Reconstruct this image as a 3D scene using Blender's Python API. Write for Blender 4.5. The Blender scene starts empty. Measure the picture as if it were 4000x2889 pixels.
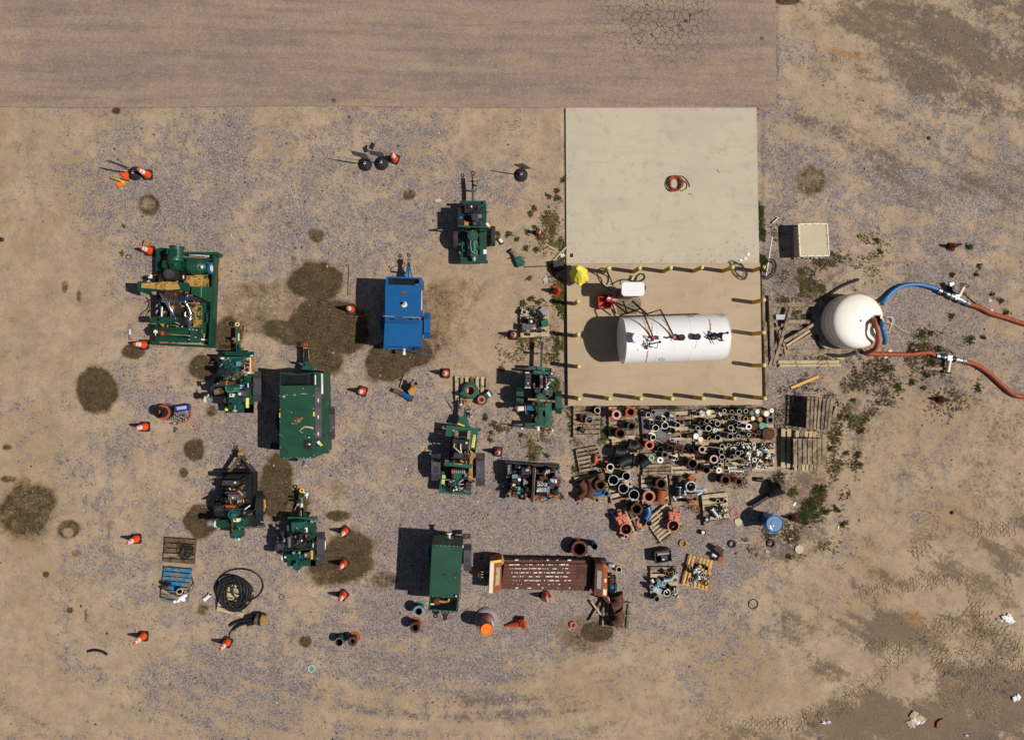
import bpy, math, random
import numpy as np
from mathutils import Vector, Matrix
random.seed(7)
S = bpy.context.scene
C = S.collection
R = math.radians
# ------------------------------------------------ camera, sky, sun, exposure
H = 25.0                                   # drone height above the yard
FPX = 2667.0
TH = -math.atan(120 / FPX)
cam = bpy.data.objects.new('camera', bpy.data.cameras.new('camera'))
C.objects.link(cam); cam.location = (0, 0, H); cam.rotation_euler = (0, TH, 0)
cam.data.sensor_width = 36; cam.data.lens = 24.0
cam.data.clip_start = 0.5; cam.data.clip_end = 9000
S.camera = cam
S.view_settings.view_transform = 'Standard'
S.view_settings.look = 'None'
S.view_settings.exposure = -0.25
EL = R(53); AZX, AZY = 0.991, -0.132       # direction towards the sun on the ground
w = bpy.data.worlds.new('World'); S.world = w; w.use_nodes = True
nt = w.node_tree; nt.nodes.clear()
sky = nt.nodes.new('ShaderNodeTexSky'); sky.sky_type = 'NISHITA'; sky.sun_disc = False
sky.sun_elevation = EL; sky.sun_rotation = math.atan2(AZX, AZY)
bg = nt.nodes.new('ShaderNodeBackground'); bg.inputs[1].default_value = 0.05
wo = nt.nodes.new('ShaderNodeOutputWorld')
nt.links.new(sky.outputs[0], bg.inputs[0]); nt.links.new(bg.outputs[0], wo.inputs[0])
sl = bpy.data.lights.new('sun', 'SUN'); sl.energy = 5.0; sl.angle = R(0.5); sl.color = (1.0, 0.95, 0.87)
so = bpy.data.objects.new('sun', sl); C.objects.link(so)
so.rotation_euler = Vector((AZX * math.cos(EL), AZY * math.cos(EL), math.sin(EL))).to_track_quat('Z', 'Y').to_euler()
so.location = (30, -4, 40)

# ------------------------------------------------ where a spot of the survey frame lies at height z
CT, ST = math.cos(TH), math.sin(TH)
def W(px, py, z=0.0):
    u = (px - 2000) / FPX; v = -(py - 1444.5) / FPX
    dx = CT * u - ST; dz = -ST * u - CT
    t = (H - z) / (-dz)
    return Vector((t * dx, t * v, z))
class Fr:
    def __init__(s, x0, y0, k): s.x0, s.y0, s.k = x0, y0, k
    def w(s, x, y, z=0.0): return W(s.x0 + x / s.k, s.y0 + y / s.k, z)
    def m(s, d, x, y, z=0.0): return (s.w(x + d, y, z) - s.w(x, y, z)).length
OV = Fr(0, 0, 0.567)

# ------------------------------------------------ materials
def lin(h):
    h = h.lstrip('#'); c = [int(h[i:i + 2], 16) / 255 for i in (0, 2, 4)]
    return [x / 12.92 if x <= 0.04045 else ((x + 0.055) / 1.055) ** 2.4 for x in c]
class NT:
    def __init__(s, m): s.t = m.node_tree; s.t.nodes.clear()
    def n(s, kind, **kw):
        nd = s.t.nodes.new('ShaderNode' + kind)
        for k, v in kw.items(): setattr(nd, k, v)
        return nd
    def l(s, a, b): s.t.links.new(a, b)
    def sock(s, v, inp):
        if hasattr(v, 'links'): s.l(v, inp)
        else: inp.default_value = v
    def math(s, op, a, b=0.0, c=0.0, clamp=False):
        nd = s.n('Math', operation=op, use_clamp=clamp)
        s.sock(a, nd.inputs[0]); s.sock(b, nd.inputs[1]); s.sock(c, nd.inputs[2])
        return nd.outputs[0]
    def mix(s, f, a, b, mode='MIX'):
        nd = s.n('Mix', data_type='RGBA', blend_type=mode)
        s.sock(f, nd.inputs[0])
        for v, i in ((a, 6), (b, 7)):
            if hasattr(v, 'links'): s.l(v, nd.inputs[i])
            else: nd.inputs[i].default_value = (*(lin(v) if isinstance(v, str) else v), 1)
        return nd.outputs[2]
    def noise(s, vec, scale, detail=4, rough=0.55, dist=0.0):
        nd = s.n('TexNoise'); s.l(vec, nd.inputs['Vector'])
        nd.inputs['Scale'].default_value = scale; nd.inputs['Detail'].default_value = detail
        nd.inputs['Roughness'].default_value = rough; nd.inputs['Distortion'].default_value = dist
        return nd.outputs[0]
    def step(s, v, a, b):
        nd = s.n('MapRange', interpolation_type='SMOOTHSTEP')
        s.sock(v, nd.inputs[0]); nd.inputs[1].default_value = a; nd.inputs[2].default_value = b
        return nd.outputs[0]
    def scaled(s, vec, sc, rot=(0, 0, 0)):
        nd = s.n('Mapping'); s.l(vec, nd.inputs[0]); nd.inputs['Scale'].default_value = sc
        nd.inputs['Rotation'].default_value = rot
        return nd.outputs[0]
    def out(s, col, rough, metal=0.0, bump=None, bs=0.3, bd=0.01, spec=0.5):
        p = s.n('BsdfPrincipled'); o = s.n('OutputMaterial')
        s.sock(col if hasattr(col, 'links') else (*lin(col), 1), p.inputs['Base Color'])
        s.sock(rough, p.inputs['Roughness']); s.sock(metal, p.inputs['Metallic'])
        p.inputs['Specular IOR Level'].default_value = spec
        if bump is not None:
            b = s.n('Bump'); b.inputs['Strength'].default_value = bs; b.inputs['Distance'].default_value = bd
            s.l(bump, b.inputs['Height']); s.l(b.outputs[0], p.inputs['Normal'])
        s.l(p.outputs[0], o.inputs[0])
MATS = {}
def pm(name, base, rough=0.6, metal=0.0, c2=None, amt=0.0, scale=5.0, var=0.25, c3=None, amt3=0.0, bump=0.15, stretch=None, spec=0.5):
    m = bpy.data.materials.new(name); m.use_nodes = True; t = NT(m)
    co = t.n('TexCoord').outputs['Object']
    if stretch: co = t.scaled(co, stretch)
    nl = t.noise(co, scale * 0.7, 5, 0.6)
    col = t.mix(t.math('MULTIPLY', t.step(nl, 0.3, 0.75), var), base, [c * 0.35 for c in lin(base)])
    nf = t.noise(co, scale * 4, 5, 0.7)
    rg = t.math('MULTIPLY_ADD', nf, 0.25, rough - 0.12)
    if c2:
        nd = t.noise(co, scale, 7, 0.68, 0.6)
        f = t.step(nd, 0.72 - amt * 0.55, 0.80 - amt * 0.55)
        col = t.mix(f, col, c2); rg = t.math('MAXIMUM', rg, t.math('MULTIPLY', f, 0.85))
    if c3:
        nd = t.noise(t.scaled(co, (1.3, 1.3, 1.3), (1, 2, 3)), scale * 1.7, 6, 0.7, 0.4)
        col = t.mix(t.step(nd, 0.72 - amt3 * 0.55, 0.78 - amt3 * 0.55), col, c3)
    t.out(col, rg, metal, nf, bump, 0.006, spec)
    m.diffuse_color = (*lin(base), 1); MATS[name] = m
    return m

# ------------------------------------------------ mesh builder
class M:
    def __init__(s, fr=None, mat=None):
        s.v = []; s.f = []; s.fm = []; s.fs = []; s.fr = fr; s.mat = mat
    def add(s, vs, fs, mat=None, smooth=False):
        o = len(s.v); s.v += [Vector(p) for p in vs]
        for f in fs:
            s.f.append([i + o for i in f]); s.fm.append(mat or s.mat); s.fs.append(smooth)
        return s
    def prism(s, pts, z0, z1, mat=None, taper=0.0):
        n = len(pts); pts = [Vector((p[0], p[1], 0)) for p in pts]
        area = sum(pts[i].x * pts[(i + 1) % n].y - pts[(i + 1) % n].x * pts[i].y for i in range(n))
        if area < 0: pts = pts[::-1]
        c = sum(pts, Vector()) / n
        top = [p + (c - p) * taper for p in pts]
        vs = [(p.x, p.y, z0) for p in pts] + [(p.x, p.y, z1) for p in top]
        fs = [list(range(n - 1, -1, -1)), list(range(n, 2 * n))] + [[i, (i + 1) % n, n + (i + 1) % n, n + i] for i in range(n)]
        return s.add(vs, fs, mat)
    # frame-unit helpers: corners are read at the top height z1
    def b(s, x0, y0, x1, y1, z0, z1, mat=None, taper=0.0):
        return s.prism([s.fr.w(x, y, z1) for x, y in ((x0, y0), (x1, y0), (x1, y1), (x0, y1))], z0, z1, mat, taper)
    def p(s, pts, z0, z1, mat=None):
        return s.prism([s.fr.w(x, y, z1) for x, y in pts], z0, z1, mat)
    def beam(s, x0, y0, x1, y1, wd, z0, z1, mat=None):
        L = math.hypot(x1 - x0, y1 - y0); nx, ny = -(y1 - y0) / L * wd / 2, (x1 - x0) / L * wd / 2
        return s.p([(x0 + nx, y0 + ny), (x1 + nx, y1 + ny), (x1 - nx, y1 - ny), (x0 - nx, y0 - ny)], z0, z1, mat)
    def c(s, x, y, r, z0, z1, mat=None, r1=None, n=20):
        a = s.fr.w(x, y, z1); rm = s.fr.m(r, x, y, z1); rt = rm if r1 is None else s.fr.m(r1, x, y, z1)
        return s.cyl((a.x, a.y, z0), (a.x, a.y, z1), rm, rt, mat, n)
    def h(s, x0, y0, x1, y1, r, z, mat=None, r1=None, z2=None, n=18, capped=True):
        a = s.fr.w(x0, y0, z); b_ = s.fr.w(x1, y1, z if z2 is None else z2)
        rm = s.fr.m(r, x0, y0, z)
        return s.cyl(a, b_, rm, rm if r1 is None else s.fr.m(r1, x0, y0, z), mat, n, capped)
    def t(s, pts, r, mat=None, n=8):
        return s.tube([s.fr.w(*p) for p in pts], r, mat, n)
    @staticmethod
    def axes(d):
        d = Vector(d).normalized()
        u = d.cross(Vector((0, 0, 1)))
        u = Vector((1, 0, 0)) if u.length < 1e-3 else u.normalized()
        return d, u, d.cross(u)
    def cyl(s, a, b, r0, r1=None, mat=None, n=18, capped=True):
        a, b = Vector(a), Vector(b); r1 = r0 if r1 is None else r1
        d, u, v = s.axes(b - a)
        cs = [(math.cos(2 * math.pi * i / n), math.sin(2 * math.pi * i / n)) for i in range(n)]
        A = [a + (u * c + v * q) * r0 for c, q in cs]; B = [b + (u * c + v * q) * r1 for c, q in cs]
        s.add(A + B, [[i, (i + 1) % n, n + (i + 1) % n, n + i] for i in range(n)], mat, True)
        if capped:
            s.add(A, [list(range(n - 1, -1, -1))], mat); s.add(B, [list(range(n))], mat)
        return s
    def lathe(s, a, d, prof, mat=None, n=24, smooth=True):
        """prof: (distance along axis, radius); every band has its own vertices"""
        a = Vector(a); d, u, v = s.axes(d)
        cs = [(math.cos(2 * math.pi * i / n), math.sin(2 * math.pi * i / n)) for i in range(n)]
        for (h0, r0), (h1, r1) in zip(prof, prof[1:]):
            A = [a + d * h0 + (u * c + v * q) * r0 for c, q in cs]; B = [a + d * h1 + (u * c + v * q) * r1 for c, q in cs]
            s.add(A + B, [[i, (i + 1) % n, n + (i + 1) % n, n + i] for i in range(n)], mat, smooth)
        return s
    def pipe(s, a, b, ro, ri, mat=None, n=22, inner=None):
        a, b = Vector(a), Vector(b); L = (b - a).length
        s.lathe(a, b - a, [(0, ri), (0, ro), (L, ro), (L, ri)], mat, n)
        return s.lathe(a, b - a, [(L, ri), (0, ri)], inner or mat, n)
    def torus(s, c, R0, r, mat=None, n=24, k=8, d=(0, 0, 1), squash=1.0):
        return s.lathe(c, d, [(r * squash * math.sin(2 * math.pi * i / k), R0 + r * math.cos(2 * math.pi * i / k)) for i in range(k + 1)], mat, n)
    def tube(s, pts, r, mat=None, n=8, caps=True):
        pts = [Vector(p) for p in pts]; rs = r if isinstance(r, (list, tuple)) else [r] * len(pts)
        u = None; vs = []
        for i, p in enumerate(pts):
            d = (pts[min(i + 1, len(pts) - 1)] - pts[max(i - 1, 0)]).normalized()
            if u is None: _, u, v = s.axes(d)
            else: u = (u - d * u.dot(d)).normalized(); v = d.cross(u)
            vs += [p + (u * math.cos(2 * math.pi * j / n) + v * math.sin(2 * math.pi * j / n)) * rs[i] for j in range(n)]
        fs = [[i * n + j, i * n + (j + 1) % n, (i + 1) * n + (j + 1) % n, (i + 1) * n + j] for i in range(len(pts) - 1) for j in range(n)]
        s.add(vs, fs, mat, True)
        if caps: s.add(vs[:n], [list(range(n - 1, -1, -1))], mat); s.add(vs[-n:], [list(range(n))], mat)
        return s
    def ball(s, c, r, mat=None, sc=(1, 1, 1), n=12, half=False):
        k = n // 2; vs = []; fs = []
        for i in range(k + 1):
            th = math.pi * i / k * (0.5 if half else 1)
            for j in range(n):
                ph = 2 * math.pi * j / n
                vs.append((c[0] + r * sc[0] * math.sin(th) * math.cos(ph), c[1] + r * sc[1] * math.sin(th) * math.sin(ph), c[2] + r * sc[2] * math.cos(th)))
        for i in range(k):
            for j in range(n):
                fs.append([i * n + j, (i + 1) * n + j, (i + 1) * n + (j + 1) % n, i * n + (j + 1) % n])
        return s.add(vs, fs, mat, True)
    def box(s, c, sz, rz=0.0, mat=None, rx=0.0, ry=0.0):
        mt = Matrix.Rotation(rz, 3, 'Z') @ Matrix.Rotation(ry, 3, 'Y') @ Matrix.Rotation(rx, 3, 'X')
        vs = [Vector(c) + mt @ Vector((sz[0] * i / 2, sz[1] * j / 2, sz[2] * k / 2)) for k in (-1, 1) for i, j in ((-1, -1), (1, -1), (1, 1), (-1, 1))]
        return s.add(vs, [[3, 2, 1, 0], [4, 5, 6, 7], [0, 1, 5, 4], [1, 2, 6, 5], [2, 3, 7, 6], [3, 0, 4, 7]], mat)
    def clutter(s, x0, y0, x1, y1, z0, z1, n, mats, seed=1):
        rnd = random.Random(seed); dx, dy = x1 - x0, y1 - y0
        for i in range(n):
            x, y = x0 + rnd.random() * dx, y0 + rnd.random() * dy; z = z0 + (z1 - z0) * rnd.random(); m = rnd.choice(mats)
            q = rnd.random(); g = s.fr.k * (6 + 9 * rnd.random())
            if q < .35: s.b(x, y, x + g * rnd.uniform(.5, 1.6), y + g * rnd.uniform(.5, 1.4), z - .12, z, m)
            elif q < .6: s.c(x, y, g * .42, z - .12, z, m, n=10)
            elif q < .8: s.h(x, y, x + g * rnd.uniform(-2, 2), y + g * rnd.uniform(.4, 2), g * .3, z, m, n=10)
            else:
                s.t([(x, y, z), (x + g * rnd.uniform(-1.5, 1.5), y + g, z + .05), (x + g * rnd.uniform(-3, 3), y + g * 2 * rnd.uniform(-1, 1), z + .02), (x + g * rnd.uniform(-3, 3), y + g * 3 * rnd.uniform(-1, 1), z - .05)], .014, m, 6)
        return s
    def build(s, name, parent=None, origin=None):
        o0 = origin if origin is not None else Vector()
        me = bpy.data.meshes.new(name)
        me.from_pydata([tuple(p - o0) for p in s.v], [], s.f)
        ms = []
        for m in s.fm:
            if m not in ms: ms.append(m)
        for m in ms: me.materials.append(MATS[m])
        me.polygons.foreach_set('material_index', [ms.index(m) for m in s.fm])
        me.polygons.foreach_set('use_smooth', s.fs)
        me.update()
        ob = bpy.data.objects.new(name, me); C.objects.link(ob)
        if parent: ob.parent = parent
        return ob

def tag(o, label=None, cat=None, group=None, kind=None):
    if label: o['label'] = label
    if cat: o['category'] = cat
    if group: o['group'] = group
    if kind: o['kind'] = kind
    return o
class T:
    """a thing: an Empty at its base with part meshes under it"""
    def __init__(s, fr, name, label, cat, x=None, y=None, group=None, at=None):
        s.fr = fr; s.at = Vector(at) if at is not None else fr.w(x, y, 0)
        s.e = bpy.data.objects.new(name, None); C.objects.link(s.e); s.e.location = s.at
        s.e.empty_display_size = .2; tag(s.e, label, cat, group); s.q = []
    def P(s, name, mat, parent=None, label=None):
        m = M(s.fr, mat); s.q.append((m, name, parent, label)); return m
    def done(s):
        made = {}
        for m, name, parent, label in s.q:
            if not m.v: continue
            ob = m.build(name, made[id(parent)] if parent else s.e, s.at)
            if label: ob['label'] = label
            made[id(m)] = ob
        return s.e
def solo(m, name, label, cat, at, group=None, kind=None):
    """a thing that is one mesh"""
    at = Vector(at); o = m.build(name, None, at); o.location = at
    return tag(o, label, cat, group, kind)
def struct(m, name, kind='structure'):
    o = m.build(name); o['kind'] = kind; return o
def kids(o): return [c for c in bpy.data.objects if c.parent == o]
def dup(root, loc, rz, label, group=None, scale=None):
    def cp(o, par):
        c = o.copy(); C.objects.link(c)
        if par: c.parent = par
        for ch in list(o.children): cp(ch, c)
        return c
    r = cp(root, None); r.location = loc; r.rotation_euler = (0, 0, rz); r['label'] = label
    if scale: r.scale = (scale,) * 3
    if group: r['group'] = group
    return r
def arc(cx, cy, r, a0, a1, n, z=0.0, z1=None, rx=None):
    out = []
    for i in range(n + 1):
        f = i / n; a = R(a0 + (a1 - a0) * f)
        out.append((cx + (rx or r) * math.cos(a), cy + r * math.sin(a), z + ((z1 if z1 is not None else z) - z) * f))
    return out
def spline(pts, n=6):
    P = [Vector(p) for p in pts]; out = []
    for i in range(len(P) - 1):
        a, b, c, d = P[max(i - 1, 0)], P[i], P[i + 1], P[min(i + 2, len(P) - 1)]
        for k in range(n):
            t = k / n
            out.append(.5 * ((2 * b) + (c - a) * t + (2 * a - 5 * b + 4 * c - d) * t * t + (3 * b - a - 3 * c + d) * t ** 3))
    return out + [P[-1]]
# ------------------------------------------------ materials of things
pm('green', '#0f4231', .42, 0, '#6d5c33', .14, 6, .35)
pm('green_lit', '#1d5a48', .4, 0, '#0d3427', .3, 5, .3)
pm('green_muddy', '#0f4230', .6, 0, '#a8803f', .52, 5, .4)
pm('green_box', '#164a34', .5, 0, '#0e3326', .28, 2.5, .5, '#c9b183', .0)
pm('black', '#141416', .5, 0, '#3a352e', .2, 6, .3)
pm('rubber', '#39343a', .85, 0, '#6a5f55', .25, 7, .35)
pm('rubber_black', '#1b1b1d', .8, 0, '#3c3834', .2, 7, .3)
pm('fender', '#454046', .6, 0, '#7c7168', .25, 5, .3)
pm('blue', '#04568f', .4, 0, '#07497c', .2, 2.2, .18)
pm('blue_dark', '#084a80', .4)
pm('steel', '#b9bcc0', .3, .85, '#6b6a68', .3, 8, .3)
pm('chrome', '#e8e9ee', .16, 1.0, None, 0, 8, .1)
pm('grey', '#77787c', .55, .2, '#4c4a48', .3, 7, .3)
pm('aluminium', '#a9abad', .42, .55, '#6f6a60', .35, 9, .35)
pm('galv', '#a3aeb4', .45, .4, '#6a6f70', .35, 9, .35)
pm('cream', '#e6dcc0', .6, 0, '#b49a66', .2, 6, .15)
pm('white', '#e8e6e4', .45, 0, '#9d9690', .12, 5, .12)
pm('white_tank', '#f2f0ee', .32, 0, '#cbc3b4', .12, 1.6, .08)
pm('poly_white', '#e9e2d6', .42, 0, '#cfc0a6', .16, 1.4, .1)
pm('tan', '#b98b46', .8, 0, '#7a5a2c', .4, 6, .3)
pm('rust', '#6a3a22', .85, 0, '#40281d', .5, 9, .35, '#935028', .22)
pm('rust_orange', '#a65424', .8, 0, '#7a3d1d', .35, 9, .3)
pm('rust_dark', '#46291d', .85, 0, '#21171a', .45, 8, .4)
pm('rust_body', '#5f3322', .7, 0, '#47291f', .35, 1.6, .35, '#7e4526', .16)
pm('salmon', '#cc6a52', .6, 0, '#a44f3a', .28, 8, .25)
pm('red', '#b82a1a', .45, 0, '#7d1f14', .2, 5, .25)
pm('orange', '#f4500e', .5, 0, '#c23f0c', .14, 9, .12)
pm('orange_dull', '#c4491e', .6, 0, '#7a2f18', .35, 9, .2)
pm('red_dull', '#a83218', .6, 0, '#5a2018', .3, 9, .2)
pm('barrel_orange', '#ff7a12', .5, 0, '#d85a10', .15, 6, .1)
pm('reflective', '#e6e2e6', .4, 0, '#a9a2a4', .2, 12, .1)
pm('yellow', '#f2c12e', .5, 0, '#b98a1e', .2, 6, .15)
pm('yellow_post', '#c0921f', .6, 0, '#8a6418', .38, 8, .35)
pm('yellow_cap', '#e6cf72', .7, 0, '#b9a36a', .3, 12, .2)
pm('cap_grey', '#e2cd74', .75, 0, '#c4b48a', .35, 12, .2)
pm('tarp', '#f0dc4e', .55, 0, '#cbb030', .3, 8, .2)
pm('wood', '#a08a70', .85, 0, '#6d5a44', .42, 5, .35, None, 0, .3, (1, 1, 1))
pm('wood_grey', '#93806a', .88, 0, '#5d5044', .42, 5, .4)
pm('wood_pale', '#bda886', .85, 0, '#86745a', .32, 5, .25)
pm('wood_dark', '#6e5740', .88, 0, '#463628', .4, 5, .4)
pm('wood_new', '#d8a657', .8, 0, '#b17f3a', .3, 4, .2)
pm('wood_blue', '#0f6f9c', .8, 0, '#7a6a58', .42, 4, .3)
pm('plastic_grey', '#5d5058', .6, 0, '#3c3438', .3, 7, .3)
pm('gauge', '#8d8a8c', .5, .3)
pm('teal', '#3c8a78', .55, 0, '#6f9a50', .3, 9, .25)
pm('mint', '#8fd9c0', .5, 0, None, 0, 9, .05)
pm('teal_dark', '#103f3c', .45, 0, '#2d6b60', .3, 8, .3)
pm('slate', '#17191c', .5, .1, '#3c3d3c', .22, 8, .3)
pm('hx_blue', '#4f8fa4', .6, 0, '#8a4f2a', .42, 9, .3, '#c9703a', .22)
pm('pink', '#d4a5a4', .6, 0, '#a4766c', .25, 10, .15)
pm('hose_orange', '#a8502e', .55, 0, '#85391f', .25, 9, .25)
pm('hose_blue', '#136aa8', .45, 0, '#3f9ad6', .25, 7, .15)
pm('lavender', '#b9aecf', .5)
pm('cobalt', '#14358c', .45)
pm('navy', '#141b2c', .6)
pm('concrete_block', '#c2b396', .85, 0, '#b3a07a', .25, 2.2, .2)
pm('paper', '#eceaf0', .6, 0, '#bdb6ae', .25, 10, .1)
pm('label_yellow', '#f2e36a', .5)
pm('label_red', '#d83c2c', .5)
pm('lime', '#5fd02a', .5)
pm('green_leaf', '#3c4a20', .7, 0, '#6a5d2c', .4, 2.0, .4, spec=.2)
pm('olive_leaf', '#4c4824', .75, 0, '#6a5a34', .5, 2.0, .4, spec=.2)
pm('bright_leaf', '#5a7424', .65, 0, '#3f5a1e', .35, 3, .3, spec=.2)
pm('dry_leaf', '#665234', .8, 0, '#7d6a48', .5, 3, .35, spec=.2)
pm('stone_light', '#b6aca4', .85, 0, '#8a7f80', .4, 3, .3)
pm('stone_dark', '#5c5258', .85, 0, '#43393c', .4, 3, .3)
pm('stone_white', '#cfc8c0', .8)
pm('clod', '#927a5f', .9, 0, '#5a4937', .4, 3, .3)
pm('tape', '#cfc29a', .5)

# ------------------------------------------------ the ground sheet
def vnoise(x, y, seed):
    rs = np.random.RandomState(seed); tab = rs.rand(256, 256)
    xi = np.floor(x).astype(int); yi = np.floor(y).astype(int); fx = x - xi; fy = y - yi
    fx = fx * fx * (3 - 2 * fx); fy = fy * fy * (3 - 2 * fy)
    g = lambda a, b_: tab[a % 256, b_ % 256]
    return (g(xi, yi) * (1 - fx) + g(xi + 1, yi) * fx) * (1 - fy) + (g(xi, yi + 1) * (1 - fx) + g(xi + 1, yi + 1) * fx) * fy
def fbm(x, y, seed, o=4):
    s = 0; a = .5; t = 0
    for i in range(o):
        s = s + a * vnoise(x * 2 ** i + 17.3 * i, y * 2 ** i + 9.1 * i, seed + i); t += a; a *= .55
    return s / t
def axis(lo, hi, step, far):
    a = list(np.arange(lo, hi, step)); g = step; x = a[-1]; up = []
    while x < far: g *= 1.35; x += g; up.append(x)
    g = step; x = a[0]; dn = []
    while x > -far: g *= 1.35; x -= g; dn.append(x)
    return np.array(dn[::-1] + a + up)
gx = axis(-20.5, 22.5, .055, 2500); gy = axis(-15.5, 15.5, .055, 2500)
X, Y = np.meshgrid(gx, gy)
# survey-frame coordinates (overview units) of every ground point
def to_ov(X, Y):
    # inverse of W at z = 0
    xc = CT * X - ST * (-H) * 1.0; zc = ST * X + CT * (-H)
    u = xc / -zc; v = Y / -zc
    return (2000 + FPX * u) * .567, (1444.5 - FPX * v) * .567
OX, OY = to_ov(X, Y)
def ell(cx, cy, rx, ry, ang=0.0, soft=.35, wob=.25, seed=3):
    a = R(ang); dx = OX - cx; dy = OY - cy
    u = (dx * math.cos(a) + dy * math.sin(a)) / rx; v = (-dx * math.sin(a) + dy * math.cos(a)) / ry
    d = np.sqrt(np.minimum(u * u + v * v, 100)) + (NW - .5) * 2 * wob
    return np.clip((1 + soft / 2 - d) / soft, 0, 1)
NW = fbm(X * 1.3, Y * 1.3, 5, 5)
stain = np.zeros_like(X)
for cx, cy, rx, ry, an, st in [
    (700, 622, 60, 45, 0, .95), (605, 668, 105, 45, -25, .34), (560, 670, 70, 50, 0, .3), (545, 715, 55, 26, 0, .42), (560, 640, 40, 22, 0, .4), (700, 720, 72, 60, 0, .85), (760, 725, 60, 60, 0, .95), (715, 790, 50, 45, 20, .7), (640, 735, 60, 30, 10, .65),
    (211, 862, 47, 53, -20, 1), (330, 455, 24, 24, 0, .62), (330, 452, 13, 12, 0, -.25), (700, 520, 17, 17, 0, .6), (907, 432, 15, 13, 0, .62), (865, 800, 58, 44, -25, .95), (900, 780, 60, 40, 0, .9),
    (955, 720, 55, 90, 10, .45), (1010, 655, 70, 45, -20, .28), (985, 700, 60, 80, 20, .3), (450, 812, 33, 28, 0, .85), (505, 745, 34, 45, 0, .85), (520, 790, 30, 25, 0, .6), (430, 998, 25, 25, 40, .9), (407, 1046, 11, 12, 0, .8), (450, 1350, 15, 14, 0, .55),
    (60, 1128, 66, 62, 0, .62), (30, 1150, 60, 50, 0, .3), (152, 1170, 26, 20, 0, .62), (150, 1178, 11, 9, 0, -.5), (445, 1152, 38, 38, 0, 1), (610, 1082, 42, 72, 8, .9), (650, 1120, 40, 40, 0, .6), (770, 1232, 60, 58, 0, .85), (720, 1260, 40, 40, 0, .6), (850, 1282, 32, 18, 0, .55),
    (748, 1142, 28, 14, 0, .7), (745, 1085, 20, 25, 0, .3), (676, 1419, 13, 12, 0, 1), (1325, 1398, 36, 22, 0, .85), (1290, 1400, 70, 40, 0, .4), (295, 778, 26, 18, 0, .75), (257, 245, 10, 8, 0, .9), (143, 635, 7, 15, 0, .5), (175, 655, 6, 14, 0, .5),
    (15, 990, 12, 7, 0, .6), (18, 1060, 18, 9, 0, .6), (102, 1271, 8, 7, 0, .8), (155, 1350, 10, 8, 0, .7), (190, 1360, 5, 14, 0, .5), (170, 1225, 12, 8, 0, .5), (470, 910, 12, 12, 0, .55), (650, 590, 10, 14, 0, .4), (640, 498, 9, 9, 0, .5), (650, 573, 7, 8, 0, .5),
    (1795, 398, 34, 38, 0, .5), (1180, 990, 12, 40, -15, .45), (1742, 3, 26, 8, 0, 1), (5, 531, 5, 4, 0, 1), (245, 1165, 14, 16, 0, .3), (235, 1215, 20, 10, 0, .3), (355, 800, 10, 8, 0, .3), (1405, 1440, 8, 5, 0, .4)]:
    e_ = st * ell(cx, cy, rx, ry, an); stain = np.maximum(stain, e_) if st > 0 else stain + e_
stain = np.clip(stain, 0, 1.15)
soft = lambda cx, cy, rx, ry, an=0: ell(cx, cy, rx, ry, an, 1.3, .35)
lf = fbm(X * .35, Y * .35, 21, 4); mf = fbm(X * .9, Y * .9, 31, 5)
grav = .36 + (lf - .5) * 1.1 + (mf - .5) * .9
for cx, cy, rx, ry, a in [(330, 420, 230, 200, .12), (700, 380, 400, 130, .22), (720, 480, 260, 110, .15), (1090, 690, 110, 160, -.6), (1180, 560, 80, 130, -.5), (60, 620, 130, 330, -.55), (640, 1000, 260, 260, .28), (950, 1050, 330, 300, .3), (1500, 1230, 300, 130, .35),
                          (1900, 480, 330, 260, .3), (1000, 1400, 500, 110, .2), (420, 1200, 260, 220, .22), (1990, 800, 170, 120, .0), (2050, 1250, 330, 260, -.5), (1700, 1560, 600, 100, -.4), (350, 1580, 350, 60, -.15), (80, 1300, 130, 260, -.4), (260, 1240, 60, 160, -.1),
                          (1930, 150, 200, 140, -.15), (1230, 800, 60, 300, -.1), (1480, 960, 280, 120, .3), (1740, 900, 60, 300, .2), (480, 260, 500, 25, -.2), (560, 690, 40, 40, .1), (700, 1490, 220, 60, .15)]:
    grav = grav + a * soft(cx, cy, rx, ry)
# sweeping wheel marks: streaky noise along arcs in the lower part, along columns on the left, diagonal on the right
rho = np.hypot((OX - 1050) / 1.25, OY - 500); th = np.arctan2(OY - 500, OX - 1050)
sw = fbm(rho * .055, th * 4, 41, 4); swm = np.clip((OY - 1330) / 150, 0, 1) * np.clip((1700 - OX) / 300, 0, 1)
dg = (OX + OY * 1.35); dn_ = (OY - OX * .55)
sd = fbm(dn_ * .035, dg * .006, 44, 4); sdm = np.clip((OX - 1650) / 200, 0, 1) * np.clip((OY - 1050) / 250, 0, 1)
dr = fbm((OY - OX * .45) * .03, OX * .006, 46, 4); drm = np.clip((OX - 1690) / 60, 0, 1) * np.clip((750 - OY) / 350, 0, 1)
vs_ = fbm(OX * .07, OY * .008, 51, 4); vsm = np.clip(1 - np.abs(OX - 150) / 260, 0, 1) * np.clip((OY - 850) / 120, 0, 1) + .5 * np.clip((700 - OX) / 400, 0, 1) * np.clip(1 - np.abs(OY - 420) / 180, 0, 1)
grav = grav + (sw - .5) * 1.3 * swm + (sd - .5) * 1.2 * sdm + (dr - .5) * 1.1 * drm + (vs_ - .5) * 1.3 * vsm
tone = .5 + (lf - .5) * .9 + (fbm(X * .5 + 9, Y * .5, 61, 5) - .5) * .9 + (sd - .5) * .9 * sdm + (sw - .5) * .6 * swm + (dr - .5) * .8 * drm
dark = np.zeros_like(X)
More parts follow.
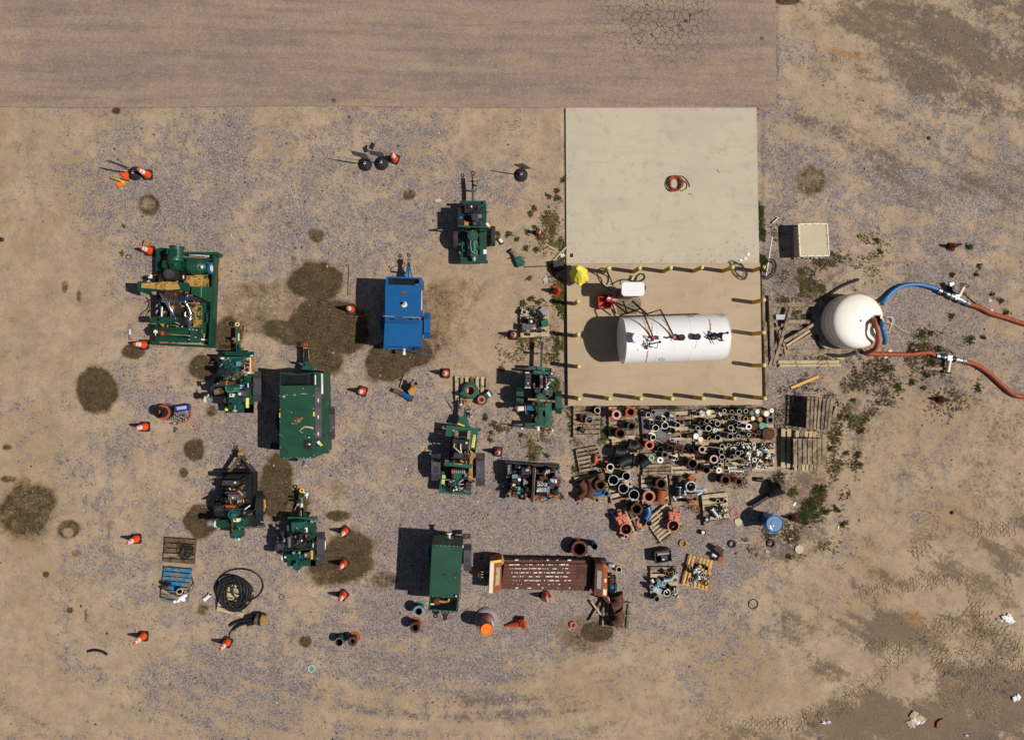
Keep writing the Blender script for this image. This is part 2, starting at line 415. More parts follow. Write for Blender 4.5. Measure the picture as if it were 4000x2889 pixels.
for cx, cy, rx, ry, an, st in [(2120, 150, 210, 70, 18, .6), (2210, 70, 130, 90, 0, .45), (1980, 40, 160, 35, 8, .4), (2160, 230, 150, 35, 18, .35), (1880, 60, 90, 18, 10, .35), (2230, 1000, 60, 200, 0, .25), (2080, 1590, 330, 70, -10, .75), (2200, 1520, 120, 90, 0, .5), (1800, 1600, 300, 40, -6, .4),
                              (1770, 620, 100, 60, 20, .5), (1785, 1095, 60, 65, 0, .65), (1730, 1215, 75, 40, 0, .5), (1890, 960, 60, 90, 0, .25), (1235, 760, 22, 180, 0, .4), (1900, 1280, 160, 60, -10, .3), (1990, 1390, 120, 30, -10, .3), (1830, 1400, 150, 40, 0, .25), (1480, 902, 220, 12, 0, .6), (1330, 1000, 90, 70, 0, .25),
                              (2010, 1370, 70, 14, -5, .35), (2080, 1490, 60, 22, 0, .35), (1740, 1010, 50, 100, 0, .25), (2110, 790, 60, 60, 0, .2), (2050, 870, 120, 60, 0, .25), (1110, 1560, 300, 30, 0, .2), (30, 30, 400, 60, 0, .2)]:
    dark = dark + st * ell(cx, cy, rx, ry, an, .9, .5)
rt = np.clip((OX - 1500) / 400, 0, 1) * np.clip((OY - 1000) / 200, 0, 1)
br = fbm(X * .8 + 4, Y * .8, 91, 6)
dark = dark + .02 + rt * (.08 + (br - .5) * .8 + (sd - .5) * 2.0) + drm * (.1 + (dr - .5) * 1.5) + np.clip((OX - 1690) / 100, 0, 1) * (.08 + (br - .5) * .8) + swm * (.05 + (sw - .5) * 1.1) - .1 * np.clip((700 - OX) / 500, 0, 1)
orange = np.zeros_like(X)
for cx, cy, rx, ry, an, st in [(1860, 118, 36, 9, 14, .8), (1900, 128, 40, 6, 16, .6), (1575, 1300, 12, 10, 0, .9), (1590, 1325, 8, 8, 0, .7), (1595, 1278, 6, 5, 0, .7), (2030, 1370, 28, 22, 20, .7), (2010, 1325, 30, 10, -30, .3), (1720, 1240, 70, 20, 0, .25), (1730, 1330, 60, 25, 0, .3), (60, 750, 8, 5, 0, .5), (355, 398, 10, 6, 0, .3), (1830, 1380, 60, 20, -20, .3)]:
    orange = orange + st * ell(cx, cy, rx, ry, an, .9, .55)
# tyre tread prints (lower right) as relief
Z = (fbm(X * .6, Y * .6, 71, 3) - .5) * .03 + (fbm(X * 4, Y * 4, 75, 3) - .5) * .008
tread = np.zeros_like(X); TRK = []
def tk(pts, wd=24, k=1.0, pitch=12.5):
    global tread
    pts = [((2900 + x / 1.0464) * .567, (2000 + y / 1.0464) * .567) for x, y in pts]
    s0 = 0; TRK.append((pts, wd, k))
    for (ax, ay), (bx, by) in zip(pts, pts[1:]):
        L = math.hypot(bx - ax, by - ay); ux, uy = (bx - ax) / L, (by - ay) / L
        s = (OX - ax) * ux + (OY - ay) * uy; t_ = -(OX - ax) * uy + (OY - ay) * ux
        inside = (s > -3) & (s < L + 3) & (np.abs(t_) < wd)
        zig = np.abs(((s + s0 + np.abs(t_ + (NW - .5) * 4) * .9) / pitch) % 1 - .5) * 2
        pat = np.clip(1.15 - zig * 2.4, 0, 1) + .6 * (np.abs(np.abs(t_) - wd * .5) < 1.6)
        val = np.where(inside, np.clip(pat, 0, 1) * np.clip((fbm(X * 1.1, Y * 1.1, 81, 3) - .25) * 3, 0, 1), 0) * k
        tread = np.maximum(tread, val); s0 += L
for a in [([(250, 850), (400, 800), (560, 670), (700, 545), (860, 430)], 20, .8), ([(760, 500), (800, 600), (872, 680), (835, 800)], 24, 1), ([(930, 380), (990, 440), (1000, 500)], 22, .8), ([(935, 480), (985, 610)], 16, .7),
          ([(1030, 470), (1065, 570), (1050, 700), (985, 850)], 26, 1), ([(880, 650), (1010, 630), (1151, 640)], 20, .8), ([(690, 170), (745, 110), (770, -30)], 26, .8), ([(490, 30), (510, 150)], 16, .5), ([(800, 490), (950, 480), (1150, 550)], 20, .7),
          ([(500, 540), (640, 555)], 14, 1), ([(480, 330), (650, 300), (960, 260)], 16, .5), ([(850, 720), (1000, 710), (1150, 690)], 20, .5), ([(830, 60), (960, 80), (1140, 60)], 18, .5), ([(0, 870), (180, 870), (350, 830)], 18, .7), ([(920, 350), (1100, 300)], 22, .5), ([(820, 790), (870, 640), (940, 500)], 18, .5)]:
    tk(*a)
Z = Z - tread * .02
rim = np.abs(OY - (1600 - .00018 * np.clip(OX - 1500, 0, 900) ** 2 + 12 * np.sin(OX * .006)))
Z = Z + np.where((OX > 1500), .018 * np.exp(-(rim / 3) ** 2), 0)
# low mound with a wet top beside the rusty unit
md = np.sqrt(((OX - 1265) / 50) ** 2 + ((OY - 1425) / 34) ** 2)
Z = Z + .09 * np.clip(1 - md, 0, 1) ** 1.5
Z = Z * ((OX > -80) & (OX < 2350) & (OY < 1720) & (OY > -80))
# keep the sheet under road and slabs
flat = ((OX < 1722) & (OY < 240)) | ((OX > 1245) & (OX < 1690) & (OY > 235) & (OY < 905))
Z = np.where(flat, np.minimum(Z, -.02), Z) 
nx_, ny_ = len(gx), len(gy)
me = bpy.data.meshes.new('ground')
co = np.stack([X.ravel(), Y.ravel(), Z.ravel()], 1).astype(np.float32)
idx = np.arange(nx_ * ny_).reshape(ny_, nx_)
q = np.stack([idx[:-1, :-1], idx[:-1, 1:], idx[1:, 1:], idx[1:, :-1]], -1).reshape(-1, 4)
me.vertices.add(len(co)); me.vertices.foreach_set('co', co.ravel())
me.loops.add(q.size); me.loops.foreach_set('vertex_index', q.ravel().astype(np.int32))
me.polygons.add(len(q)); me.polygons.foreach_set('loop_start', (np.arange(len(q)) * 4).astype(np.int32))
me.polygons.foreach_set('use_smooth', np.ones(len(q), bool))
me.update(calc_edges=True)
ca = me.attributes.new('soil', 'FLOAT_COLOR', 'POINT')
ca.data.foreach_set('color', np.stack([grav.ravel() , stain.ravel(), dark.ravel(), np.ones(X.size)], 1).astype(np.float32).ravel())
cb = me.attributes.new('marks', 'FLOAT_COLOR', 'POINT')
cb.data.foreach_set('color', np.stack([np.clip(tone, 0, 1).ravel(), orange.ravel(), tread.ravel(), np.ones(X.size)], 1).astype(np.float32).ravel())
go = bpy.data.objects.new('ground', me); C.objects.link(go); go['kind'] = 'structure'
def ground_mat():
    m = bpy.data.materials.new('yard_soil'); m.use_nodes = True; t = NT(m)
    co = t.n('TexCoord').outputs['Object']
    a = t.n('Attribute', attribute_name='soil'); b = t.n('Attribute', attribute_name='marks')
    s1 = t.n('SeparateColor'); t.l(a.outputs['Color'], s1.inputs[0]); s2 = t.n('SeparateColor'); t.l(b.outputs['Color'], s2.inputs[0])
    gr, st, dk = s1.outputs; tn, og, tr = s2.outputs
    n1 = t.noise(co, .9, 8, .7); nm = t.noise(co, 2.6, 6, .72, .3); n3 = t.noise(t.scaled(co, (1, 1, 1), (0, 0, .7)), 6.5, 6, .75); n2 = t.noise(co, 15, 4, .8)
    def cells(scale):
        v = t.n('TexVoronoi'); v.inputs['Scale'].default_value = scale; t.l(co, v.inputs['Vector'])
        q = t.n('SeparateColor'); t.l(v.outputs['Color'], q.inputs[0]); return q.outputs[0], q.outputs[1]
    c1, c1b = cells(21); c2, c2b = cells(38)
    k = lambda v, a_: t.math('MULTIPLY', t.math('SUBTRACT', v, .5), a_)
    sand = t.mix(t.step(n1, .3, .7), '#b59d83', '#9c866d')
    sand = t.mix(t.math('MULTIPLY', t.step(tn, .4, .9), .55), sand, '#987e5c')
    sand = t.mix(t.math('MULTIPLY', t.step(nm, .45, .6), .45), sand, '#8f7d6b')
    sand = t.mix(t.math('MULTIPLY', t.step(n2, .5, .62), .35), sand, '#7d6b60')
    gv = t.mix(t.step(c1, .1, .75), '#544a4e', '#8d8284')
    gv = t.mix(t.step(c2, .82, .92), gv, '#b9aea9')
    gv = t.mix(t.step(c2b, .86, .94), gv, '#40383c')
    gv = t.mix(t.math('MULTIPLY', t.step(n2, .42, .6), .5), gv, '#8b7d74')
    f = gr
    for v_, a_ in ((n1, 1.5), (nm, 2.2), (n3, 1.9), (n2, 1.1), (c1b, .5)): f = t.math('ADD', f, k(v_, a_))
    col = t.mix(t.math('MULTIPLY', t.step(f, .24, .7), .84), sand, gv)
    d = t.math('ADD', t.math('ADD', t.math('ADD', dk, k(n3, 2.2)), t.math('ADD', k(n2, 1.3), k(n1, .9))), t.math('ADD', k(nm, 1.2), k(c1, .35)))
    dc = t.mix(t.step(n2, .4, .6), '#4a3b2f', '#6f5d4b')
    col = t.mix(t.math('MULTIPLY', t.step(d, .25, .85), .72), col, dc)
    o = t.math('ADD', t.math('ADD', og, k(n3, 1.1)), k(n2, .8))
    col = t.mix(t.math('MULTIPLY', t.step(o, .25, 1.0), .5), col, '#a06a28')
    s = t.math('ADD', t.math('ADD', st, k(n3, .5)), t.math('ADD', k(n1, .7), t.math('ADD', k(nm, .7), k(c1, .18))))
    sc = t.mix(t.step(nm, .4, .6), '#4c3d28', '#382c1b')
    sc = t.mix(t.step(c2, .8, .9), sc, '#66553c')
    col = t.mix(t.math('MULTIPLY', t.step(s, .1, .4), .6), col, '#77603f')
    col = t.mix(t.math('MULTIPLY', t.step(s, .36, .68), .93), col, sc)
    col = t.mix(t.math('MULTIPLY', tr, .3), col, '#43341f')
    hgt = t.math('ADD', n2, t.math('MULTIPLY', c1, .35))
    t.out(col, .92, 0, hgt, .6, .03, .25)
    return m
me.materials.append(ground_mat())

# ------------------------------------------------ paved road, two concrete slabs
def sheet_grid(name, P4, z, matl, nx=60, ny=30, thick=.05, jag=None):
    """quad sheet with a skirt; P4 = corners TL, TR, BR, BL in photo units"""
    m = M(); c = [W(x, y, z) for x, y in P4]; vs = []; rnd = random.Random(3)
    for j in range(ny + 1):
        for i in range(nx + 1):
            u, v = i / nx, j / ny
            p = (c[0] * (1 - u) + c[1] * u) * (1 - v) + (c[3] * (1 - u) + c[2] * u) * v
            if jag and j == ny: p = p + Vector((0, jag * (rnd.random() - .5), 0))
            vs.append(p)
    fs = [[j * (nx + 1) + i, (j + 1) * (nx + 1) + i, (j + 1) * (nx + 1) + i + 1, j * (nx + 1) + i + 1] for j in range(ny) for i in range(nx)]
    m.add(vs, fs, matl, False)
    ring = [i for i in range(nx + 1)] + [j * (nx + 1) + nx for j in range(1, ny + 1)] + [ny * (nx + 1) + i for i in range(nx - 1, -1, -1)] + [j * (nx + 1) for j in range(ny - 1, 0, -1)]
    top = [vs[k] for k in ring]; n = len(top)
    m.add(top + [p - Vector((0, 0, thick)) for p in top], [[i, (i + 1) % n, n + (i + 1) % n, n + i] for i in range(n)], matl)
    return m
def road_mat():
    m = bpy.data.materials.new('dusty_asphalt'); m.use_nodes = True; t = NT(m); MATS['road'] = m
    co = t.n('TexCoord').outputs['Object']
    lo = t.noise(t.scaled(co, (.12, .9, 1)), 1.0, 6, .62, .3); n2 = t.noise(co, 22, 4, .75); n1 = t.noise(co, .5, 5, .6)
    st = t.noise(t.scaled(co, (.25, 3.5, 1), (0, 0, .06)), 1.0, 5, .6)
    sp = t.n('SeparateXYZ'); t.l(co, sp.inputs[0])
    col = t.mix(t.step(lo, .3, .75), '#9d8674', '#85716a')
    col = t.mix(t.math('MULTIPLY', t.step(st, .42, .66), .6), col, '#74635b')
    col = t.mix(t.math('MULTIPLY', t.step(n1, .5, .75), .45), col, '#ab9272')
    col = t.mix(t.math('MULTIPLY', t.step(n2, .48, .68), .5), col, '#5a4c46')
    col = t.mix(t.math('MULTIPLY', t.step(n2, .56, .72), .4), col, '#c2ae9a')
    vg = t.n('TexVoronoi'); vg.inputs['Scale'].default_value = 26; t.l(co, vg.inputs['Vector']); vq = t.n('SeparateColor'); t.l(vg.outputs['Color'], vq.inputs[0])
    col = t.mix(t.math('MULTIPLY', t.step(vq.outputs[0], .55, .95), .2), col, '#c0ad9b'); col = t.mix(t.math('MULTIPLY', t.step(vq.outputs[1], .6, .95), .26), col, '#574a45')
    np_ = t.noise(co, 1.7, 7, .7); col = t.mix(t.math('MULTIPLY', t.step(np_, .5, .66), .22), col, '#a98f6f'); col = t.mix(t.math('MULTIPLY', t.step(np_, .47, .34), .2), col, '#6c5b54')
    # alligator cracking towards the far right end
    v = t.n('TexVoronoi', feature='DISTANCE_TO_EDGE'); v.inputs['Scale'].default_value = 4.2
    wv = t.n('VectorMath', operation='ADD'); t.l(co, wv.inputs[0]); nz = t.n('TexNoise'); t.l(co, nz.inputs['Vector']); nz.inputs['Scale'].default_value = 3
    sc = t.n('VectorMath', operation='SCALE'); t.l(nz.outputs['Color'], sc.inputs[0]); sc.inputs['Scale'].default_value = .25
    t.l(sc.outputs[0], wv.inputs[1]); t.l(wv.outputs[0], v.inputs['Vector'])
    crack = t.math('SUBTRACT', 1.0, t.step(v.outputs['Distance'], .012, .05))
    cx = W(2560, 60).x
    rx = t.math('SUBTRACT', 1, t.step(t.math('ADD', t.math('ABSOLUTE', t.math('SUBTRACT', sp.outputs[0], cx)), t.math('MULTIPLY', n1, 3)), 2.2, 4.6))
    ry = t.step(t.math('ADD', sp.outputs[1], t.math('MULTIPLY', lo, 1.2)), W(0, 210).y, W(0, 90).y + .8)
    cr = t.math('MULTIPLY', crack, t.math('MULTIPLY', rx, ry))
    col = t.mix(cr, col, '#3f332b')
    v2 = t.n('TexVoronoi'); v2.inputs['Scale'].default_value = .8; t.l(co, v2.inputs['Vector']); 
    spot = t.math('SUBTRACT', 1.0, t.step(t.math('ADD', v2.outputs['Distance'], t.math('MULTIPLY', n2, .06)), .08, .11))
    spot = t.math('MULTIPLY', spot, t.step(t.noise(co, .31, 2), .52, .6))
    col = t.mix(spot, col, '#453a2c')
    t.out(col, .9, 0, n2, .35, .012, .25)
road_mat()
def conc_mat(name, c1, c2, c3):
    m = bpy.data.materials.new(name); m.use_nodes = True; t = NT(m); MATS[name] = m
    co = t.n('TexCoord').outputs['Object']
    n1 = t.noise(co, .45, 5, .6); nb = t.noise(t.scaled(co, (.6, 3, 1)), .8, 5, .6); nf = t.noise(co, 26, 4, .7); nw = t.noise(co, 2.2, 6, .65)
    col = t.mix(t.step(n1, .35, .7), c1, c2)
    col = t.mix(t.math('MULTIPLY', t.step(nb, .5, .75), .3), col, c3)
    col = t.mix(t.math('MULTIPLY', t.step(nw, .52, .7), .4), col, c3); nq = t.noise(co, .8, 8, .75, .5); col = t.mix(t.math('MULTIPLY', t.step(nq, .56, .7), .35), col, '#8d7c66'); vs2 = t.n('TexVoronoi'); vs2.inputs['Scale'].default_value = 3.1; t.l(co, vs2.inputs['Vector']); col = t.mix(t.math('MULTIPLY', t.math('SUBTRACT', 1, t.step(vs2.outputs['Distance'], .03, .07)), .55), col, '#5d4a36')
    col = t.mix(t.math('MULTIPLY', t.step(nf, .6, .8), .25), col, '#8f7d62')
    t.out(col, .86, 0, nf, .15, .008, .3)
conc_mat('concrete_up', '#bdb09c', '#b5a996', '#9c9080')
conc_mat('concrete_low', '#b29d82', '#aa957a', '#917e66')
rd = sheet_grid('road', [(-26000, -26000), (3030, -26000), (3030, 412), (-26000, 412)], .012, 'road', 2, 2, .05)
# nearer edge gets a fine irregular lip
rd = M(); xs = np.linspace(-1400, 3030, 500); rr = random.Random(5); ed = []
for i, x in enumerate(xs):
    ed.append(W(x, 416 + 3 * math.sin(x * .004) + 2.5 * rr.random() if x < 2215 else (421 if x < 2960 else 430 + 3 * rr.random()), .012))
e2 = [Vector((p.x, 60, .012)) for p in ed]; n = len(ed)
right = [W(3030 + 3 * rr.random(), y, .012) for y in np.linspace(430, -600, 60)]
rd.add(ed + e2, [[i, i + 1, n + i + 1, n + i] for i in range(n - 1)], 'road')
rd.add(ed + [p - Vector((0, 0, .05)) for p in ed], [[i, n + i, n + i + 1, i + 1] for i in range(n - 1)], 'road')
x0 = e2[0].x; x1 = ed[-1].x; ya = ed[0].y
rd.add([(-1500, ya, .012), (x0, ya, .012), (x0, 60, .012), (-1500, 60, .012)], [[0, 1, 2, 3]], 'road')
struct(rd, 'road')
up = sheet_grid('s', [(2210, 421), (2955, 421), (2966, 1027), (2213, 1029)], .05, 'concrete_up', 30, 24, .12)
struct(up, 'slab').name = 'concrete_slab'
lo_ = sheet_grid('s', [(2213.5, 1030), (2969, 1027.5), (2978, 1580), (2219, 1585)], .13, 'concrete_low', 30, 24, .25)
struct(lo_, 'slab').name = 'tank_slab'
Z1 = Fr(400, 520, 3.723); Z2 = Fr(460, 900, 3.277); Z3 = Fr(1200, 500, 2.16); Z4 = Fr(1640, 640, 3.723); Z5 = Fr(1280, 960, 3.56)
Z6 = Fr(700, 1220, 3.9); Z7 = Fr(980, 1300, 3.033); Z8 = Fr(500, 1500, 7.447); Z9 = Fr(700, 1720, 4.095); Z10 = Fr(1020, 1860, 3.9)
Z11 = Fr(460, 2060, 4.818); Z12 = Fr(760, 2160, 4.095); Z13 = Fr(1480, 2020, 3.562); Z14 = Fr(1160, 2340, 3.78); Z15 = Fr(1780, 2080, 3.15)
Z16 = Fr(1600, 1480, 3.412); Z17 = Fr(1900, 1740, 5.67); Z18 = Fr(1920, 1260, 3.562); Z19 = Fr(1920, 880, 3.56); Z20 = Fr(2200, 980, 5.118)
Z21 = Fr(2220, 1160, 2.766); Z22 = Fr(2440, 620, 3.561); Z23 = Fr(2960, 820, 3.275); Z24 = Fr(2980, 1100, 3.56); Z25 = Fr(3400, 900, 2.34)
Z26 = Fr(3000, 1500, 4.095); Z27 = Fr(2200, 1560, 5.155); Z28 = Fr(2600, 1560, 4.93); Z29 = Fr(2220, 1800, 4.818); Z30 = Fr(2600, 1800, 4.536)
Z31 = Fr(2480, 2060, 2.905); Z32 = Fr(2800, 1840, 1.937); Z33 = Fr(1480, 1440, 5.81); Z34 = Fr(2900, 2000, 1.0464)

# ------------------------------------------------ traffic cones
def cone(label, mat='orange', base='rubber_black', collars=True, stripe='reflective', group='traffic cones standing about the yard'):
    t = T(OV, 'traffic_cone', label, 'traffic cone', at=(0, 0, 0), group=group)
    b = t.P('base', base); s = .185; k = .05
    pts = [(s, -s + k), (s, s - k), (s - k, s), (-s + k, s), (-s, s - k), (-s, -s + k), (-s + k, -s), (s - k, -s)]
    b.prism(pts, 0, .035, base, .02)
    m = t.P('cone_body', mat)
    m.lathe((0, 0, .035), (0, 0, 1), [(0, .14), (.02, .135), (.675, .036), (.69, .03), (.69, .018), (.6, .016)], mat, 20)
    if collars:
        for h0, h1 in ((.33, .44), (.49, .585)):
            c = t.P('reflective_collar', stripe); rr = lambda h: .135 - (h - .02) * (.099 / .655) + .003
            c.lathe((0, 0, .035), (0, 0, 1), [(h0, rr(h0) - .004), (h0 + .003, rr(h0)), (h1, rr(h1)), (h1 + .003, rr(h1) - .004)], stripe, 20)
    return t.done()
CG = 'traffic cones standing about the yard'
cone0 = cone('orange cone with two white collars touching the leaning diamond sign stand')
cn_dull = cone('', 'orange_dull'); cn_red = cone('', 'red_dull', 'rubber_black', True, 'gauge'); cn_one = cone('', 'orange_dull', 'orange_dull', False)
used = {}
for proto, px, py, rz, lab in [
    (cone0, 576.7, 683.3, 3, 'orange cone touching the single black domed stand with a long diamond sign'),
    (cone0, 1540.3, 621.3, -20, 'orange cone beside the pair of grey sign plates on domed bases'),
    (cone0, 586, 980, -2, 'orange cone at the top corner of the big green skid, by the tan valve'),
    (cone0, 562, 1345.5, 2, 'orange cone at the bottom corner of the big green skid, by the white post'),
    (cone0, 566.7, 1665.2, -2, 'orange cone next to the tall flanged pipe and the blue tray'),
    (cone0, 532.6, 2102.5, 2, 'orange cone left of the empty brown pallet with a cable heap'),
    (cone0, 560, 2482, -6, 'orange cone alone on gravel near the bent black strip'),
    (cone0, 887, 2505.5, -30, 'orange cone at the end of the suction hose strainer'),
    (cone0, 1346.9, 2072.8, 42, 'orange cone right of the green pump trailer with the yellow tow ring'),
    (cone0, 1341.8, 2198.5, 44, 'orange cone on the round oil stain below the yellow ring trailer'),
    (cone0, 1340, 2321, 44, 'orange cone above the two flanged pipes, below the oil stain'),
    (cone0, 1370.4, 1207.8, 15, 'orange cone on the wet stain left of the blue trailer'),
    (cone0, 1415, 1527, -18, 'orange cone between the green canopy trailer and the valve with blue pipe'),
    (cone0, 1739, 1457, -2, 'orange cone above the slatted pallet of green volutes'),
    (cn_dull, 1942.9, 1762.8, -5, 'faded orange cone on gravel beside the trailer with yellow number plates'),
    (cn_dull, 2004.3, 1308.4, -4, 'faded orange cone touching the pallet of scrap parts'),
    (cn_dull, 2102.6, 910.9, 42, 'small faded cone among weeds left of the upper slab'),
    (cn_one, 2172.8, 1138.4, -25, 'all orange cone with orange base and no collars by the tank slab'),
    (cn_red, 3714, 964, -8, 'dark red cone by the lone weed above the blue hose coupling'),
    (cn_red, 3671, 1560, 0, 'dark red cone with grey collars below the lower hose valve'),
    (cn_red, 3098, 2020, -10, 'dark red cone in the weeds right of the blue drum'),
    (cone0, 2127.6, 2324, 42, 'orange cone in front of the long rusty heat exchanger'),
    (cn_dull, 2364, 2326, 42, 'cone half hidden between the rusty end box and the elbow pallet')]:
    p = W(px, py, 0); sc = .8 if 'small' in lab else (.86 if 'dark red' in lab else 1.0)
    if id(proto) not in used:
        used[id(proto)] = 1; proto.location = p; proto.rotation_euler = (0, 0, R(rz)); proto['label'] = lab; proto.scale = (sc,) * 3
    else: dup(proto, p, R(rz), lab, CG, sc)
# the knocked over stack of cones
t = T(Z15, 'cone_stack', 'nested stack of faded orange cones lying on its side', 'traffic cones', 800, 1110)
a = Z15.w(860, 1100, .17); d = (Z15.w(640, 1138, .05) - a).normalized()
m = t.P('cone', 'orange_dull')
m.lathe(a, d, [(.12, .16), (.16, .14), (.78, .035), (.78, .0)], 'orange_dull', 16)
for i in range(4):
    f = t.P('base_flange', 'orange_dull'); c = a + d * (.02 + i * .045)
    dd, u, v = M.axes(d); s = .18
    q = [c + u * s * i2 + v * s * j for i2, j in ((-1, -1), (1, -1), (1, 1), (-1, 1))]
    f.add([p for p in q] + [p + d * .018 for p in q], [[3, 2, 1, 0], [4, 5, 6, 7], [0, 1, 5, 4], [1, 2, 6, 5], [2, 3, 7, 6], [3, 0, 4, 7]], 'orange_dull')
t.done()
# orange traffic drum on its tyre ring
t = T(Z15, 'traffic_drum', 'orange traffic drum with grey bands standing in a tyre ring', 'traffic drum', 375, 1060)
p = Z15.w(378, 1062, 0)
t.P('tyre_ring', 'gauge').lathe(p, (0, 0, 1), [(0, .42), (.05, .44), (.1, .38), (.11, .28), (.04, .24)], 'gauge', 30)
b = t.P('drum_body', 'barrel_orange'); b.lathe(p, (0, 0, 1), [(.04, .27), (.3, .262), (.3, .25), (.34, .25), (.6, .243), (.6, .235), (.96, .225), (1.0, .2)], 'orange_dull', 28)
b.lathe(p + Vector((0, 0, 1.0)), (0, 0, 1), [(0, .205), (.0, .17), (-.02, .165), (-.02, 0)], 'barrel_orange', 28)
b.box(p + Vector((0, .0, 1.0)), (.3, .03, .03), R(-20), 'barrel_orange')
for h in (.36, .52, .68, .8):
    t.P('reflective_band', 'galv').lathe(p, (0, 0, 1), [(h, .25), (h + .002, .268 - h * .035), (h + .07, .266 - h * .035), (h + .072, .24)], 'galv', 28)
t.done()

# ------------------------------------------------ sign stands on domed rubber bases
def sign(fr, x, y, lab, side, ang, zc=1.05, diamond=True, lean=(0, 0), rg=1.0):
    p = fr.w(x, y, 0); t = T(fr, 'sign_stand', lab, 'sign stand', at=p, group='sign stands on black domed bases')
    b = t.P('dome_base', 'rubber_black'); b.lathe(p, (0, 0, 1), [(0, .25 * rg), (.03, .25 * rg), (.1, .19 * rg), (.17, .07), (.18, .055), (.18, 0)], 'rubber_black', 26)
    t.P('socket_ring', 'cream').torus(p + Vector((0, 0, .19)), .038, .012, 'cream', 14, 6)
    top = p + Vector((lean[0], lean[1], zc))
    t.P('post', 'slate').cyl(p + Vector((0, 0, .17)), top, .02, .02, 'slate', 8)
    u = Vector((math.cos(R(ang)), math.sin(R(ang)), 0)); v = Vector((lean[0], lean[1], zc)).normalized(); nn = u.cross(v)
    h = side / 2; q = [(-h, -h), (h, -h), (h, h), (-h, h)] if not diamond else [(0, -h * 1.4), (h * 1.4, 0), (0, h * 1.4), (-h * 1.4, 0)]
    pts = [top + u * i + v * j for i, j in q]
    t.P('sign_plate', 'gauge').add([k + nn * .006 for k in pts] + [k - nn * .006 for k in pts], [[0, 1, 2, 3], [7, 6, 5, 4], [0, 4, 5, 1], [1, 5, 6, 2], [2, 6, 7, 3], [3, 7, 4, 0]], 'gauge')
    t.done()
sign(Z1, 478, 590, 'lone sign stand at the far left with a long dark diamond plate', .64, -14, 1.12, True)
sign(Z3, 490, 308, 'left sign stand of the touching pair, light grey plate', .56, -12, 1.15, False)
sign(Z3, 627, 300, 'right sign stand of the touching pair, next to a cone', .5, -8, 1.15, False)
sign(Z4, 1470, 165, 'sign stand alone with a dark curved plate near the upper slab', .5, -12, 1.08, True)
for (x, y), an in (((495, 180), 20), ((550, 152), -25)):
    m = M(); c = Z3.w(x, y, .03); m.box(c, (.12, .2, .06), R(an), 'rubber_black'); m.box(c + Vector((.03, .1, .02)), (.08, .06, .05), R(an + 30), 'rubber_black')
    if an < 0: m.box(c + Vector((.04, .12, .04)), (.05, .03, .02), R(an), 'yellow')
    solo(m, 'rubber_scrap', 'black rubber scrap with a yellow tip above the sign pair' if an < 0 else 'plain black rubber scrap just above the left sign plate', 'scrap', Z3.w(x, y, 0))
t = T(Z1, 'folded_flagstand', 'orange folded flag stand lying beside the long diamond sign', 'flag stand', 250, 660)
t.P('flag_panel', 'orange').p([(245, 570), (388, 572), (365, 682), (330, 665)], .06, .09, 'orange'); t.q[-1][0].beam(262, 648, 375, 680, 20, .02, .12, 'orange_dull')
m = t.P('bracket_arm', 'yellow'); m.t([(190, 605, .3), (125, 635, .28), (300, 705, .1)], .022, 'yellow'); m.c(300, 712, 18, 0, .12, 'yellow')
t.P('flag_foot', 'barrel_orange').p([(190, 730), (300, 700), (318, 760), (235, 786)], .05, .09, 'barrel_orange'); t.done()
# tan valve by the skid, white post
t = T(Z2, 'gate_valve', 'small tan brass valve standing behind the upper left cone', 'valve', 368, 150)
m = t.P('valve_body', 'tan'); m.c(368, 150, 34, 0, .22, 'tan'); m.c(368, 150, 42, .1, .13, 'tan'); m.h(335, 185, 405, 190, 24, .1, 'tan')
t.P('outlet', 'rust_dark').c(368, 148, 20, .22, .225, 'gauge'); t.done()
t = T(Z2, 'gauge_post', 'white marker bar with red tip lying beside the lower skid cone', 'marker bar', 150, 1340)
m = t.P('bar', 'white'); m.beam(152, 1262, 150, 1330, 16, .04, .08, 'white'); m.beam(150, 1330, 148, 1400, 18, .03, .07, 'gauge')
t.P('end_plate', 'tan').b(118, 1252, 180, 1266, .0, .06, 'tan'); t.P('red_tip', 'red').ball(Z2.w(176, 1398, .05), .03, 'red'); t.done()

# ------------------------------------------------ bollards around the tank slab
t = T(OV, 'bollard', '', 'bollard', at=(0, 0, 0), group='yellow bollards around the tank slab')
t.P('post', 'yellow_post').cyl((0, 0, .0), (0, 0, 1.0), .072, .072, 'yellow_post', 18)
t.P('cap', 'cap_grey').ball((0, 0, 1.0), .072, 'cap_grey', (1, 1, .7), 18, True)
bol = t.done(); first = True
ordn = ['first', 'second', 'third', 'fourth', 'fifth', 'sixth', 'seventh', 'eighth', 'ninth', 'tenth', 'eleventh', 'twelfth', 'thirteenth', 'fourteenth', 'fifteenth', 'sixteenth', 'seventeenth', 'eighteenth', 'nineteenth', 'twentieth']
rows = [('between the two slabs, {} from the left', [(2257.6, 1046.4), (2377.8, 1045.8), (2499.9, 1044.9), (2621.5, 1044), (2744.1, 1042.6), (2863.5, 1042.6), (2985.6, 1041.2)]),
        ('on the weedy slab side, {} from the top', [(2259, 1175.4), (2259.8, 1305.3), (2261.6, 1430.4)]),
        ('along the pipe pallets, {} from the left', [(2262.7, 1557.7), (2382.7, 1557.7), (2504.9, 1557), (2626.4, 1556.6), (2748.2, 1555.9), (2870.8, 1555.9), (2990, 1555.2)]),
        ('on the timber side, {} from the top', [(2986.5, 1170), (2985.7, 1298), (2987.2, 1426)])]
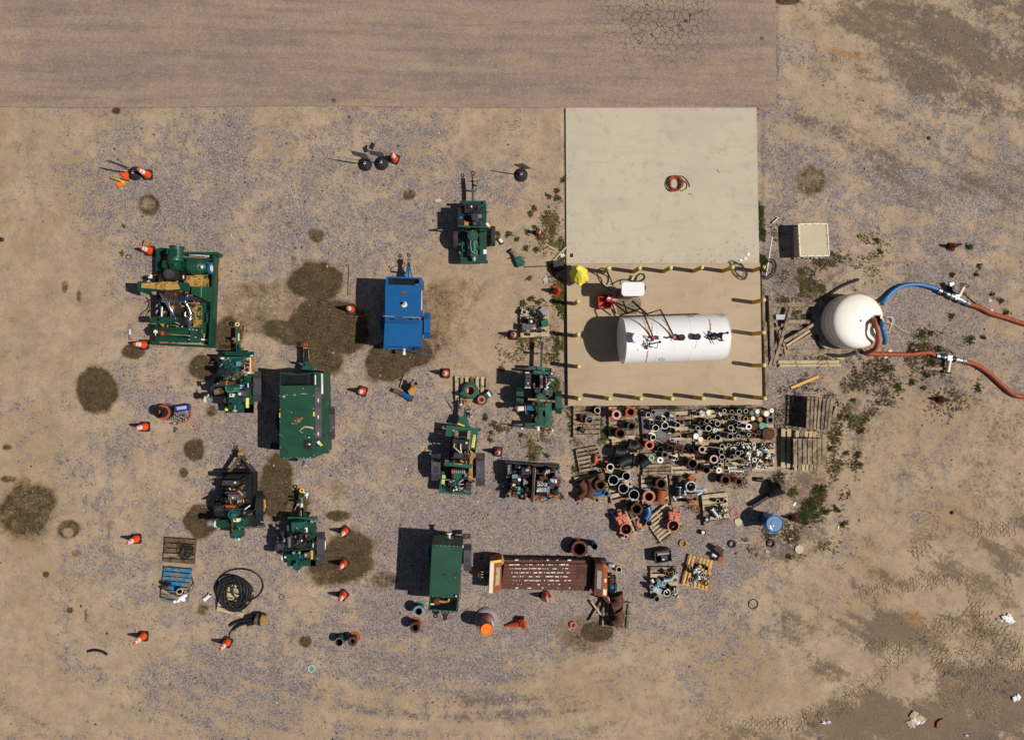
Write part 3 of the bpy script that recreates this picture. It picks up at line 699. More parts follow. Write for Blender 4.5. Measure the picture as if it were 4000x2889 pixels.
for s, pts in rows:
    for i, (px, py) in enumerate(pts):
        p = W(px, py, 1.16); p = Vector((p.x, p.y, .12)); lab = 'yellow bollard ' + s.format(ordn[i])
        if s.startswith('between') and i == 0: lab = 'bollard draped with the yellow tarp at the slab corner'
        if s.startswith('between') and i == 6: lab = 'corner bollard carrying the black hose coil'
        if first: bol.location = p; bol['label'] = lab; first = False
        else: dup(bol, p, random.random() * 6, lab)
# tarp over the corner bollard, cable coil on the other
m = M(); c = W(2257.6, 1046.4, 1.12); prof = []
rnd = random.Random(4); n = 22
rings = []
for j, (h, r_) in enumerate([(1.26, .02), (1.24, .09), (1.1, .14), (.95, .19), (.75, .24), (.52, .3)]):
    ring = []
    for i in range(n):
        a = 2 * math.pi * i / n; rr = r_ * (1 + .10 * math.sin(7 * a + j) * (j / 5)); off = Vector((.07, -.1, 0)) * (j / 5)
        ex = 1 + .5 * max(0, math.cos(a + .9)) * (j / 5)
        ring.append((c.x + off.x + rr * ex * math.cos(a), c.y + off.y + rr * ex * math.sin(a), h + (.06 * math.sin(3 * a) if j == 5 else 0)))
    rings += ring
m.add(rings, [[j * n + i, (j + 1) * n + i, (j + 1) * n + (i + 1) % n, j * n + (i + 1) % n] for j in range(5) for i in range(n)] + [list(range(n))], 'tarp', False)
solo(m, 'yellow_tarp', 'crumpled yellow tarp hung over the corner bollard', 'tarp', (c.x, c.y, .12))
m = M(); c = W(2992, 1048, .9); rnd = random.Random(9)
for k in range(7):
    rr = .2 + .03 * k * rnd.random(); pts = []
    for i in range(25):
        a = 2 * math.pi * i / 24; pts.append((c.x + rr * math.cos(a) * 1.0, c.y + rr * math.sin(a) * 1.2 - .05, .95 - .2 * math.sin(a) * -1 + .03 * k + .05 * rnd.random()))
    m.tube(pts, .011, 'rubber_black', 6, False)
solo(m, 'hose_coil', 'black hose coil looped over the corner bollard', 'hose', (c.x, c.y, .12))

# ------------------------------------------------ fuel tank and its dispenser
t = T(Z21, 'fuel_tank', 'long white horizontal fuel tank with rust streaks on the slab', 'fuel tank', 1170, 450)
ZC, RT = .98, .83
a = Z21.w(622, 466, 1.7); b_ = Z21.w(1745, 434, 1.7); a.z = b_.z = ZC
ya, yb = Z21.w(622, 470, ZC).y, Z21.w(1745, 432, ZC).y; a.y, b_.y = ya, yb
d, u, v = M.axes(b_ - a); L = (b_ - a).length
shell = t.P('tank_shell', 'white_tank')
prof = [(-.05, 0), (-.05, .45), (-.035, .7), (0, RT)] + [(L * k / 8, RT) for k in range(1, 9)] + [(L + .035, .7), (L + .05, .45), (L + .05, 0)]
shell.lathe(a, d, prof, 'white_tank', 48)
for f in (0.004, .3, .63, .996):
    shell.lathe(a + d * (L * f - .008), d, [(0, RT), (.0, RT + .005), (.016, RT + .005), (.016, RT)], 'white_tank', 48)
for f in (.16, .84):
    s_ = t.P('saddle', 'gauge'); c = a + d * L * f
    s_.prism([(c.x - .12, c.y - .6), (c.x + .12, c.y - .6), (c.x + .12, c.y + .6), (c.x - .12, c.y + .6)], .12, .42, 'gauge')
def onshell(x, y, lift=0.0):
    """point of the tank surface under a spot of the survey frame"""
    p = Z21.w(x, y, 1.5)
    for _ in range(8):
        ax = a + d * ((p - a).dot(d)); off = p.y - ax.y; off = max(-RT * .99, min(RT * .99, off))
        z = ZC + math.sqrt(RT * RT - off * off); p = Z21.w(x, y, z)
    return Vector((p.x, p.y, z + lift))
def decal(name, pts, mat, lift=.012, parent=shell, w=None):
    g = t.P(name, mat, parent)
    if w:  # ribbon along a polyline in frame units
        fine = spline([Vector((x, y, 0)) for x, y in pts], 5); wl = len(fine) - 1
        L_ = []; R_ = []
        for i, p in enumerate(fine):
            q = fine[min(i + 1, wl)] - fine[max(i - 1, 0)]; nn = Vector((-q.y, q.x, 0)).normalized()
            ww = w[0] + (w[1] - w[0]) * i / wl; ww *= 1 + .35 * math.sin(i * 1.7)
            L_.append(onshell(p.x + nn.x * ww, p.y + nn.y * ww, lift)); R_.append(onshell(p.x - nn.x * ww, p.y - nn.y * ww, lift))
        k = len(L_); g.add(L_ + R_, [[i, i + 1, k + i + 1, k + i] for i in range(k - 1)], mat, True)
    else:
        c = Vector((sum(p[0] for p in pts) / len(pts), sum(p[1] for p in pts) / len(pts), 0))
        V = [onshell(c.x, c.y, lift)] + [onshell(x, y, lift) for x, y in pts]; k = len(pts)
        g.add(V, [[0, i + 1, (i + 1) % k + 1] for i in range(k)], mat, True)
    return g
pm('streak', '#cf8a26', .7, 0, '#ecca8c', .35, 16, .2)
pm('streak_faint', '#dcb878', .7, 0, '#ece0c8', .45, 16, .1)
decal('rust_streak', [(858, 340), (868, 390), (900, 445), (915, 460)], 'streak', w=(3, 20))
decal('rust_streak', [(800, 230), (830, 280), (858, 360)], 'streak_faint', w=(4, 14))
decal('rust_streak', [(862, 560), (852, 640), (835, 710)], 'streak', w=(7, 4))
decal('rust_streak', [(1020, 240), (1070, 300), (1115, 400), (1120, 440)], 'streak_faint', w=(4, 14))
decal('rust_streak', [(1108, 370), (1118, 430), (1115, 475)], 'streak', w=(2, 9))
decal('rust_streak', [(1525, 240), (1535, 300), (1535, 360)], 'streak', w=(3, 9))
decal('rust_streak', [(905, 270), (910, 330), (905, 380)], 'streak_faint', w=(2, 8))
decal('rust_streak', [(1385, 470), (1382, 520), (1360, 555)], 'streak_faint', w=(2, 3))
for cx_, cy_ in ((1325, 200), (1008, 673)):
    decal('round_badge', [(cx_ + 33 * math.cos(i * .4189), cy_ + 17 * math.sin(i * .4189)) for i in range(15)], 'gauge')
    decal('round_badge_face', [(cx_ + 27 * math.cos(i * .4189), cy_ + 13 * math.sin(i * .4189)) for i in range(15)], 'white', .016)
    decal('round_badge_mark', [(cx_ - 16, cy_ + 8), (cx_ - 3, cy_ - 2), (cx_ - 8, cy_ - 9), (cx_ + 8, cy_ - 2), (cx_ + 3, cy_ + 8), (cx_ - 4, cy_ + 2)], 'grey' if cx_ > 1200 else 'yellow', .019)
    if cx_ < 1200: decal('round_badge_dot', [(cx_ + 6, cy_ + 2), (cx_ + 14, cy_ + 3), (cx_ + 10, cy_ + 9)], 'cobalt', .021)
# stencilled words on the shell
def words(txt, x0, y0, x1, hgt, parent, mat, name):
    cu = bpy.data.curves.new('w', 'FONT'); cu.body = txt; ob = bpy.data.objects.new('w', cu); C.objects.link(ob)
    dg_ = bpy.context.evaluated_depsgraph_get(); mm = ob.evaluated_get(dg_).to_mesh()
    vs = [v_.co.copy() for v_ in mm.vertices]; fs = [list(p_.vertices) for p_ in mm.polygons]
    X0 = min(v_.x for v_ in vs); X1 = max(v_.x for v_ in vs); Y0 = min(v_.y for v_ in vs); Y1 = max(v_.y for v_ in vs)
    out = [((v_.x - X0) / (X1 - X0), (v_.y - Y0) / (Y1 - Y0)) for v_ in vs]
    ob.evaluated_get(dg_).to_mesh_clear(); bpy.data.objects.remove(ob); bpy.data.curves.remove(cu)
    return out, fs
for txt, x0, x1, y0, y1 in (('NO SMOKING', 1712, 1588, 182, 192), ('DIESEL', 1690, 1625, 203, 212)):
    o_, f_ = words(txt, 0, 0, 0, 0, None, None, None)
    g = t.P('stencil_words', 'slate', shell)
    g.add([onshell(x0 + (x1 - x0) * px_, y0 + (y1 - y0) * py_, .014) for px_, py_ in o_], f_, 'slate')
# top fittings
def vert(name, x, y, r, h, mat, cap=None):
    p = onshell(x, y); g = t.P(name, mat); base = Vector((p.x, p.y, p.z - .04)); tp = Z21.w(x, y, p.z + h); g.cyl((tp.x, tp.y, p.z - .04), (tp.x, tp.y, p.z + h), Z21.m(r, x, y), None, mat, 20)
    if cap: g.cyl((tp.x, tp.y, p.z + h), (tp.x, tp.y, p.z + h + .02), Z21.m(r, x, y) * 1.1, None, cap, 20)
    return g
vert('manway_lid', 750, 440, 48, .28, 'white', 'white'); vert('manway_lid', 1712, 432, 42, .16, 'white', 'white')
vert('vent_cap', 1228, 436, 30, .2, 'rust_dark', 'rust_dark'); vert('vent_cap', 1397, 428, 30, .2, 'rust_dark', 'rust_dark'); vert('filler_cap', 998, 440, 20, .16, 'cream', 'white')
vert('small_valve', 1072, 437, 10, .12, 'rust_dark'); vert('small_valve', 918, 436, 12, .14, 'rust_dark', 'red'); vert('small_valve', 1145, 434, 13, .14, 'rust_dark', 'salmon')
zt = ZC + RT
g = t.P('fuel_pipe', 'rust_dark'); g.t([(918, 436, zt + .1), (800, 145, zt + .12), (775, 125, 1.6), (640, 175, .9), (560, 195, .5)], .028, 'rust_dark')
g.t([(800, 145, zt + .12), (700, 45, 1.2)], .025, 'rust_dark')
g = t.P('fuel_pipe', 'rust_dark'); g.t([(1145, 434, zt + .1), (995, 135, zt + .12), (850, 182, 1.3), (755, 95, 1.1), (690, 45, .9)], .028, 'rust_dark')
g = t.P('vent_pipe', 'rust_dark'); g.t([(865, 510, zt + .1), (985, 485, zt + .45)], .022, 'rust_dark'); g.ball(Z21.w(990, 485, zt + .47), .05, 'rust')
g = t.P('vent_pipe', 'rust_dark'); g.t([(1540, 418, zt + .12), (1718, 386, zt + .55)], .024, 'rust_dark'); g.ball(Z21.w(1720, 385, zt + .56), .05, 'rust')
g = t.P('gauge_head', 'slate'); g.clutter(815, 425, 890, 520, zt, zt + .15, 12, ['slate', 'rust_dark', 'rust', 'gauge', 'white'], 3); g.t([(830, 500, zt + .1), (845, 555, zt), (880, 560, zt), (880, 510, zt + .1)], .012, 'black'); g.t([(820, 540, zt), (850, 520, zt + .12), (880, 555, zt)], .01, 'black')
g = t.P('gauge_head', 'slate'); g.clutter(1500, 390, 1660, 440, zt, zt + .12, 14, ['slate', 'rust_dark', 'gauge', 'white'], 5); g.t([(1480, 430, zt + .05), (1540, 458, zt + .1), (1600, 450, zt + .1), (1650, 410, zt + .1)], .01, 'black')
t.P('stair_plate', 'white').b(755, 540, 870, 580, zt - .12, zt - .06, 'white')
t.done()
# dispenser cabinet with white roof
t = T(Z20, 'fuel_dispenser', 'fuel dispenser with a white roof beside the tank', 'fuel pump', 1300, 850)
oct_ = lambda x0, y0, x1, y1, k: [(x0 + k, y0), (x1 - k, y0), (x1, y0 + k * 1.2), (x1, y1 - k * 1.2), (x1 - k, y1), (x0 + k, y1), (x0, y1 - k * 1.2), (x0, y0 + k * 1.2)]
t.P('roof', 'white').p(oct_(1170, 622, 1625, 898, 38), 1.62, 1.7, 'white')
b = t.P('cabinet', 'pink'); b.p(oct_(1230, 680, 1560, 870, 20), .15, 1.62, 'plastic_grey'); b.p([(1250, 860), (1540, 860), (1540, 905), (1250, 905)], .6, 1.1, 'pink')
t.P('gauge_box', 'black').b(1600, 690, 1655, 770, 1.2, 1.45, 'black')
h = t.P('fuel_hose', 'rubber_black')
for pts in ([(970, 800, .8), (760, 640, .7), (690, 500, .6), (680, 420, .6), (740, 350, .7), (820, 352, .9)], [(870, 420, .5), (905, 500, .2), (905, 600, .15), (870, 670, .14)], [(880, 400, .8), (940, 540, .5), (1000, 700, .6)],
            [(1140, 670, .5), (1145, 590, .2), (1200, 570, .16), (1300, 575, .16), (1420, 610, .2), (1560, 600, .2), (1630, 540, .16), (1610, 470, .16), (1540, 460, .16), (1470, 520, .16), (1455, 600, .2)], [(1300, 570, .16), (1350, 560, .2), (1375, 520, .2), (1365, 485, .2)]):
    h.tube(spline([Z20.w(*p) for p in pts], 6), .022, 'rubber_black', 8)
t.P('nozzle', 'white').h(1350, 570, 1390, 530, 12, .18, 'white'); t.P('support_strut', 'slate').t([(1200, 1005, .6), (1280, 1240, .16)], .03, 'slate'); t.q[-1][0].t([(1390, 1005, .9), (1560, 1170, .5), (1690, 1270, .2)], .03, 'slate')
t.done()
t = T(Z20, 'spill_tub', 'red spill tub with a pump in it, beside the white roofed dispenser', 'tub', 845, 1000)
b = t.P('tub', 'red'); P4 = [(735, 865), (965, 865), (985, 950), (960, 1135), (780, 1140), (715, 1110), (710, 900)]
b.p(P4, .13, .2, 'red')
for i in range(len(P4)):
    b.beam(*P4[i], *P4[(i + 1) % len(P4)], 14, .13, .5, 'red')
g = t.P('transfer_pump', 'red'); g.c(915, 965, 48, .2, .62, 'red'); g.h(915, 870, 915, 940, 14, .6, 'gauge'); g.b(885, 930, 955, 955, .55, .68, 'white'); g.t([(820, 1080, .3), (870, 1100, .3), (970, 1020, .5), (975, 900, .5)], .02, 'red')
t.done()
m = M(Z20); m.c(1350, 1080, 150, .13, .134, 'x', n=24) if False else None
pm('wet_concrete', '#6b5a44', .35, 0, '#8a7658', .4, 4, .3)
m = M(Z20, 'wet_concrete'); rr = random.Random(2)
m.p([(1050, 1010), (1090, 1270), (1460, 1260), (1500, 1120), (1560, 1090), (1570, 1020), (1530, 940), (1100, 960)], .131, .135, 'wet_concrete')
struct(m, 'wet_patch')

# ------------------------------------------------ round poly tank with the hoses
cy = W(3307, 1259, 0); RP = 1.02
ctop = Z24.w(1333, 545, .85)
t = T(Z24, 'poly_tank', 'round cream plastic tank with a crumpled open hatch', 'water tank', at=(cy.x, cy.y, 0))
g = t.P('tank_wall', 'poly_white'); n = 64; rings = []
def tp(a, r, z):
    """tank skin: the hatch side (right, slightly below) is crushed in"""
    x, y = r * math.cos(a), r * math.sin(a)
    for dx_, dy_, s_, dep in ((.72, -.12, .26, .2), (.4, -.5, .17, .16), (.5, .45, .22, .05), (.75, -.5, .22, .2)):
        q = math.exp(-((x - dx_) ** 2 + (y - dy_) ** 2) / (2 * s_ * s_)); z -= dep * q * min(1, z / .6)
    return (cy.x + x, cy.y + y, z)
levels = [(1.0, 0), (1.02, .02), (1.02, .22), (1.0, .23), (1.0, .25), (1.02, .26), (1.02, .52), (1.0, .53), (1.0, .55), (1.02, .56), (1.0, .72), (.985, .76), (.985, .78), (.96, .82), (.93, .86), (.85, .9), (.72, .925), (.58, .94), (.44, .95), (.3, .955), (.16, .957), (.04, .957)]
vs = []
for r_, z_ in levels:
    vs += [tp(2 * math.pi * i / n, r_, z_) for i in range(n)]
hx, hy = .68, -.02
fs = []
for j in range(len(levels) - 1):
    for i in range(n):
        q = [j * n + i, j * n + (i + 1) % n, (j + 1) * n + (i + 1) % n, (j + 1) * n + i]
        c = sum((Vector(vs[k]) for k in q), Vector()) / 4 - cy
        if c.z > .45 and ((c.x - hx) / .25) ** 2 + ((c.y - hy) / .24) ** 2 < 1: continue
        fs.append(q)
g.add(vs, fs, 'poly_white', True)
g.add([tp(2 * math.pi * i / n, .985, .765) for i in range(n)] + [(x, y, z + .012) for x, y, z in [tp(2 * math.pi * i / n, 1.0, .765) for i in range(n)]], [[i, (i + 1) % n, n + (i + 1) % n, n + i] for i in range(n)], 'tan', True)  # tan ring: the shade under the shoulder, put into the colour
t.P('hatch_rim', 'poly_white').tube([tp(math.atan2(hy + .25 * math.sin(a), hx + .26 * math.cos(a)), math.hypot(hx + .26 * math.cos(a), hy + .25 * math.sin(a)), .965) for a in [2 * math.pi * i / 7 for i in range(8)]], .016, 'cream', 6, False)
st = t.P('lid_strap', 'cream')
for pts in ([(1720, 495, .5), (1760, 490, .25), (1808, 495, .12), (1800, 560, .04), (1780, 600, .03)], [(1720, 530, .4), (1790, 590, .1), (1840, 600, .03), (1900, 650, .02), (2030, 712, .015)], [(1808, 500, .1), (1825, 540, .06), (1785, 610, .03), (1760, 690, .02), (1715, 710, .02)]):
    st.tube([Z24.w(*p) for p in pts], .014, 'cream', 4)
t.done()
# hoses
def hose(name, lab, pts, r, mat, fr, ribs=False):
    path = spline([fr.w(*p) for p in pts], 12); m = M()
    if ribs:   # wire helix shows as ribs
        dense = []; rs = []
        for a_, b2 in zip(path, path[1:]):
            k = max(2, int((b2 - a_).length / .012))
            for i in range(k): dense.append(a_.lerp(b2, i / k))
        rs = [r * (1.06 if (i // 2) % 2 else .94) for i in range(len(dense))]
        m.tube(dense, rs, mat, 12)
    else: m.tube(path, r, mat, 14)
    return m
Z24o = Z24
m = hose('', '', [(1640, 545, .35), (1650, 600, .95), (1680, 700, .95), (1700, 800, .8), (1690, 850, .45)], .085, 'hose_blue', Z24)
solo(m, 'blue_hose', 'short bend of blue hose dropping into the cream tank hatch', 'hose', Z24.w(1680, 700, 0))
m = hose('', '', [(1540, 520, .8), (1560, 580, 1.1), (1600, 700, 1.12), (1600, 830, .95), (1560, 930, .5), (1460, 985, .16), (1560, 1005, .09), (1900, 1010, .09), (2065, 1010, .09), (2300, 985, .09), (2395, 1030, .09)], .08, 'hose_orange', Z24, True)
solo(m, 'orange_hose', 'orange ribbed hose from the tank hatch to the lower valve', 'hose', Z24.w(1700, 1000, 0), 'orange suction hoses')
m = hose('', '', [(105, 670, .25), (135, 625, .12), (210, 550, .1), (300, 505, .1), (420, 492, .1), (530, 510, .1), (618, 540, .1)], .078, 'hose_blue', Z25)
solo(m, 'blue_hose', 'long arching blue hose from the tank to the upper valve', 'hose', Z25.w(400, 492, 0))
m = hose('', '', [(905, 675, .1), (1000, 705, .09), (1100, 755, .09), (1250, 800, .09), (1400, 850, .09), (1600, 900, .09)], .085, 'hose_orange', Z25, True)
solo(m, 'orange_hose', 'orange ribbed hose running right from the upper hose valve', 'hose', Z25.w(1100, 760, 0), 'orange suction hoses')
m = hose('', '', [(870, 1200, .09), (960, 1225, .09), (1080, 1300, .09), (1190, 1400, .09), (1300, 1490, .09), (1400, 1520, .09), (1600, 1530, .09)], .085, 'hose_orange', Z25, True)
solo(m, 'orange_hose', 'orange ribbed hose curving off right from the lower hose valve', 'hose', Z25.w(1100, 1320, 0), 'orange suction hoses')
m = hose('', '', [(740, 740, .06), (800, 880, .05), (900, 990, .05), (1040, 1030, .05), (1180, 1020, .05), (1290, 985, .05)], .06, 'rubber_black', Z24)
solo(m, 'black_hose', 'dark hose curling round the foot of the cream tank', 'hose', Z24.w(1000, 1020, 0))
m = hose('', '', [(930, 170, .04), (1060, 80, .04), (1200, 15, .04), (1330, -30, .04)], .055, 'rubber_black', Z24)
solo(m, 'black_hose', 'dark straight hose running off above the cream tank', 'hose', Z24.w(1100, 60, 0))
def hvalve(lab, pts, vx, vy, hx_, hy_):
    t = T(Z25, 'hose_valve', lab, 'valve', vx, vy); g = t.P('coupling', 'aluminium')
    (x0, y0), (x1, y1) = pts
    for i in range(8):
        f0, f1 = i / 8, (i + .82) / 8; r_ = (22, 25, 19, 26, 21, 27, 20, 23)[i]
        g.h(x0 + (x1 - x0) * f0, y0 + (y1 - y0) * f0, x0 + (x1 - x0) * f1, y0 + (y1 - y0) * f1, r_, .12, ('aluminium', 'slate', 'aluminium', 'aluminium', 'slate', 'aluminium', 'aluminium', 'gauge')[i], n=14)
    b = t.P('valve_body', 'cream'); b.h(vx, vy, hx_, hy_, 15, .16, 'cream'); b.b(vx - 20, vy - 22, vx + 20, vy + 22, .04, .24, 'aluminium')
    w_ = t.P('hand_wheel', 'black'); d_ = (Z25.w(hx_, hy_, .2) - Z25.w(vx, vy, .2)).normalized(); c = Z25.w(hx_, hy_, .22)
    w_.torus(c, .15, .014, 'black', 20, 6, d_); dd, u_, v_ = M.axes(d_)
    for i in range(4): w_.tube([c, c + (u_ * math.cos(i * 1.57) + v_ * math.sin(i * 1.57)) * .15], .01, 'black', 5)
    t.done()
hvalve('upper hose valve, dark body with its hand wheel pointing up', ((620, 545), (910, 675)), 800, 610, 860, 500)
hvalve('lower hose valve, metal body with a hand wheel pointing down', ((600, 1145), (875, 1195)), 730, 1165, 705, 1300)
t = T(Z25, 'motor_head', 'black valve actuator with a white cap beside the upper hose valve', 'actuator', 785, 530)
g = t.P('housing', 'black'); g.c(787, 528, 36, .0, .3, 'black'); g.b(770, 510, 800, 535, .3, .33, 'tan'); t.P('cap', 'white').p([(725, 480), (760, 470), (775, 495), (735, 512)], .2, .28, 'white'); t.done()

# ------------------------------------------------ beige utility box
t = T(Z23, 'utility_box', 'square beige utility box with a flat bolted lid', 'utility box', 690, 390)
LD = [(525, 178), (890, 175), (916, 583), (545, 592)]
t.P('box_body', 'concrete_block').p([(540, 190), (875, 188), (900, 572), (555, 580)], 0, .58, 'concrete_block')
lid = t.P('lid', 'concrete_block'); lid.p(LD, .58, .62, 'concrete_block')
for i in range(4): lid.beam(*LD[i], *LD[(i + 1) % 4], 14, .6, .64, 'cream')
bo = t.P('bolt', 'slate', lid)
for x, y in ((622, 185), (724, 183), (812, 181), (532, 330), (538, 443), (893, 323), (902, 432), (640, 585), (742, 581), (836, 577)): bo.c(x, y, 5, .6, .655, 'slate', n=6)
t.done()
t = T(Z23, 'stone_footing', 'rough pale stone footing under the beige utility box', 'footing', 700, 590)
g = t.P('stones', 'stone_light'); rr = random.Random(8)
for i in range(26):
    x = 470 + i * 17; g.b(x, 588 + rr.random() * 10, x + 15, 612 + rr.random() * 16, 0, .1 + .12 * rr.random(), 'stone_light')
t.done()

# ------------------------------------------------ timbers
def plank(fr, x0, y0, x1, y1, wd, z0, z1, mat, lab, name='timber', grp=None):
    m = M(fr, mat); m.beam(x0, y0, x1, y1, wd, z0, z1, mat)
    solo(m, name, lab, 'timber' if name == 'timber' else name.replace('_', ' '), fr.w((x0 + x1) / 2, (y0 + y1) / 2, 0), grp)
tb = 'loose timbers between the slab and the round tank'
plank(Z23, 68, 800, 85, 1500, 36, 0, .14, 'wood_grey', 'long grey edge beam beside the slab, upper length', grp=tb)
plank(Z24, 35, 560, 65, 1640, 46, 0, .15, 'wood_grey', 'long grey edge beam beside the slab, lower length', grp=tb)
plank(Z24, 70, 190, 84, 800, 30, 0, .06, 'wood_dark', 'thin dark board in the gap beside the raised sleeper', grp=tb)
plank(Z24, 110, 190, 138, 1052, 55, .05, .24, 'wood_grey', 'thick raised sleeper carrying the cross timbers', grp=tb)
plank(Z24, 138, 325, 838, 312, 58, .0, .14, 'wood_grey', 'wide cross timber at the top running to the tank', grp=tb)
plank(Z24, 218, 975, 1080, 965, 58, 0, .14, 'wood', 'wide cross timber below the fan of boards', grp=tb)
plank(Z24, 310, 556, 668, 558, 50, .02, .14, 'wood', 'short cross timber, upper of two in the middle', grp=tb)
plank(Z24, 150, 650, 560, 650, 46, .02, .14, 'wood', 'short cross timber, lower of two in the middle', grp=tb)
plank(Z24, 392, 365, 152, 1165, 38, .16, .26, 'wood', 'long diagonal timber lying on top of the others', grp=tb)
plank(Z24, 300, 835, 720, 588, 42, .14, .24, 'wood', 'fanned board nearest the top', grp=tb)
plank(Z24, 330, 895, 655, 680, 34, .08, .18, 'wood_pale', 'middle one of the three fanned boards', grp=tb)
plank(Z24, 345, 930, 680, 725, 30, .03, .12, 'wood', 'lowest one of the three fanned boards', grp=tb)
plank(Z24, 195, 570, 215, 800, 24, .02, .1, 'wood', 'short upright stub next to the sleeper', grp=tb)
plank(Z24, 278, 775, 330, 1040, 26, .14, .2, 'wood', 'narrow lath crossing the wide lower timber', grp=tb)
plank(Z24, 218, 1115, 1062, 1113, 46, 0, .1, 'wood_pale', 'upper of two parallel pale beams', grp=tb)
plank(Z24, 236, 1166, 1086, 1160, 36, 0, .1, 'wood_pale', 'lower of two parallel pale beams', grp=tb)
plank(Z24, 1030, 1045, 1130, 1075, 40, 0, .04, 'wood_pale', 'broken wedge of wood under the dark hose', grp=tb)
plank(Z24, 395, 1478, 780, 1315, 38, 0, .05, 'wood_new', 'yellow new board lying alone on gravel')
plank(Z24, 185, 492, 332, 490, 70, .05, .2, 'gauge', 'small grey concrete block on the timbers', 'concrete_block')
plank(Z5, 318, 250, 298, 690, 34, 0, .05, 'wood', 'narrow drilled board standing parallel to the blue trailer')
plank(Z19, 1100, 240, 855, 495, 22, .02, .06, 'wood_pale', 'long splinter board reaching onto the upper slab')
plank(Z19, 745, 255, 965, 385, 22, 0, .03, 'wood_pale', 'upper loose lath in the weeds by the slab')
plank(Z19, 735, 330, 950, 395, 16, 0, .03, 'wood_pale', 'lower loose lath in the weeds by the slab')
plank(Z25, 490, 1258, 775, 1265, 26, 0, .06, 'wood', 'board under the hand wheel of the lower valve')
plank(Z25, 850, 545, 1010, 680, 34, 0, .06, 'wood', 'board pointing away from the upper valve')
plank(Z30, 1270, 1440, 1510, 1445, 18, 0, .03, 'wood_pale', 'thin lath next to the black rubber ring')
plank(Z19, 450, 578, 830, 565, 14, .0, .02, 'black', 'dark strip lying beside the green valve', 'strip')
plank(Z22, 2055, 1090, 1970, 1638, 10, .0, .025, 'white', 'white plastic conduit along the slab corner', 'conduit')
plank(Z23, 190, 165, 270, 95, 8, .02, .1, 'white', 'thin white rod near the slab weeds', 'rod')
# ------------------------------------------------ pallets
def lerp2(a, b, f): return (a[0] + (b[0] - a[0]) * f, a[1] + (b[1] - a[1]) * f)
def pallet(fr, c4, lab, n=7, z0=0.0, mat='wood', wide=.62, grp='wooden pallets', seed=None):
    """c4: corners of the top in frame units, boards run c4[0] -> c4[1]"""
    rr = random.Random(seed or hash(lab) % 1000 + 1); ztop = z0 + .135
    a, b, c, d = c4; cen = lerp2(lerp2(a, c, .5), lerp2(b, d, .5), .5)
    t = T(fr, 'wooden_pallet', lab, 'pallet', at=(*fr.w(*cen, ztop).xy, z0), group=grp)
    q = lambda u, v: lerp2(lerp2(a, b, u), lerp2(d, c, u), v)
    g = t.P('deck_boards', mat); pitch = 1 / (n - 1 + wide)
    for i in range(n):
        v0 = i * pitch; v1 = v0 + pitch * wide * rr.uniform(.94, 1.05); j0 = rr.uniform(-.008, .008); j1 = rr.uniform(-.008, .008)
        g.p([q(j0, v0), q(1 + j1, v0), q(1 + j1, v1), q(j0, v1)], ztop - .022, ztop, rr.choice([mat, mat, mat, 'wood' if mat != 'wood_blue' else mat, 'wood_grey' if mat != 'wood_blue' else mat]))
    for u in (.012, .48, .95):
        s_ = t.P('stringer', mat if mat != 'wood_blue' else 'wood_blue'); s_.p([q(u, .004), q(u + .038, .004), q(u + .038, .996), q(u, .996)], z0 + .02, ztop - .022, mat)
    g = t.P('bottom_boards', mat)
    for v in (0.0, .44, .88): g.p([q(0, v), q(1, v), q(1, v + .12), q(0, v + .12)], z0, z0 + .02, mat)
    t.done()
def box4(x0, y0, x1, y1): return [(x0, y0), (x1, y0), (x1, y1), (x0, y1)]
pallet(Z11, [(885, 190), (1478, 225), (1440, 688), (855, 645)], 'brown pallet with a heap of dark cable on it', 5, mat='wood_dark', wide=.78)
pallet(Z11, [(868, 742), (1395, 782), (1322, 1385), (803, 1312)], 'bright blue painted pallet', 7, mat='wood_blue', wide=.8)
pallet(Z12, [(450, 430), (890, 520), (775, 1018), (348, 915)], 'pallet under the big black hose coil', 6, mat='wood_pale', wide=.72)
pallet(Z16, [(612, 285), (605, -35), (1062, -30), (1052, 280)], 'slatted pallet of green pump volutes', 7, mat='wood_pale', wide=.62)
pallet(Z19, [(395, 1128), (795, 1122), (800, 1540), (405, 1558)], 'pallet of scrap parts beside the tank slab', 6, mat='wood_pale', wide=.86)
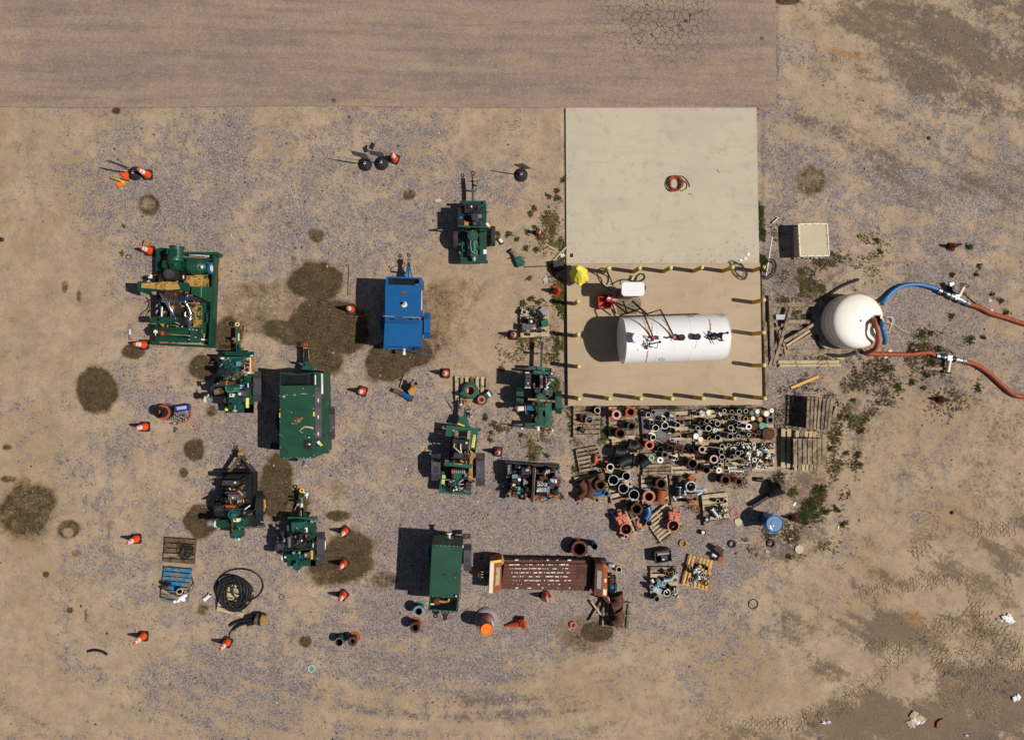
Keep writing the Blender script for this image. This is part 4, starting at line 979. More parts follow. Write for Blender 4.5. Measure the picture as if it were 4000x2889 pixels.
PL = [(Z27, box4(202, 135, 748, 770), 'leftmost pallet of the row touching the tank slab', 7, 'wood', .72), (Z27, box4(918, 150, 1440, 790), 'pallet with four big rusty flanged stubs', 7, 'wood_pale', .74),
      (Z27, [(245, 1010), (700, 925), (835, 1375), (330, 1465)], 'crooked half empty pallet at the left of the second row', 6, 'wood', .58), (Z27, [(975, 790), (1525, 800), (1515, 1400), (1030, 1400)], 'pallet under the black mitred elbows', 7, 'wood_pale', .68),
      (Z27, [(1600, 1090), (2175, 1060), (2180, 1500), (1605, 1520)], 'nearly empty grey pallet in the second row', 6, 'wood_grey', .76), (Z28, [(50, 240), (492, 215), (508, 780), (80, 800)], 'pallet right of the plastic one, with gaps of grass', 6, 'wood_pale', .62),
      (Z28, [(500, 205), (1085, 195), (1092, 790), (530, 800)], 'pallet crowded with round lids and short pipes', 7, 'wood_pale', .66), (Z28, [(1092, 190), (1600, 180), (1605, 800), (1095, 795)], 'pallet of tall narrow pipes', 6, 'wood_pale', .6),
      (Z28, [(1612, 170), (2085, 175), (2068, 830), (1560, 830)], 'pallet of round blind flanges at the row end', 5, 'wood_pale', .6), (Z28, [(572, 815), (1090, 790), (1130, 1370), (612, 1430)], 'middle pallet of flanged pipes in the second row', 6, 'wood_pale', .66),
      (Z28, [(1135, 810), (1640, 800), (1645, 1365), (1140, 1375)], 'pallet of mixed couplings in the second row', 6, 'wood_pale', .7), (Z28, [(1655, 840), (2102, 840), (2096, 1368), (1662, 1380)], 'pallet of loose hose couplings at the second row end', 5, 'wood_pale', .72),
      (Z28, [(100, 1030), (560, 1040), (572, 1425), (110, 1430)], 'pallet under the red collared black pipe', 5, 'wood_pale', .68), (Z29, [(105, 310), (735, 215), (792, 655), (178, 775)], 'pallet under the two fat rusty S bends', 5, 'wood_pale', .72),
      (Z29, [(692, 185), (1160, 160), (1240, 700), (810, 810)], 'pallet of open dark cups with clamp ears', 6, 'wood_pale', .6), (Z29, [(1365, 260), (1857, 240), (1900, 795), (1392, 850)], 'pallet of the salmon flange and rusty bell', 7, 'wood_pale', .62),
      (Z30, [(62, 232), (520, 215), (575, 768), (105, 795)], 'pallet under the big grey cast valve', 5, 'wood_grey', .62), (Z29, [(1010, 1470), (800, 960), (1290, 780), (1500, 1258)], 'slanted pallet under the left salmon gate valve', 7, 'wood_pale', .5),
      (Z29, [(1455, 1120), (1842, 792), (2175, 1240), (1755, 1568)], 'slanted pallet under the right salmon gate valve', 8, 'wood_pale', .55), (Z30, [(640, 605), (1092, 552), (1140, 1095), (685, 1155)], 'separate pallet of silver couplings near the stone tile', 6, 'wood_pale', .84),
      (Z31, box4(175, 447, 490, 808), 'pallet of baskets and fittings below the black tote', 5, 'wood_pale', .72), (Z31, [(540, 645), (625, 305), (885, 375), (820, 715)], 'tilted tan slatted pallet with a small heap of fittings', 7, 'wood_new', .55),
      (Z15, [(1800, 1145), (1812, 850), (2155, 856), (2125, 1185)], 'white weathered pallet under two rusty bell pipes', 7, 'wood_grey', .5)]
for fr, c4, lab, n, mt, wd in PL: pallet(fr, c4, lab, n, 0, mt, wd)
# plastic pallet with lattice deck
t = T(Z27, 'plastic_pallet', 'purple grey plastic pallet with a lattice deck', 'pallet', 1850, 500)
A4 = [(1560, 212), (2085, 182), (2140, 808), (1610, 812)]
q = lambda u, v: lerp2(lerp2(A4[0], A4[1], u), lerp2(A4[3], A4[2], u), v)
g = t.P('frame', 'plastic_grey')
for u0, v0, u1, v1 in ((0, 0, 1, .07), (0, .93, 1, 1), (0, .07, .07, .93), (.93, .07, 1, .93), (.47, .07, .54, .93), (.07, .47, .93, .54)): g.p([q(u0, v0), q(u1, v0), q(u1, v1), q(u0, v1)], .02, .13, 'plastic_grey')
g = t.P('lattice', 'plastic_grey')
for (ua, va) in ((.07, .07), (.54, .07), (.07, .54), (.54, .54)):
    for i in range(-4, 6):
        for s_ in (1, -1):
            k0 = i / 5; pts = []
            for f in (0, 1):
                x = f; y = k0 + f if s_ > 0 else k0 + 1 - f
                pts.append((x, y))
            (x0, y0), (x1, y1) = pts; lo_f = 0; hi_f = 1
            dy_ = y1 - y0
            f0 = max(0, min(1, (0 - y0) / dy_)); f1 = max(0, min(1, (1 - y0) / dy_)); f0, f1 = min(f0, f1), max(f0, f1)
            if f1 - f0 < .08: continue
            a_ = q(ua + (x0 + (x1 - x0) * f0) * .4, va + (y0 + dy_ * f0) * .4); b2 = q(ua + (x0 + (x1 - x0) * f1) * .4, va + (y0 + dy_ * f1) * .4)
            g.beam(*a_, *b2, 9, .095, .12 + (.003 if s_ > 0 else 0), 'gauge')
t.done()
# stacks of pallets on the right
for k in range(5):
    o = [0, 4, -6, 5, 0][k]; pallet(Z26, [(612 + o, 708), (632 + o, 205 + o), (1048 + o, 240), (992 + o, 745 + o)] if k else [(640, 720), (560, 190), (1050, 260), (1120, 560)], 'pallet stack beside the beams, level ' + ['one at the ground, askew', 'two', 'three', 'four', 'five on top, weathered brown'][k], 7, .135 * k, 'wood_dark' if k % 2 else 'wood', .62, 'upper stack of pallets at the yard side')
plank(Z26, 1110, 360, 1040, 570, 60, .0, .5, 'wood', 'board sticking out of the upper pallet stack')
for k in range(4):
    c4 = [(210, 1330), (215, 715), (830, 735), (815, 1340)] if k == 0 else ([(420, 1385), (450, 740), (930, 760), (825, 1390)] if k == 1 else [(413, 1288), (405, 866), (932, 870), (928, 1290)])
    pallet(Z26, c4, 'lower pallet stack, level ' + ['one, sticking out furthest left', 'two, yellowish ends', 'three', 'four on top, clean tan boards'][k], 7, .135 * k, ['wood_pale', 'wood_pale', 'wood', 'wood'][k], .8 if k > 1 else .7, 'lower stack of pallets at the yard side')

# ------------------------------------------------ fittings
FITS = []      # (object, description, site) -> labels are finished at the end
def fit(o, desc, site): FITS.append((o, desc, site))
def up(fr, x, y, r, h, mat, desc, site, rim=None, ft=None, base=None, bmat=None, inner='rust_dark', z0=.135, cat='pipe stub', wall=.14, boff=(0, 0)):
    """upright open pipe: x, y, r read on the top rim. ft = hole ratio for a top flange, base = base flange radius ratio"""
    p = fr.w(x, y, z0 + h); R0 = fr.m(r, x, y, z0 + h); at = Vector((p.x + boff[0], p.y + boff[1], z0))
    t = T(fr, 'pipe_stub', 'x', cat, at=at, group='pipe fittings laid out on pallets')
    rb = R0 * (ft + .1 if ft else 1.0); ri = R0 * ft if ft else R0 * (1 - wall)
    g = t.P('pipe', mat)
    top = Vector((p.x, p.y, z0 + h)); bot = at + Vector((0, 0, .01))
    g.pipe(bot, top - Vector((0, 0, .02)), rb, min(ri, rb * .9), mat, 24, inner)
    if ft:
        f = t.P('top_flange', rim or mat); f.pipe(top - Vector((0, 0, .03)), top, R0, ri, rim or mat, 28, inner)
        if R0 > .12:
            for i in range(12):
                a = i * math.pi / 6; f.cyl(top + Vector((math.cos(a), math.sin(a), 0)) * (R0 + ri) / 2 - Vector((0, 0, .002)), top + Vector((math.cos(a), math.sin(a), .003 / R0)) * ((R0 + ri) / 2) * 1.0, .011, .011, 'rust_dark', 6)
    else: t.P('rim', rim or mat).pipe(top - Vector((0, 0, .03)), top, R0, ri, rim or mat, 24, inner)
    if base: t.P('base_flange', bmat or mat).cyl(at, at + Vector((0, 0, .03)), R0 * base, R0 * base, bmat or mat, 28)
    o = t.done(); fit(o, desc, site); return o
def disc(fr, x, y, r, mat, desc, site, z0=.135, th=.035, hole=None, bolts=0, slot=False, cat='blind flange'):
    p = fr.w(x, y, z0 + th); R0 = fr.m(r, x, y, z0 + th); m = M(); a = Vector((p.x, p.y, z0))
    if hole: m.pipe(a, a + Vector((0, 0, th)), R0, R0 * hole, mat, 28)
    else: m.cyl(a, a + Vector((0, 0, th)), R0, R0, mat, 28); m.torus(a + Vector((0, 0, th)), R0 * .82, .008, mat, 24, 5)
    for i in range(bolts):
        an = 2 * math.pi * i / bolts; m.cyl(a + Vector((R0 * .9 * math.cos(an), R0 * .9 * math.sin(an), th)), a + Vector((R0 * .9 * math.cos(an), R0 * .9 * math.sin(an), th + .004)), .014, .014, 'rust_dark', 6)
    if slot: m.box(a + Vector((0, 0, th + .01)), (R0 * 1.6, R0 * .14, .02), R(50), 'slate')
    o = solo(m, 'blind_flange' if not hole else 'flange_ring', 'x', cat, a, 'pipe fittings laid out on pallets'); fit(o, desc, site)
def lie(fr, x0, y0, x1, y1, r, mat, desc, site, z0=.135, collar=None, bend=None, taper=1.0, cat='coupling'):
    """fitting lying on its side, optional collars at both ends and a bend point"""
    rm = fr.m(r, x0, y0, z0 + .1); zc = z0 + rm * 1.08
    a, b_ = fr.w(x0, y0, zc), fr.w(x1, y1, zc); t = T(fr, 'elbow' if bend else 'coupling', 'x', 'elbow' if bend else cat, at=(*((a + b_) / 2).xy, z0), group='pipe fittings laid out on pallets')
    g = t.P('body', mat)
    if bend:
        c = fr.w(*bend, zc); path = [(a * (1 - f) ** 2 + c * 2 * f * (1 - f) + b_ * f * f) for f in [i / 10 for i in range(11)]]
        g.tube(path, [rm * (1 - (1 - taper) * i / 10) for i in range(11)], mat, 18); da = (path[1] - path[0]).normalized(); db = (path[-1] - path[-2]).normalized()
    else: g.cyl(a, b_, rm, rm * taper, mat, 18); da = db = (b_ - a).normalized()
    if collar:
        for e, dd_, k in ((a, da, 1), (b_, -db, taper)):
            cl = t.P('collar', collar); cl.cyl(e - dd_ * .012, e + dd_ * .02, rm * k * 1.25, None, collar, 20); cl.cyl(e - dd_ * .014, e - dd_ * .012, rm * k * .85, None, 'rust_dark', 16)
    else:
        g.cyl(a - da * .003, a, rm * .85, None, 'rust_dark', 14); g.cyl(b_, b_ + db * .003, rm * taper * .85, None, 'rust_dark', 14)
    o = t.done(); fit(o, desc, site)
Sa = 'on the leftmost slab side pallet'
up(Z27, 690, 220, 60, .38, 'slate', 'dark pipe stub with cream rim', Sa, 'cream', base=1.55, bmat='rust_dark')
up(Z27, 530, 412, 86, .3, 'grey', 'grey flanged stub', Sa, 'grey', .66)
lie(Z27, 345, 300, 385, 430, 42, 'rust_dark', 'dark bell fitting', Sa, taper=1.5)
disc(Z27, 445, 525, 52, 'rust_orange', 'orange rusty broken ring', Sa, hole=.6, cat='flange ring')
lie(Z27, 350, 590, 430, 630, 42, 'teal_dark', 'dark teal valve body', Sa, collar='teal_dark')
Sb = 'on the pallet of rusty stubs'
up(Z27, 1075, 302, 92, .42, 'rust', 'stub with a pink flange', Sb, 'pink', .6, 1.25, 'rust_orange')
up(Z27, 1362, 252, 106, .38, 'rust', 'stub with an orange flange', Sb, 'rust_orange', .62, 1.1, 'rust_orange')
up(Z27, 1380, 535, 88, .42, 'slate', 'dark stub with a tan rust flange', Sb, 'rust', .66, 1.3, 'teal_dark')
up(Z27, 1155, 682, 106, .38, 'rust_dark', 'stub with a wide brown flange', Sb, 'rust', .66, 1.1, 'rust')
Sc = 'on the plastic lattice pallet'
for x, y, r, h, mt, rm_, bs, ds in ((1815, 255, 42, .28, 'slate', 'gauge', None, 'slim grey stub'), (1715, 305, 50, .22, 'teal_dark', 'cream', 1.2, 'teal short stub'), (2030, 390, 46, .24, 'slate', 'cream', 1.4, 'stub with cream collar'), (1782, 457, 42, .24, 'slate', 'gauge', 1.5, 'stub with pale base'),
                                    (1862, 572, 66, .34, 'slate', 'cream', 1.4, 'wide stub with rusty bore'), (2052, 522, 70, .34, 'slate', 'white', 1.25, 'wide stub with white rim'), (1812, 762, 54, .3, 'slate', 'cream', 1.7, 'stub on a big cream flange')):
    up(Z27, x, y, r, h, mt, ds, Sc, rm_, base=bs, bmat='cream')
Sd = 'in the second row of pallets'
up(Z27, 1740, 920, 92, .42, 'rust', 'stub with a bright salmon flange', Sd, 'salmon', .6, 1.25, 'rust_orange'); up(Z27, 1962, 1002, 56, .42, 'slate', 'black stepped reducer', Sd, 'slate', base=1.7, bmat='slate')
up(Z27, 2150, 975, 52, .4, 'navy', 'navy pipe with rusty rim', Sd, 'rust'); up(Z27, 2050, 1112, 68, .22, 'plastic_grey', 'grey ring stub', Sd, 'plastic_grey', .66)
disc(Z27, 1780, 1175, 56, 'mint', 'mint green ring', Sd, hole=.72, cat='ring'); disc(Z27, 1955, 1217, 62, 'white', 'white ring', Sd, hole=.5, cat='ring')
Se = 'on the mitred elbow pallet'
lie(Z27, 1045, 1045, 1245, 1020, 100, 'slate', 'black mitred elbow', Se, collar='black', bend=(1150, 1090)); lie(Z27, 1295, 930, 1515, 885, 92, 'slate', 'black mitred elbow with rusty flange', Se, collar='rust_dark', bend=(1420, 1010))
lie(Z27, 1125, 1300, 1395, 1225, 118, 'slate', 'largest black mitred elbow', Se, collar='black', bend=(1240, 1200)); lie(Z27, 1570, 1310, 1705, 1205, 88, 'slate', 'black bell shaped elbow', Se, collar='black', taper=1.2)
up(Z27, 950, 1362, 76, .42, 'slate', 'stub with cream flange over a rust base', 'at the corner of the crooked pallet', 'cream', .74, 1.5, 'rust_orange')
lie(Z27, 655, 1130, 650, 1260, 44, 'orange_dull', 'red rusted hydrant fitting', 'on the crooked pallet', collar='rust_orange')
Sg = 'on the pallet with grass gaps'
lie(Z28, 70, 300, 160, 320, 48, 'galv', 'shiny grey coupling', Sg, collar='galv'); up(Z28, 235, 492, 46, .34, 'slate', 'dark leaning stub', Sg, 'gauge', base=1.3, bmat='gauge'); up(Z28, 135, 600, 56, .3, 'slate', 'wide dark stub', Sg, 'slate', base=1.3, bmat='cream')
lie(Z28, 340, 440, 460, 445, 30, 'slate', 'small dark nipple', Sg, collar='gauge'); lie(Z28, 400, 700, 520, 690, 40, 'rust_dark', 'dark rusty tee', Sg, collar='slate')
Sh = 'on the pallet of lids'
for x, y, r, h, mt, rm_, ds in ((625, 275, 38, .3, 'slate', 'tan', 'stub with brassy rim'), (800, 412, 50, .3, 'slate', 'gauge', 'grey rimmed stub'), (895, 422, 38, .3, 'rust_dark', 'cream', 'slim stub'), (685, 460, 50, .34, 'slate', 'slate', 'black stub'), (1005, 465, 50, .4, 'slate', 'cream', 'tall white rimmed stub'),
                                (622, 550, 42, .28, 'teal_dark', 'cream', 'green lined stub'), (828, 555, 58, .3, 'rust', 'cream', 'stub with rust red bore'), (865, 665, 35, .3, 'rust_dark', 'tan', 'slim rusty stub'), (845, 757, 35, .3, 'rust_dark', 'cream', 'short slim stub'), (1005, 735, 52, .46, 'slate', 'gauge', 'long black pipe')):
    up(Z28, x, y, r, h, mt, ds, Sh, rm_)
for x, y, r, mt, sl, ds in ((705, 265, 55, 'galv', True, 'grey slotted lid'), (832, 248, 50, 'cream', False, 'cream lid in a dark ring'), (955, 597, 52, 'galv', True, 'pale slotted lid'), (668, 626, 48, 'gauge', False, 'grey dished lid'), (585, 706, 55, 'white', False, 'bright white lid'), (676, 765, 50, 'cream', False, 'creamy lid with ribs')):
    disc(Z28, x, y, r, mt, ds, Sh, .135, .16, None, 0, sl, 'lid')
lie(Z28, 1010, 240, 1090, 390, 30, 'galv', 'silver bracket', Sh)
Si = 'on the pallet of tall pipes'
for x, y, r, h, mt, rm_, ds in ((1135, 218, 36, .34, 'slate', 'white', 'pipe with white rim'), (1277, 240, 42, .4, 'slate', 'gauge', 'pipe with grey rim'), (1422, 232, 43, .4, 'slate', 'cream', 'pipe with cream rim'), (1547, 222, 42, .4, 'teal_dark', 'cream', 'green lined pipe'), (1180, 368, 30, .34, 'rust_dark', 'tan', 'small rusty pipe'),
                                (1292, 357, 32, .34, 'rust', 'white', 'rusty pipe with white rim'), (1425, 348, 29, .34, 'slate', 'white', 'narrow pipe with thick white rim'), (1545, 372, 43, .34, 'rust_dark', 'yellow', 'pipe with yellow rim'), (1410, 456, 33, .34, 'slate', 'gauge', 'black pipe'), (1256, 542, 50, .62, 'teal_dark', 'cream', 'tallest teal pipe'),
                                (1425, 585, 32, .4, 'rust_dark', 'tan', 'thin pipe with tan rim'), (1248, 710, 54, .6, 'slate', 'gauge', 'tall dark pipe'), (1405, 710, 36, .3, 'slate', 'cream', 'short dark pipe'), (1325, 615, 40, .3, 'cream', 'white', 'cream pipe'), (1340, 500, 42, .3, 'teal_dark', 'teal_dark', 'dark teal plug')):
    up(Z28, x, y, r, h, mt, ds, Si, rm_)
up(Z28, 1605, 522, 56, .5, 'slate', 'stub with thick white flange', Si, 'white', .6, 1.4, 'gauge'); up(Z28, 1605, 675, 33, .5, 'slate', 'white rimmed reducer', Si, 'white', base=2.0, bmat='slate')
Sj = 'on the blind flange pallet'
for x, y, r, mt, th, ho, bo, ds in ((1665, 262, 50, 'teal_dark', .3, None, 0, 'dark green cap'), (1770, 232, 42, 'cream', .34, None, 0, 'speckled cream cap'), (1775, 300, 44, 'teal_dark', .25, None, 0, 'small green cap'), (1945, 272, 56, 'cream', .36, None, 0, 'wide cream cap'), (2048, 210, 38, 'white', .3, .4, 0, 'white square holed cap'),
                                    (1685, 362, 41, 'cream', .3, None, 0, 'mottled cap'), (1820, 382, 46, 'tan', .3, None, 0, 'olive brown cap'), (2015, 396, 74, 'plastic_grey', .32, .62, 0, 'thick grey ring'), (1710, 512, 78, 'rust', .1, None, 10, 'rust brown blind flange'), (1875, 502, 78, 'teal', .14, None, 10, 'mint green blind flange'),
                                    (1985, 660, 120, 'rust', .2, None, 18, 'largest rusty blind flange'), (1690, 686, 58, 'rust', .2, .5, 8, 'rusty ring flange'), (1795, 636, 46, 'rust', .16, .42, 6, 'small rusty ring flange')):
    disc(Z28, x, y, r, mt, ds, Sj, .135, th, ho, bo)
Sk = 'on the middle second row pallet'
up(Z28, 705, 962, 66, .36, 'rust_dark', 'pinkish flanged stub', Sk, 'pink', .66, 1.3, 'rust_dark'); up(Z28, 935, 1150, 82, .52, 'slate', 'large pinkish flanged pipe', Sk, 'pink', .68, 1.2, 'rust'); up(Z28, 790, 1352, 66, .62, 'black', 'long ribbed black pipe', Sk, 'rust_dark', base=1.2, bmat='rust')
up(Z28, 522, 1237, 88, .5, 'slate', 'wide black pipe with a red base collar', Sk, 'slate', base=1.25, bmat='red'); up(Z28, 500, 985, 56, .4, 'rust_dark', 'dark rusty ribbed stub', Sk, 'rust_dark', base=1.3, bmat='rust_dark'); up(Z28, 215, 1140, 32, .25, 'slate', 'small pipe in a white flange', Sk, 'cream', base=1.9, bmat='white')
Sm = 'on the mixed couplings pallet'
for x, y, r, h, mt, rm_, ds in ((1095, 902, 44, .4, 'rust', 'cream', 'rust bored pipe'), (1217, 876, 33, .3, 'slate', 'cream', 'cream rimmed slim pipe'), (1297, 852, 25, .26, 'slate', 'slate', 'tiny black pipe'), (1397, 850, 28, .26, 'slate', 'white', 'tiny white rimmed pipe'), (1487, 838, 27, .26, 'cream', 'white', 'tiny cream pipe'),
                                (1562, 820, 22, .24, 'rust', 'rust', 'smallest rusty pipe'), (1075, 1006, 48, .42, 'slate', 'gauge', 'wide dark pipe'), (1087, 1106, 50, .44, 'slate', 'cream', 'wide dark pipe with cream rim'), (1395, 1032, 54, .34, 'rust_dark', 'gauge', 'wide rust bored pipe'), (1275, 1102, 40, .3, 'slate', 'slate', 'dull black pipe'),
                                (1190, 1190, 38, .3, 'slate', 'cream', 'medium pipe'), (1095, 1197, 29, .3, 'rust_dark', 'cream', 'slim rusty lined pipe'), (1035, 1192, 31, .3, 'slate', 'gauge', 'slim grey pipe'), (1045, 1266, 38, .3, 'slate', 'cream', 'medium dark pipe'), (955, 1322, 38, .3, 'slate', 'gauge', 'medium grey pipe'),
                                (1262, 1246, 22, .22, 'tan', 'tan', 'tiny brass pipe'), (1470, 1010, 30, .28, 'slate', 'white', 'small bright rimmed pipe')):
    up(Z28, x, y, r, h, mt, ds, Sm, rm_)
disc(Z28, 1300, 962, 48, 'white', 'open white ring', Sm, .135, .12, .8, cat='ring'); disc(Z28, 1030, 1362, 56, 'cream', 'cream square flange with a bore', Sm, .135, .1, .45, cat='flange')
lie(Z28, 1200, 1312, 1345, 1302, 30, 'galv', 'silver threaded nipple', Sm, collar='white'); lie(Z28, 1345, 1302, 1420, 1298, 28, 'rust', 'rusty union', Sm); lie(Z28, 1215, 1370, 1480, 1376, 34, 'aluminium', 'long aluminium coupling', Sm, 0.0, collar='cream')
# heap of hose couplings
rr = random.Random(21); cols = ['aluminium', 'cream', 'galv', 'gauge', 'wood_grey', 'rust', 'aluminium', 'slate', 'white', 'rust_dark', 'cream', 'galv']
cname = {'aluminium': 'aluminium', 'cream': 'cream', 'galv': 'galvanised', 'gauge': 'grey', 'wood_grey': 'dull brown', 'rust': 'rusty', 'slate': 'black', 'white': 'white', 'rust_dark': 'dark rusty', 'hose_blue': 'blue'}
def jumble(fr, x0, y0, x1, y1, n, site, seed, z0=.135, smin=16, smax=34, zr=.12):
    rr = random.Random(seed)
    for i in range(n):
        x, y = rr.uniform(x0, x1), rr.uniform(y0, y1); k = fr.k / 4.9; mt = rr.choice(cols); a = rr.uniform(0, 6.28); L_ = rr.uniform(30, 75) * k; r_ = rr.uniform(smin, smax) * k; q = rr.random(); zz = z0 + rr.random() * zr
        cx, cy = math.cos(a) * L_, math.sin(a) * L_
        if q < .45: lie(fr, x, y, x + cx, y + cy, r_, mt, cname[mt] + ' coupling', site, zz, collar=rr.choice([mt, 'cream', 'slate']))
        elif q < .7: lie(fr, x, y, x + cx, y + cy, r_ * .9, mt, cname[mt] + ' elbow', site, zz, bend=(x + cx * .8 - cy * .5, y + cx * .5 + cy * .2), collar=mt)
        elif q < .88: up(fr, x, y, r_ * 1.1, .1 + .1 * rr.random(), mt, cname[mt] + ' sleeve', site, rr.choice([mt, 'cream', 'white']), z0=zz, cat='sleeve')
        else: disc(fr, x, y, r_ * 1.3, mt, cname[mt] + ' gasket ring', site, zz, .03, .7, cat='ring')
jumble(Z28, 1480, 850, 1680, 1330, 24, 'heaped between the coupling pallets', 31)
jumble(Z28, 1690, 860, 2080, 1310, 46, 'in the heap of hose couplings', 32)
lie(Z28, 1805, 930, 1945, 1015, 18, 'hose_blue', 'bright blue handle bar', 'in the heap of hose couplings', .3); lie(Z28, 2065, 1095, 2115, 1070, 20, 'hose_blue', 'short blue nipple', 'in the heap of hose couplings', .25)
lie(Z28, 1925, 1180, 1920, 1340, 12, 'rust', 'long rusty rod', 'in the heap of hose couplings', .25); lie(Z28, 2045, 1080, 2000, 1220, 18, 'rust_dark', 'dark rusty bar', 'in the heap of hose couplings', .25)
# rusty yoke and rod lying across
t = T(Z28, 'valve_yoke', 'rust brown valve yoke with a long rod lying over the second row', 'valve yoke', 270, 940)
g = t.P('rod', 'rust'); g.t([(-130, 785, .42), (270, 940, .45), (662, 1092, .42)], .018, 'rust')
g = t.P('yoke', 'rust'); g.beam(180, 870, 350, 900, 34, .3, .42, 'rust'); g.beam(165, 1010, 335, 1040, 34, .3, .42, 'rust'); g.beam(200, 850, 170, 1030, 34, .3, .41, 'rust'); g.beam(350, 870, 310, 1050, 44, .3, .41, 'rust'); g.beam(250, 790, 270, 1090, 26, .28, .4, 'rust_dark')
g = t.P('bolt', 'pink')
for x, y in ((247, 832), (350, 868), (178, 1005), (280, 1045)): g.c(x, y, 9, .4, .45, 'pink', n=6)
t.done()
# S bends and cups
t_ = 'on the S bend pallet'
lie(Z29, 235, 400, 215, 690, 72, 'rust', 'left fat rusty S bend', t_, .15, 'rust', (390, 560)); lie(Z29, 405, 320, 385, 680, 84, 'rust', 'right fat rusty S bend', t_, .15, 'rust', (470, 500))
lie(Z29, 590, 220, 620, 340, 70, 'wood_dark', 'brown bell reducer', t_, .15, taper=1.2); lie(Z29, 470, 590, 690, 520, 62, 'blue', 'blue painted elbow', t_, .15, 'blue', (560, 640)); up(Z29, 610, 452, 112, .5, 'blue_dark', 'rusty wide flange above the blue elbow', t_, 'rust', .62)
up(Z29, 714, 612, 52, .34, 'slate', 'square flange with a blue rim', t_, 'hose_blue', .8, 1.1, 'galv'); lie(Z29, 560, 740, 640, 765, 26, 'galv', 'small galvanised nipple', 'on the ground by the S bend pallet', 0)
for x, y, r, ex, ey in ((850, 360, 95, 810, 440), (1095, 287, 76, 1010, 330), (1040, 515, 95, 1110, 450), (1238, 637, 97, 1215, 725)):
    o = up(Z29, x, y, r, .4, 'slate', 'open dark cup with ears', 'on the clamp cup pallet', 'white', wall=.07, base=1.05, bmat='teal_dark')
    m = M(Z29, 'galv'); m.b(ex - 28, ey - 18, ex + 28, ey + 18, .42, .5, 'galv'); e = m.build('clamp_ear', o, o.location)
Sp = 'on the salmon flange pallet'
up(Z29, 1750, 430, 108, .42, 'rust_dark', 'brown flanged stub with bright bolts', Sp, 'rust', .68, 1.1, 'rust_dark'); up(Z29, 1520, 670, 118, .42, 'slate', 'bright salmon flanged stub', Sp, 'salmon', .66, 1.05, 'hx_blue')
lie(Z29, 1755, 545, 1725, 750, 92, 'rust_orange', 'orange rusty bell', Sp, .15, taper=1.05, collar='rust_orange')
Sr = 'on the left slanted pallet'
up(Z29, 1290, 905, 116, .48, 'rust_dark', 'wide brown flanged stub', Sr, 'rust', .68, 1.05, 'rust_dark'); lie(Z29, 1480, 870, 1450, 1080, 70, 'blue_dark', 'dark blue elbow', Sr, .15, 'blue', (1540, 960)); disc(Z29, 1385, 1170, 100, 'salmon', 'salmon ring flange', Sr, .135, .04, .62, 10, cat='flange ring')
up(Z29, 1522, 1170, 60, .3, 'slate', 'grey pipe end', Sr, 'gauge'); up(Z29, 1082, 1425, 33, .2, 'slate', 'small white ring pipe', Sr, 'white')
def gate(fr, fx, fy, r, bx, by, lab):
    t = T(fr, 'gate_valve', lab, 'gate valve', fx, fy, group='salmon gate valves')
    f = t.P('flange', 'salmon'); p = fr.w(fx, fy, .45); R0 = fr.m(r, fx, fy)
    f.pipe((p.x, p.y, .14), (p.x, p.y, .45), R0 * .8, R0 * .64, 'salmon', 26, 'rust_dark'); f.pipe((p.x, p.y, .42), (p.x, p.y, .45), R0, R0 * .64, 'salmon', 28, 'rust_dark'); f.pipe((p.x, p.y, .14), (p.x, p.y, .17), R0, R0 * .64, 'salmon', 28, 'rust_dark')
    for i in range(12):
        a = i * math.pi / 6; q_ = Vector((p.x + math.cos(a) * R0 * .84, p.y + math.sin(a) * R0 * .84, .45)); f.cyl(q_, q_ + Vector((0, 0, .004)), .013, .013, 'rust_dark', 6)
    ux, uy = bx - fx, by - fy; L_ = math.hypot(ux, uy); ux /= L_; uy /= L_
    b = t.P('bonnet', 'salmon'); b.beam(fx + ux * r * .8, fy + uy * r * .8, fx + ux * L_ * .78, fy + uy * L_ * .78, r * 1.6, .2, .4, 'salmon'); b.beam(fx + ux * L_ * .62, fy + uy * L_ * .62, fx + ux * L_ * .82, fy + uy * L_ * .82, r * 1.9, .22, .44, 'salmon'); b.beam(fx + ux * L_ * .8, fy + uy * L_ * .8, bx, by, r * .6, .24, .42, 'salmon')
    b.beam(fx + ux * r * 1.1, fy + uy * r * 1.1, fx + ux * L_ * .6, fy + uy * L_ * .6, r * .12, .4, .42, 'rust_dark')
    bo = t.P('bolt', 'rust_dark')
    for s_ in (-.7, -.25, .25, .7):
        for k in (.66, .79): bo.c(fx + ux * L_ * k - uy * r * s_, fy + uy * L_ * k + ux * r * s_, 8, .42, .465, 'rust_dark', n=6)
    t.done()
gate(Z29, 1092, 1280, 115, 965, 965, 'salmon gate valve on the left slanted pallet'); gate(Z29, 1982, 1220, 113, 2012, 900, 'salmon gate valve on the right slanted pallet')
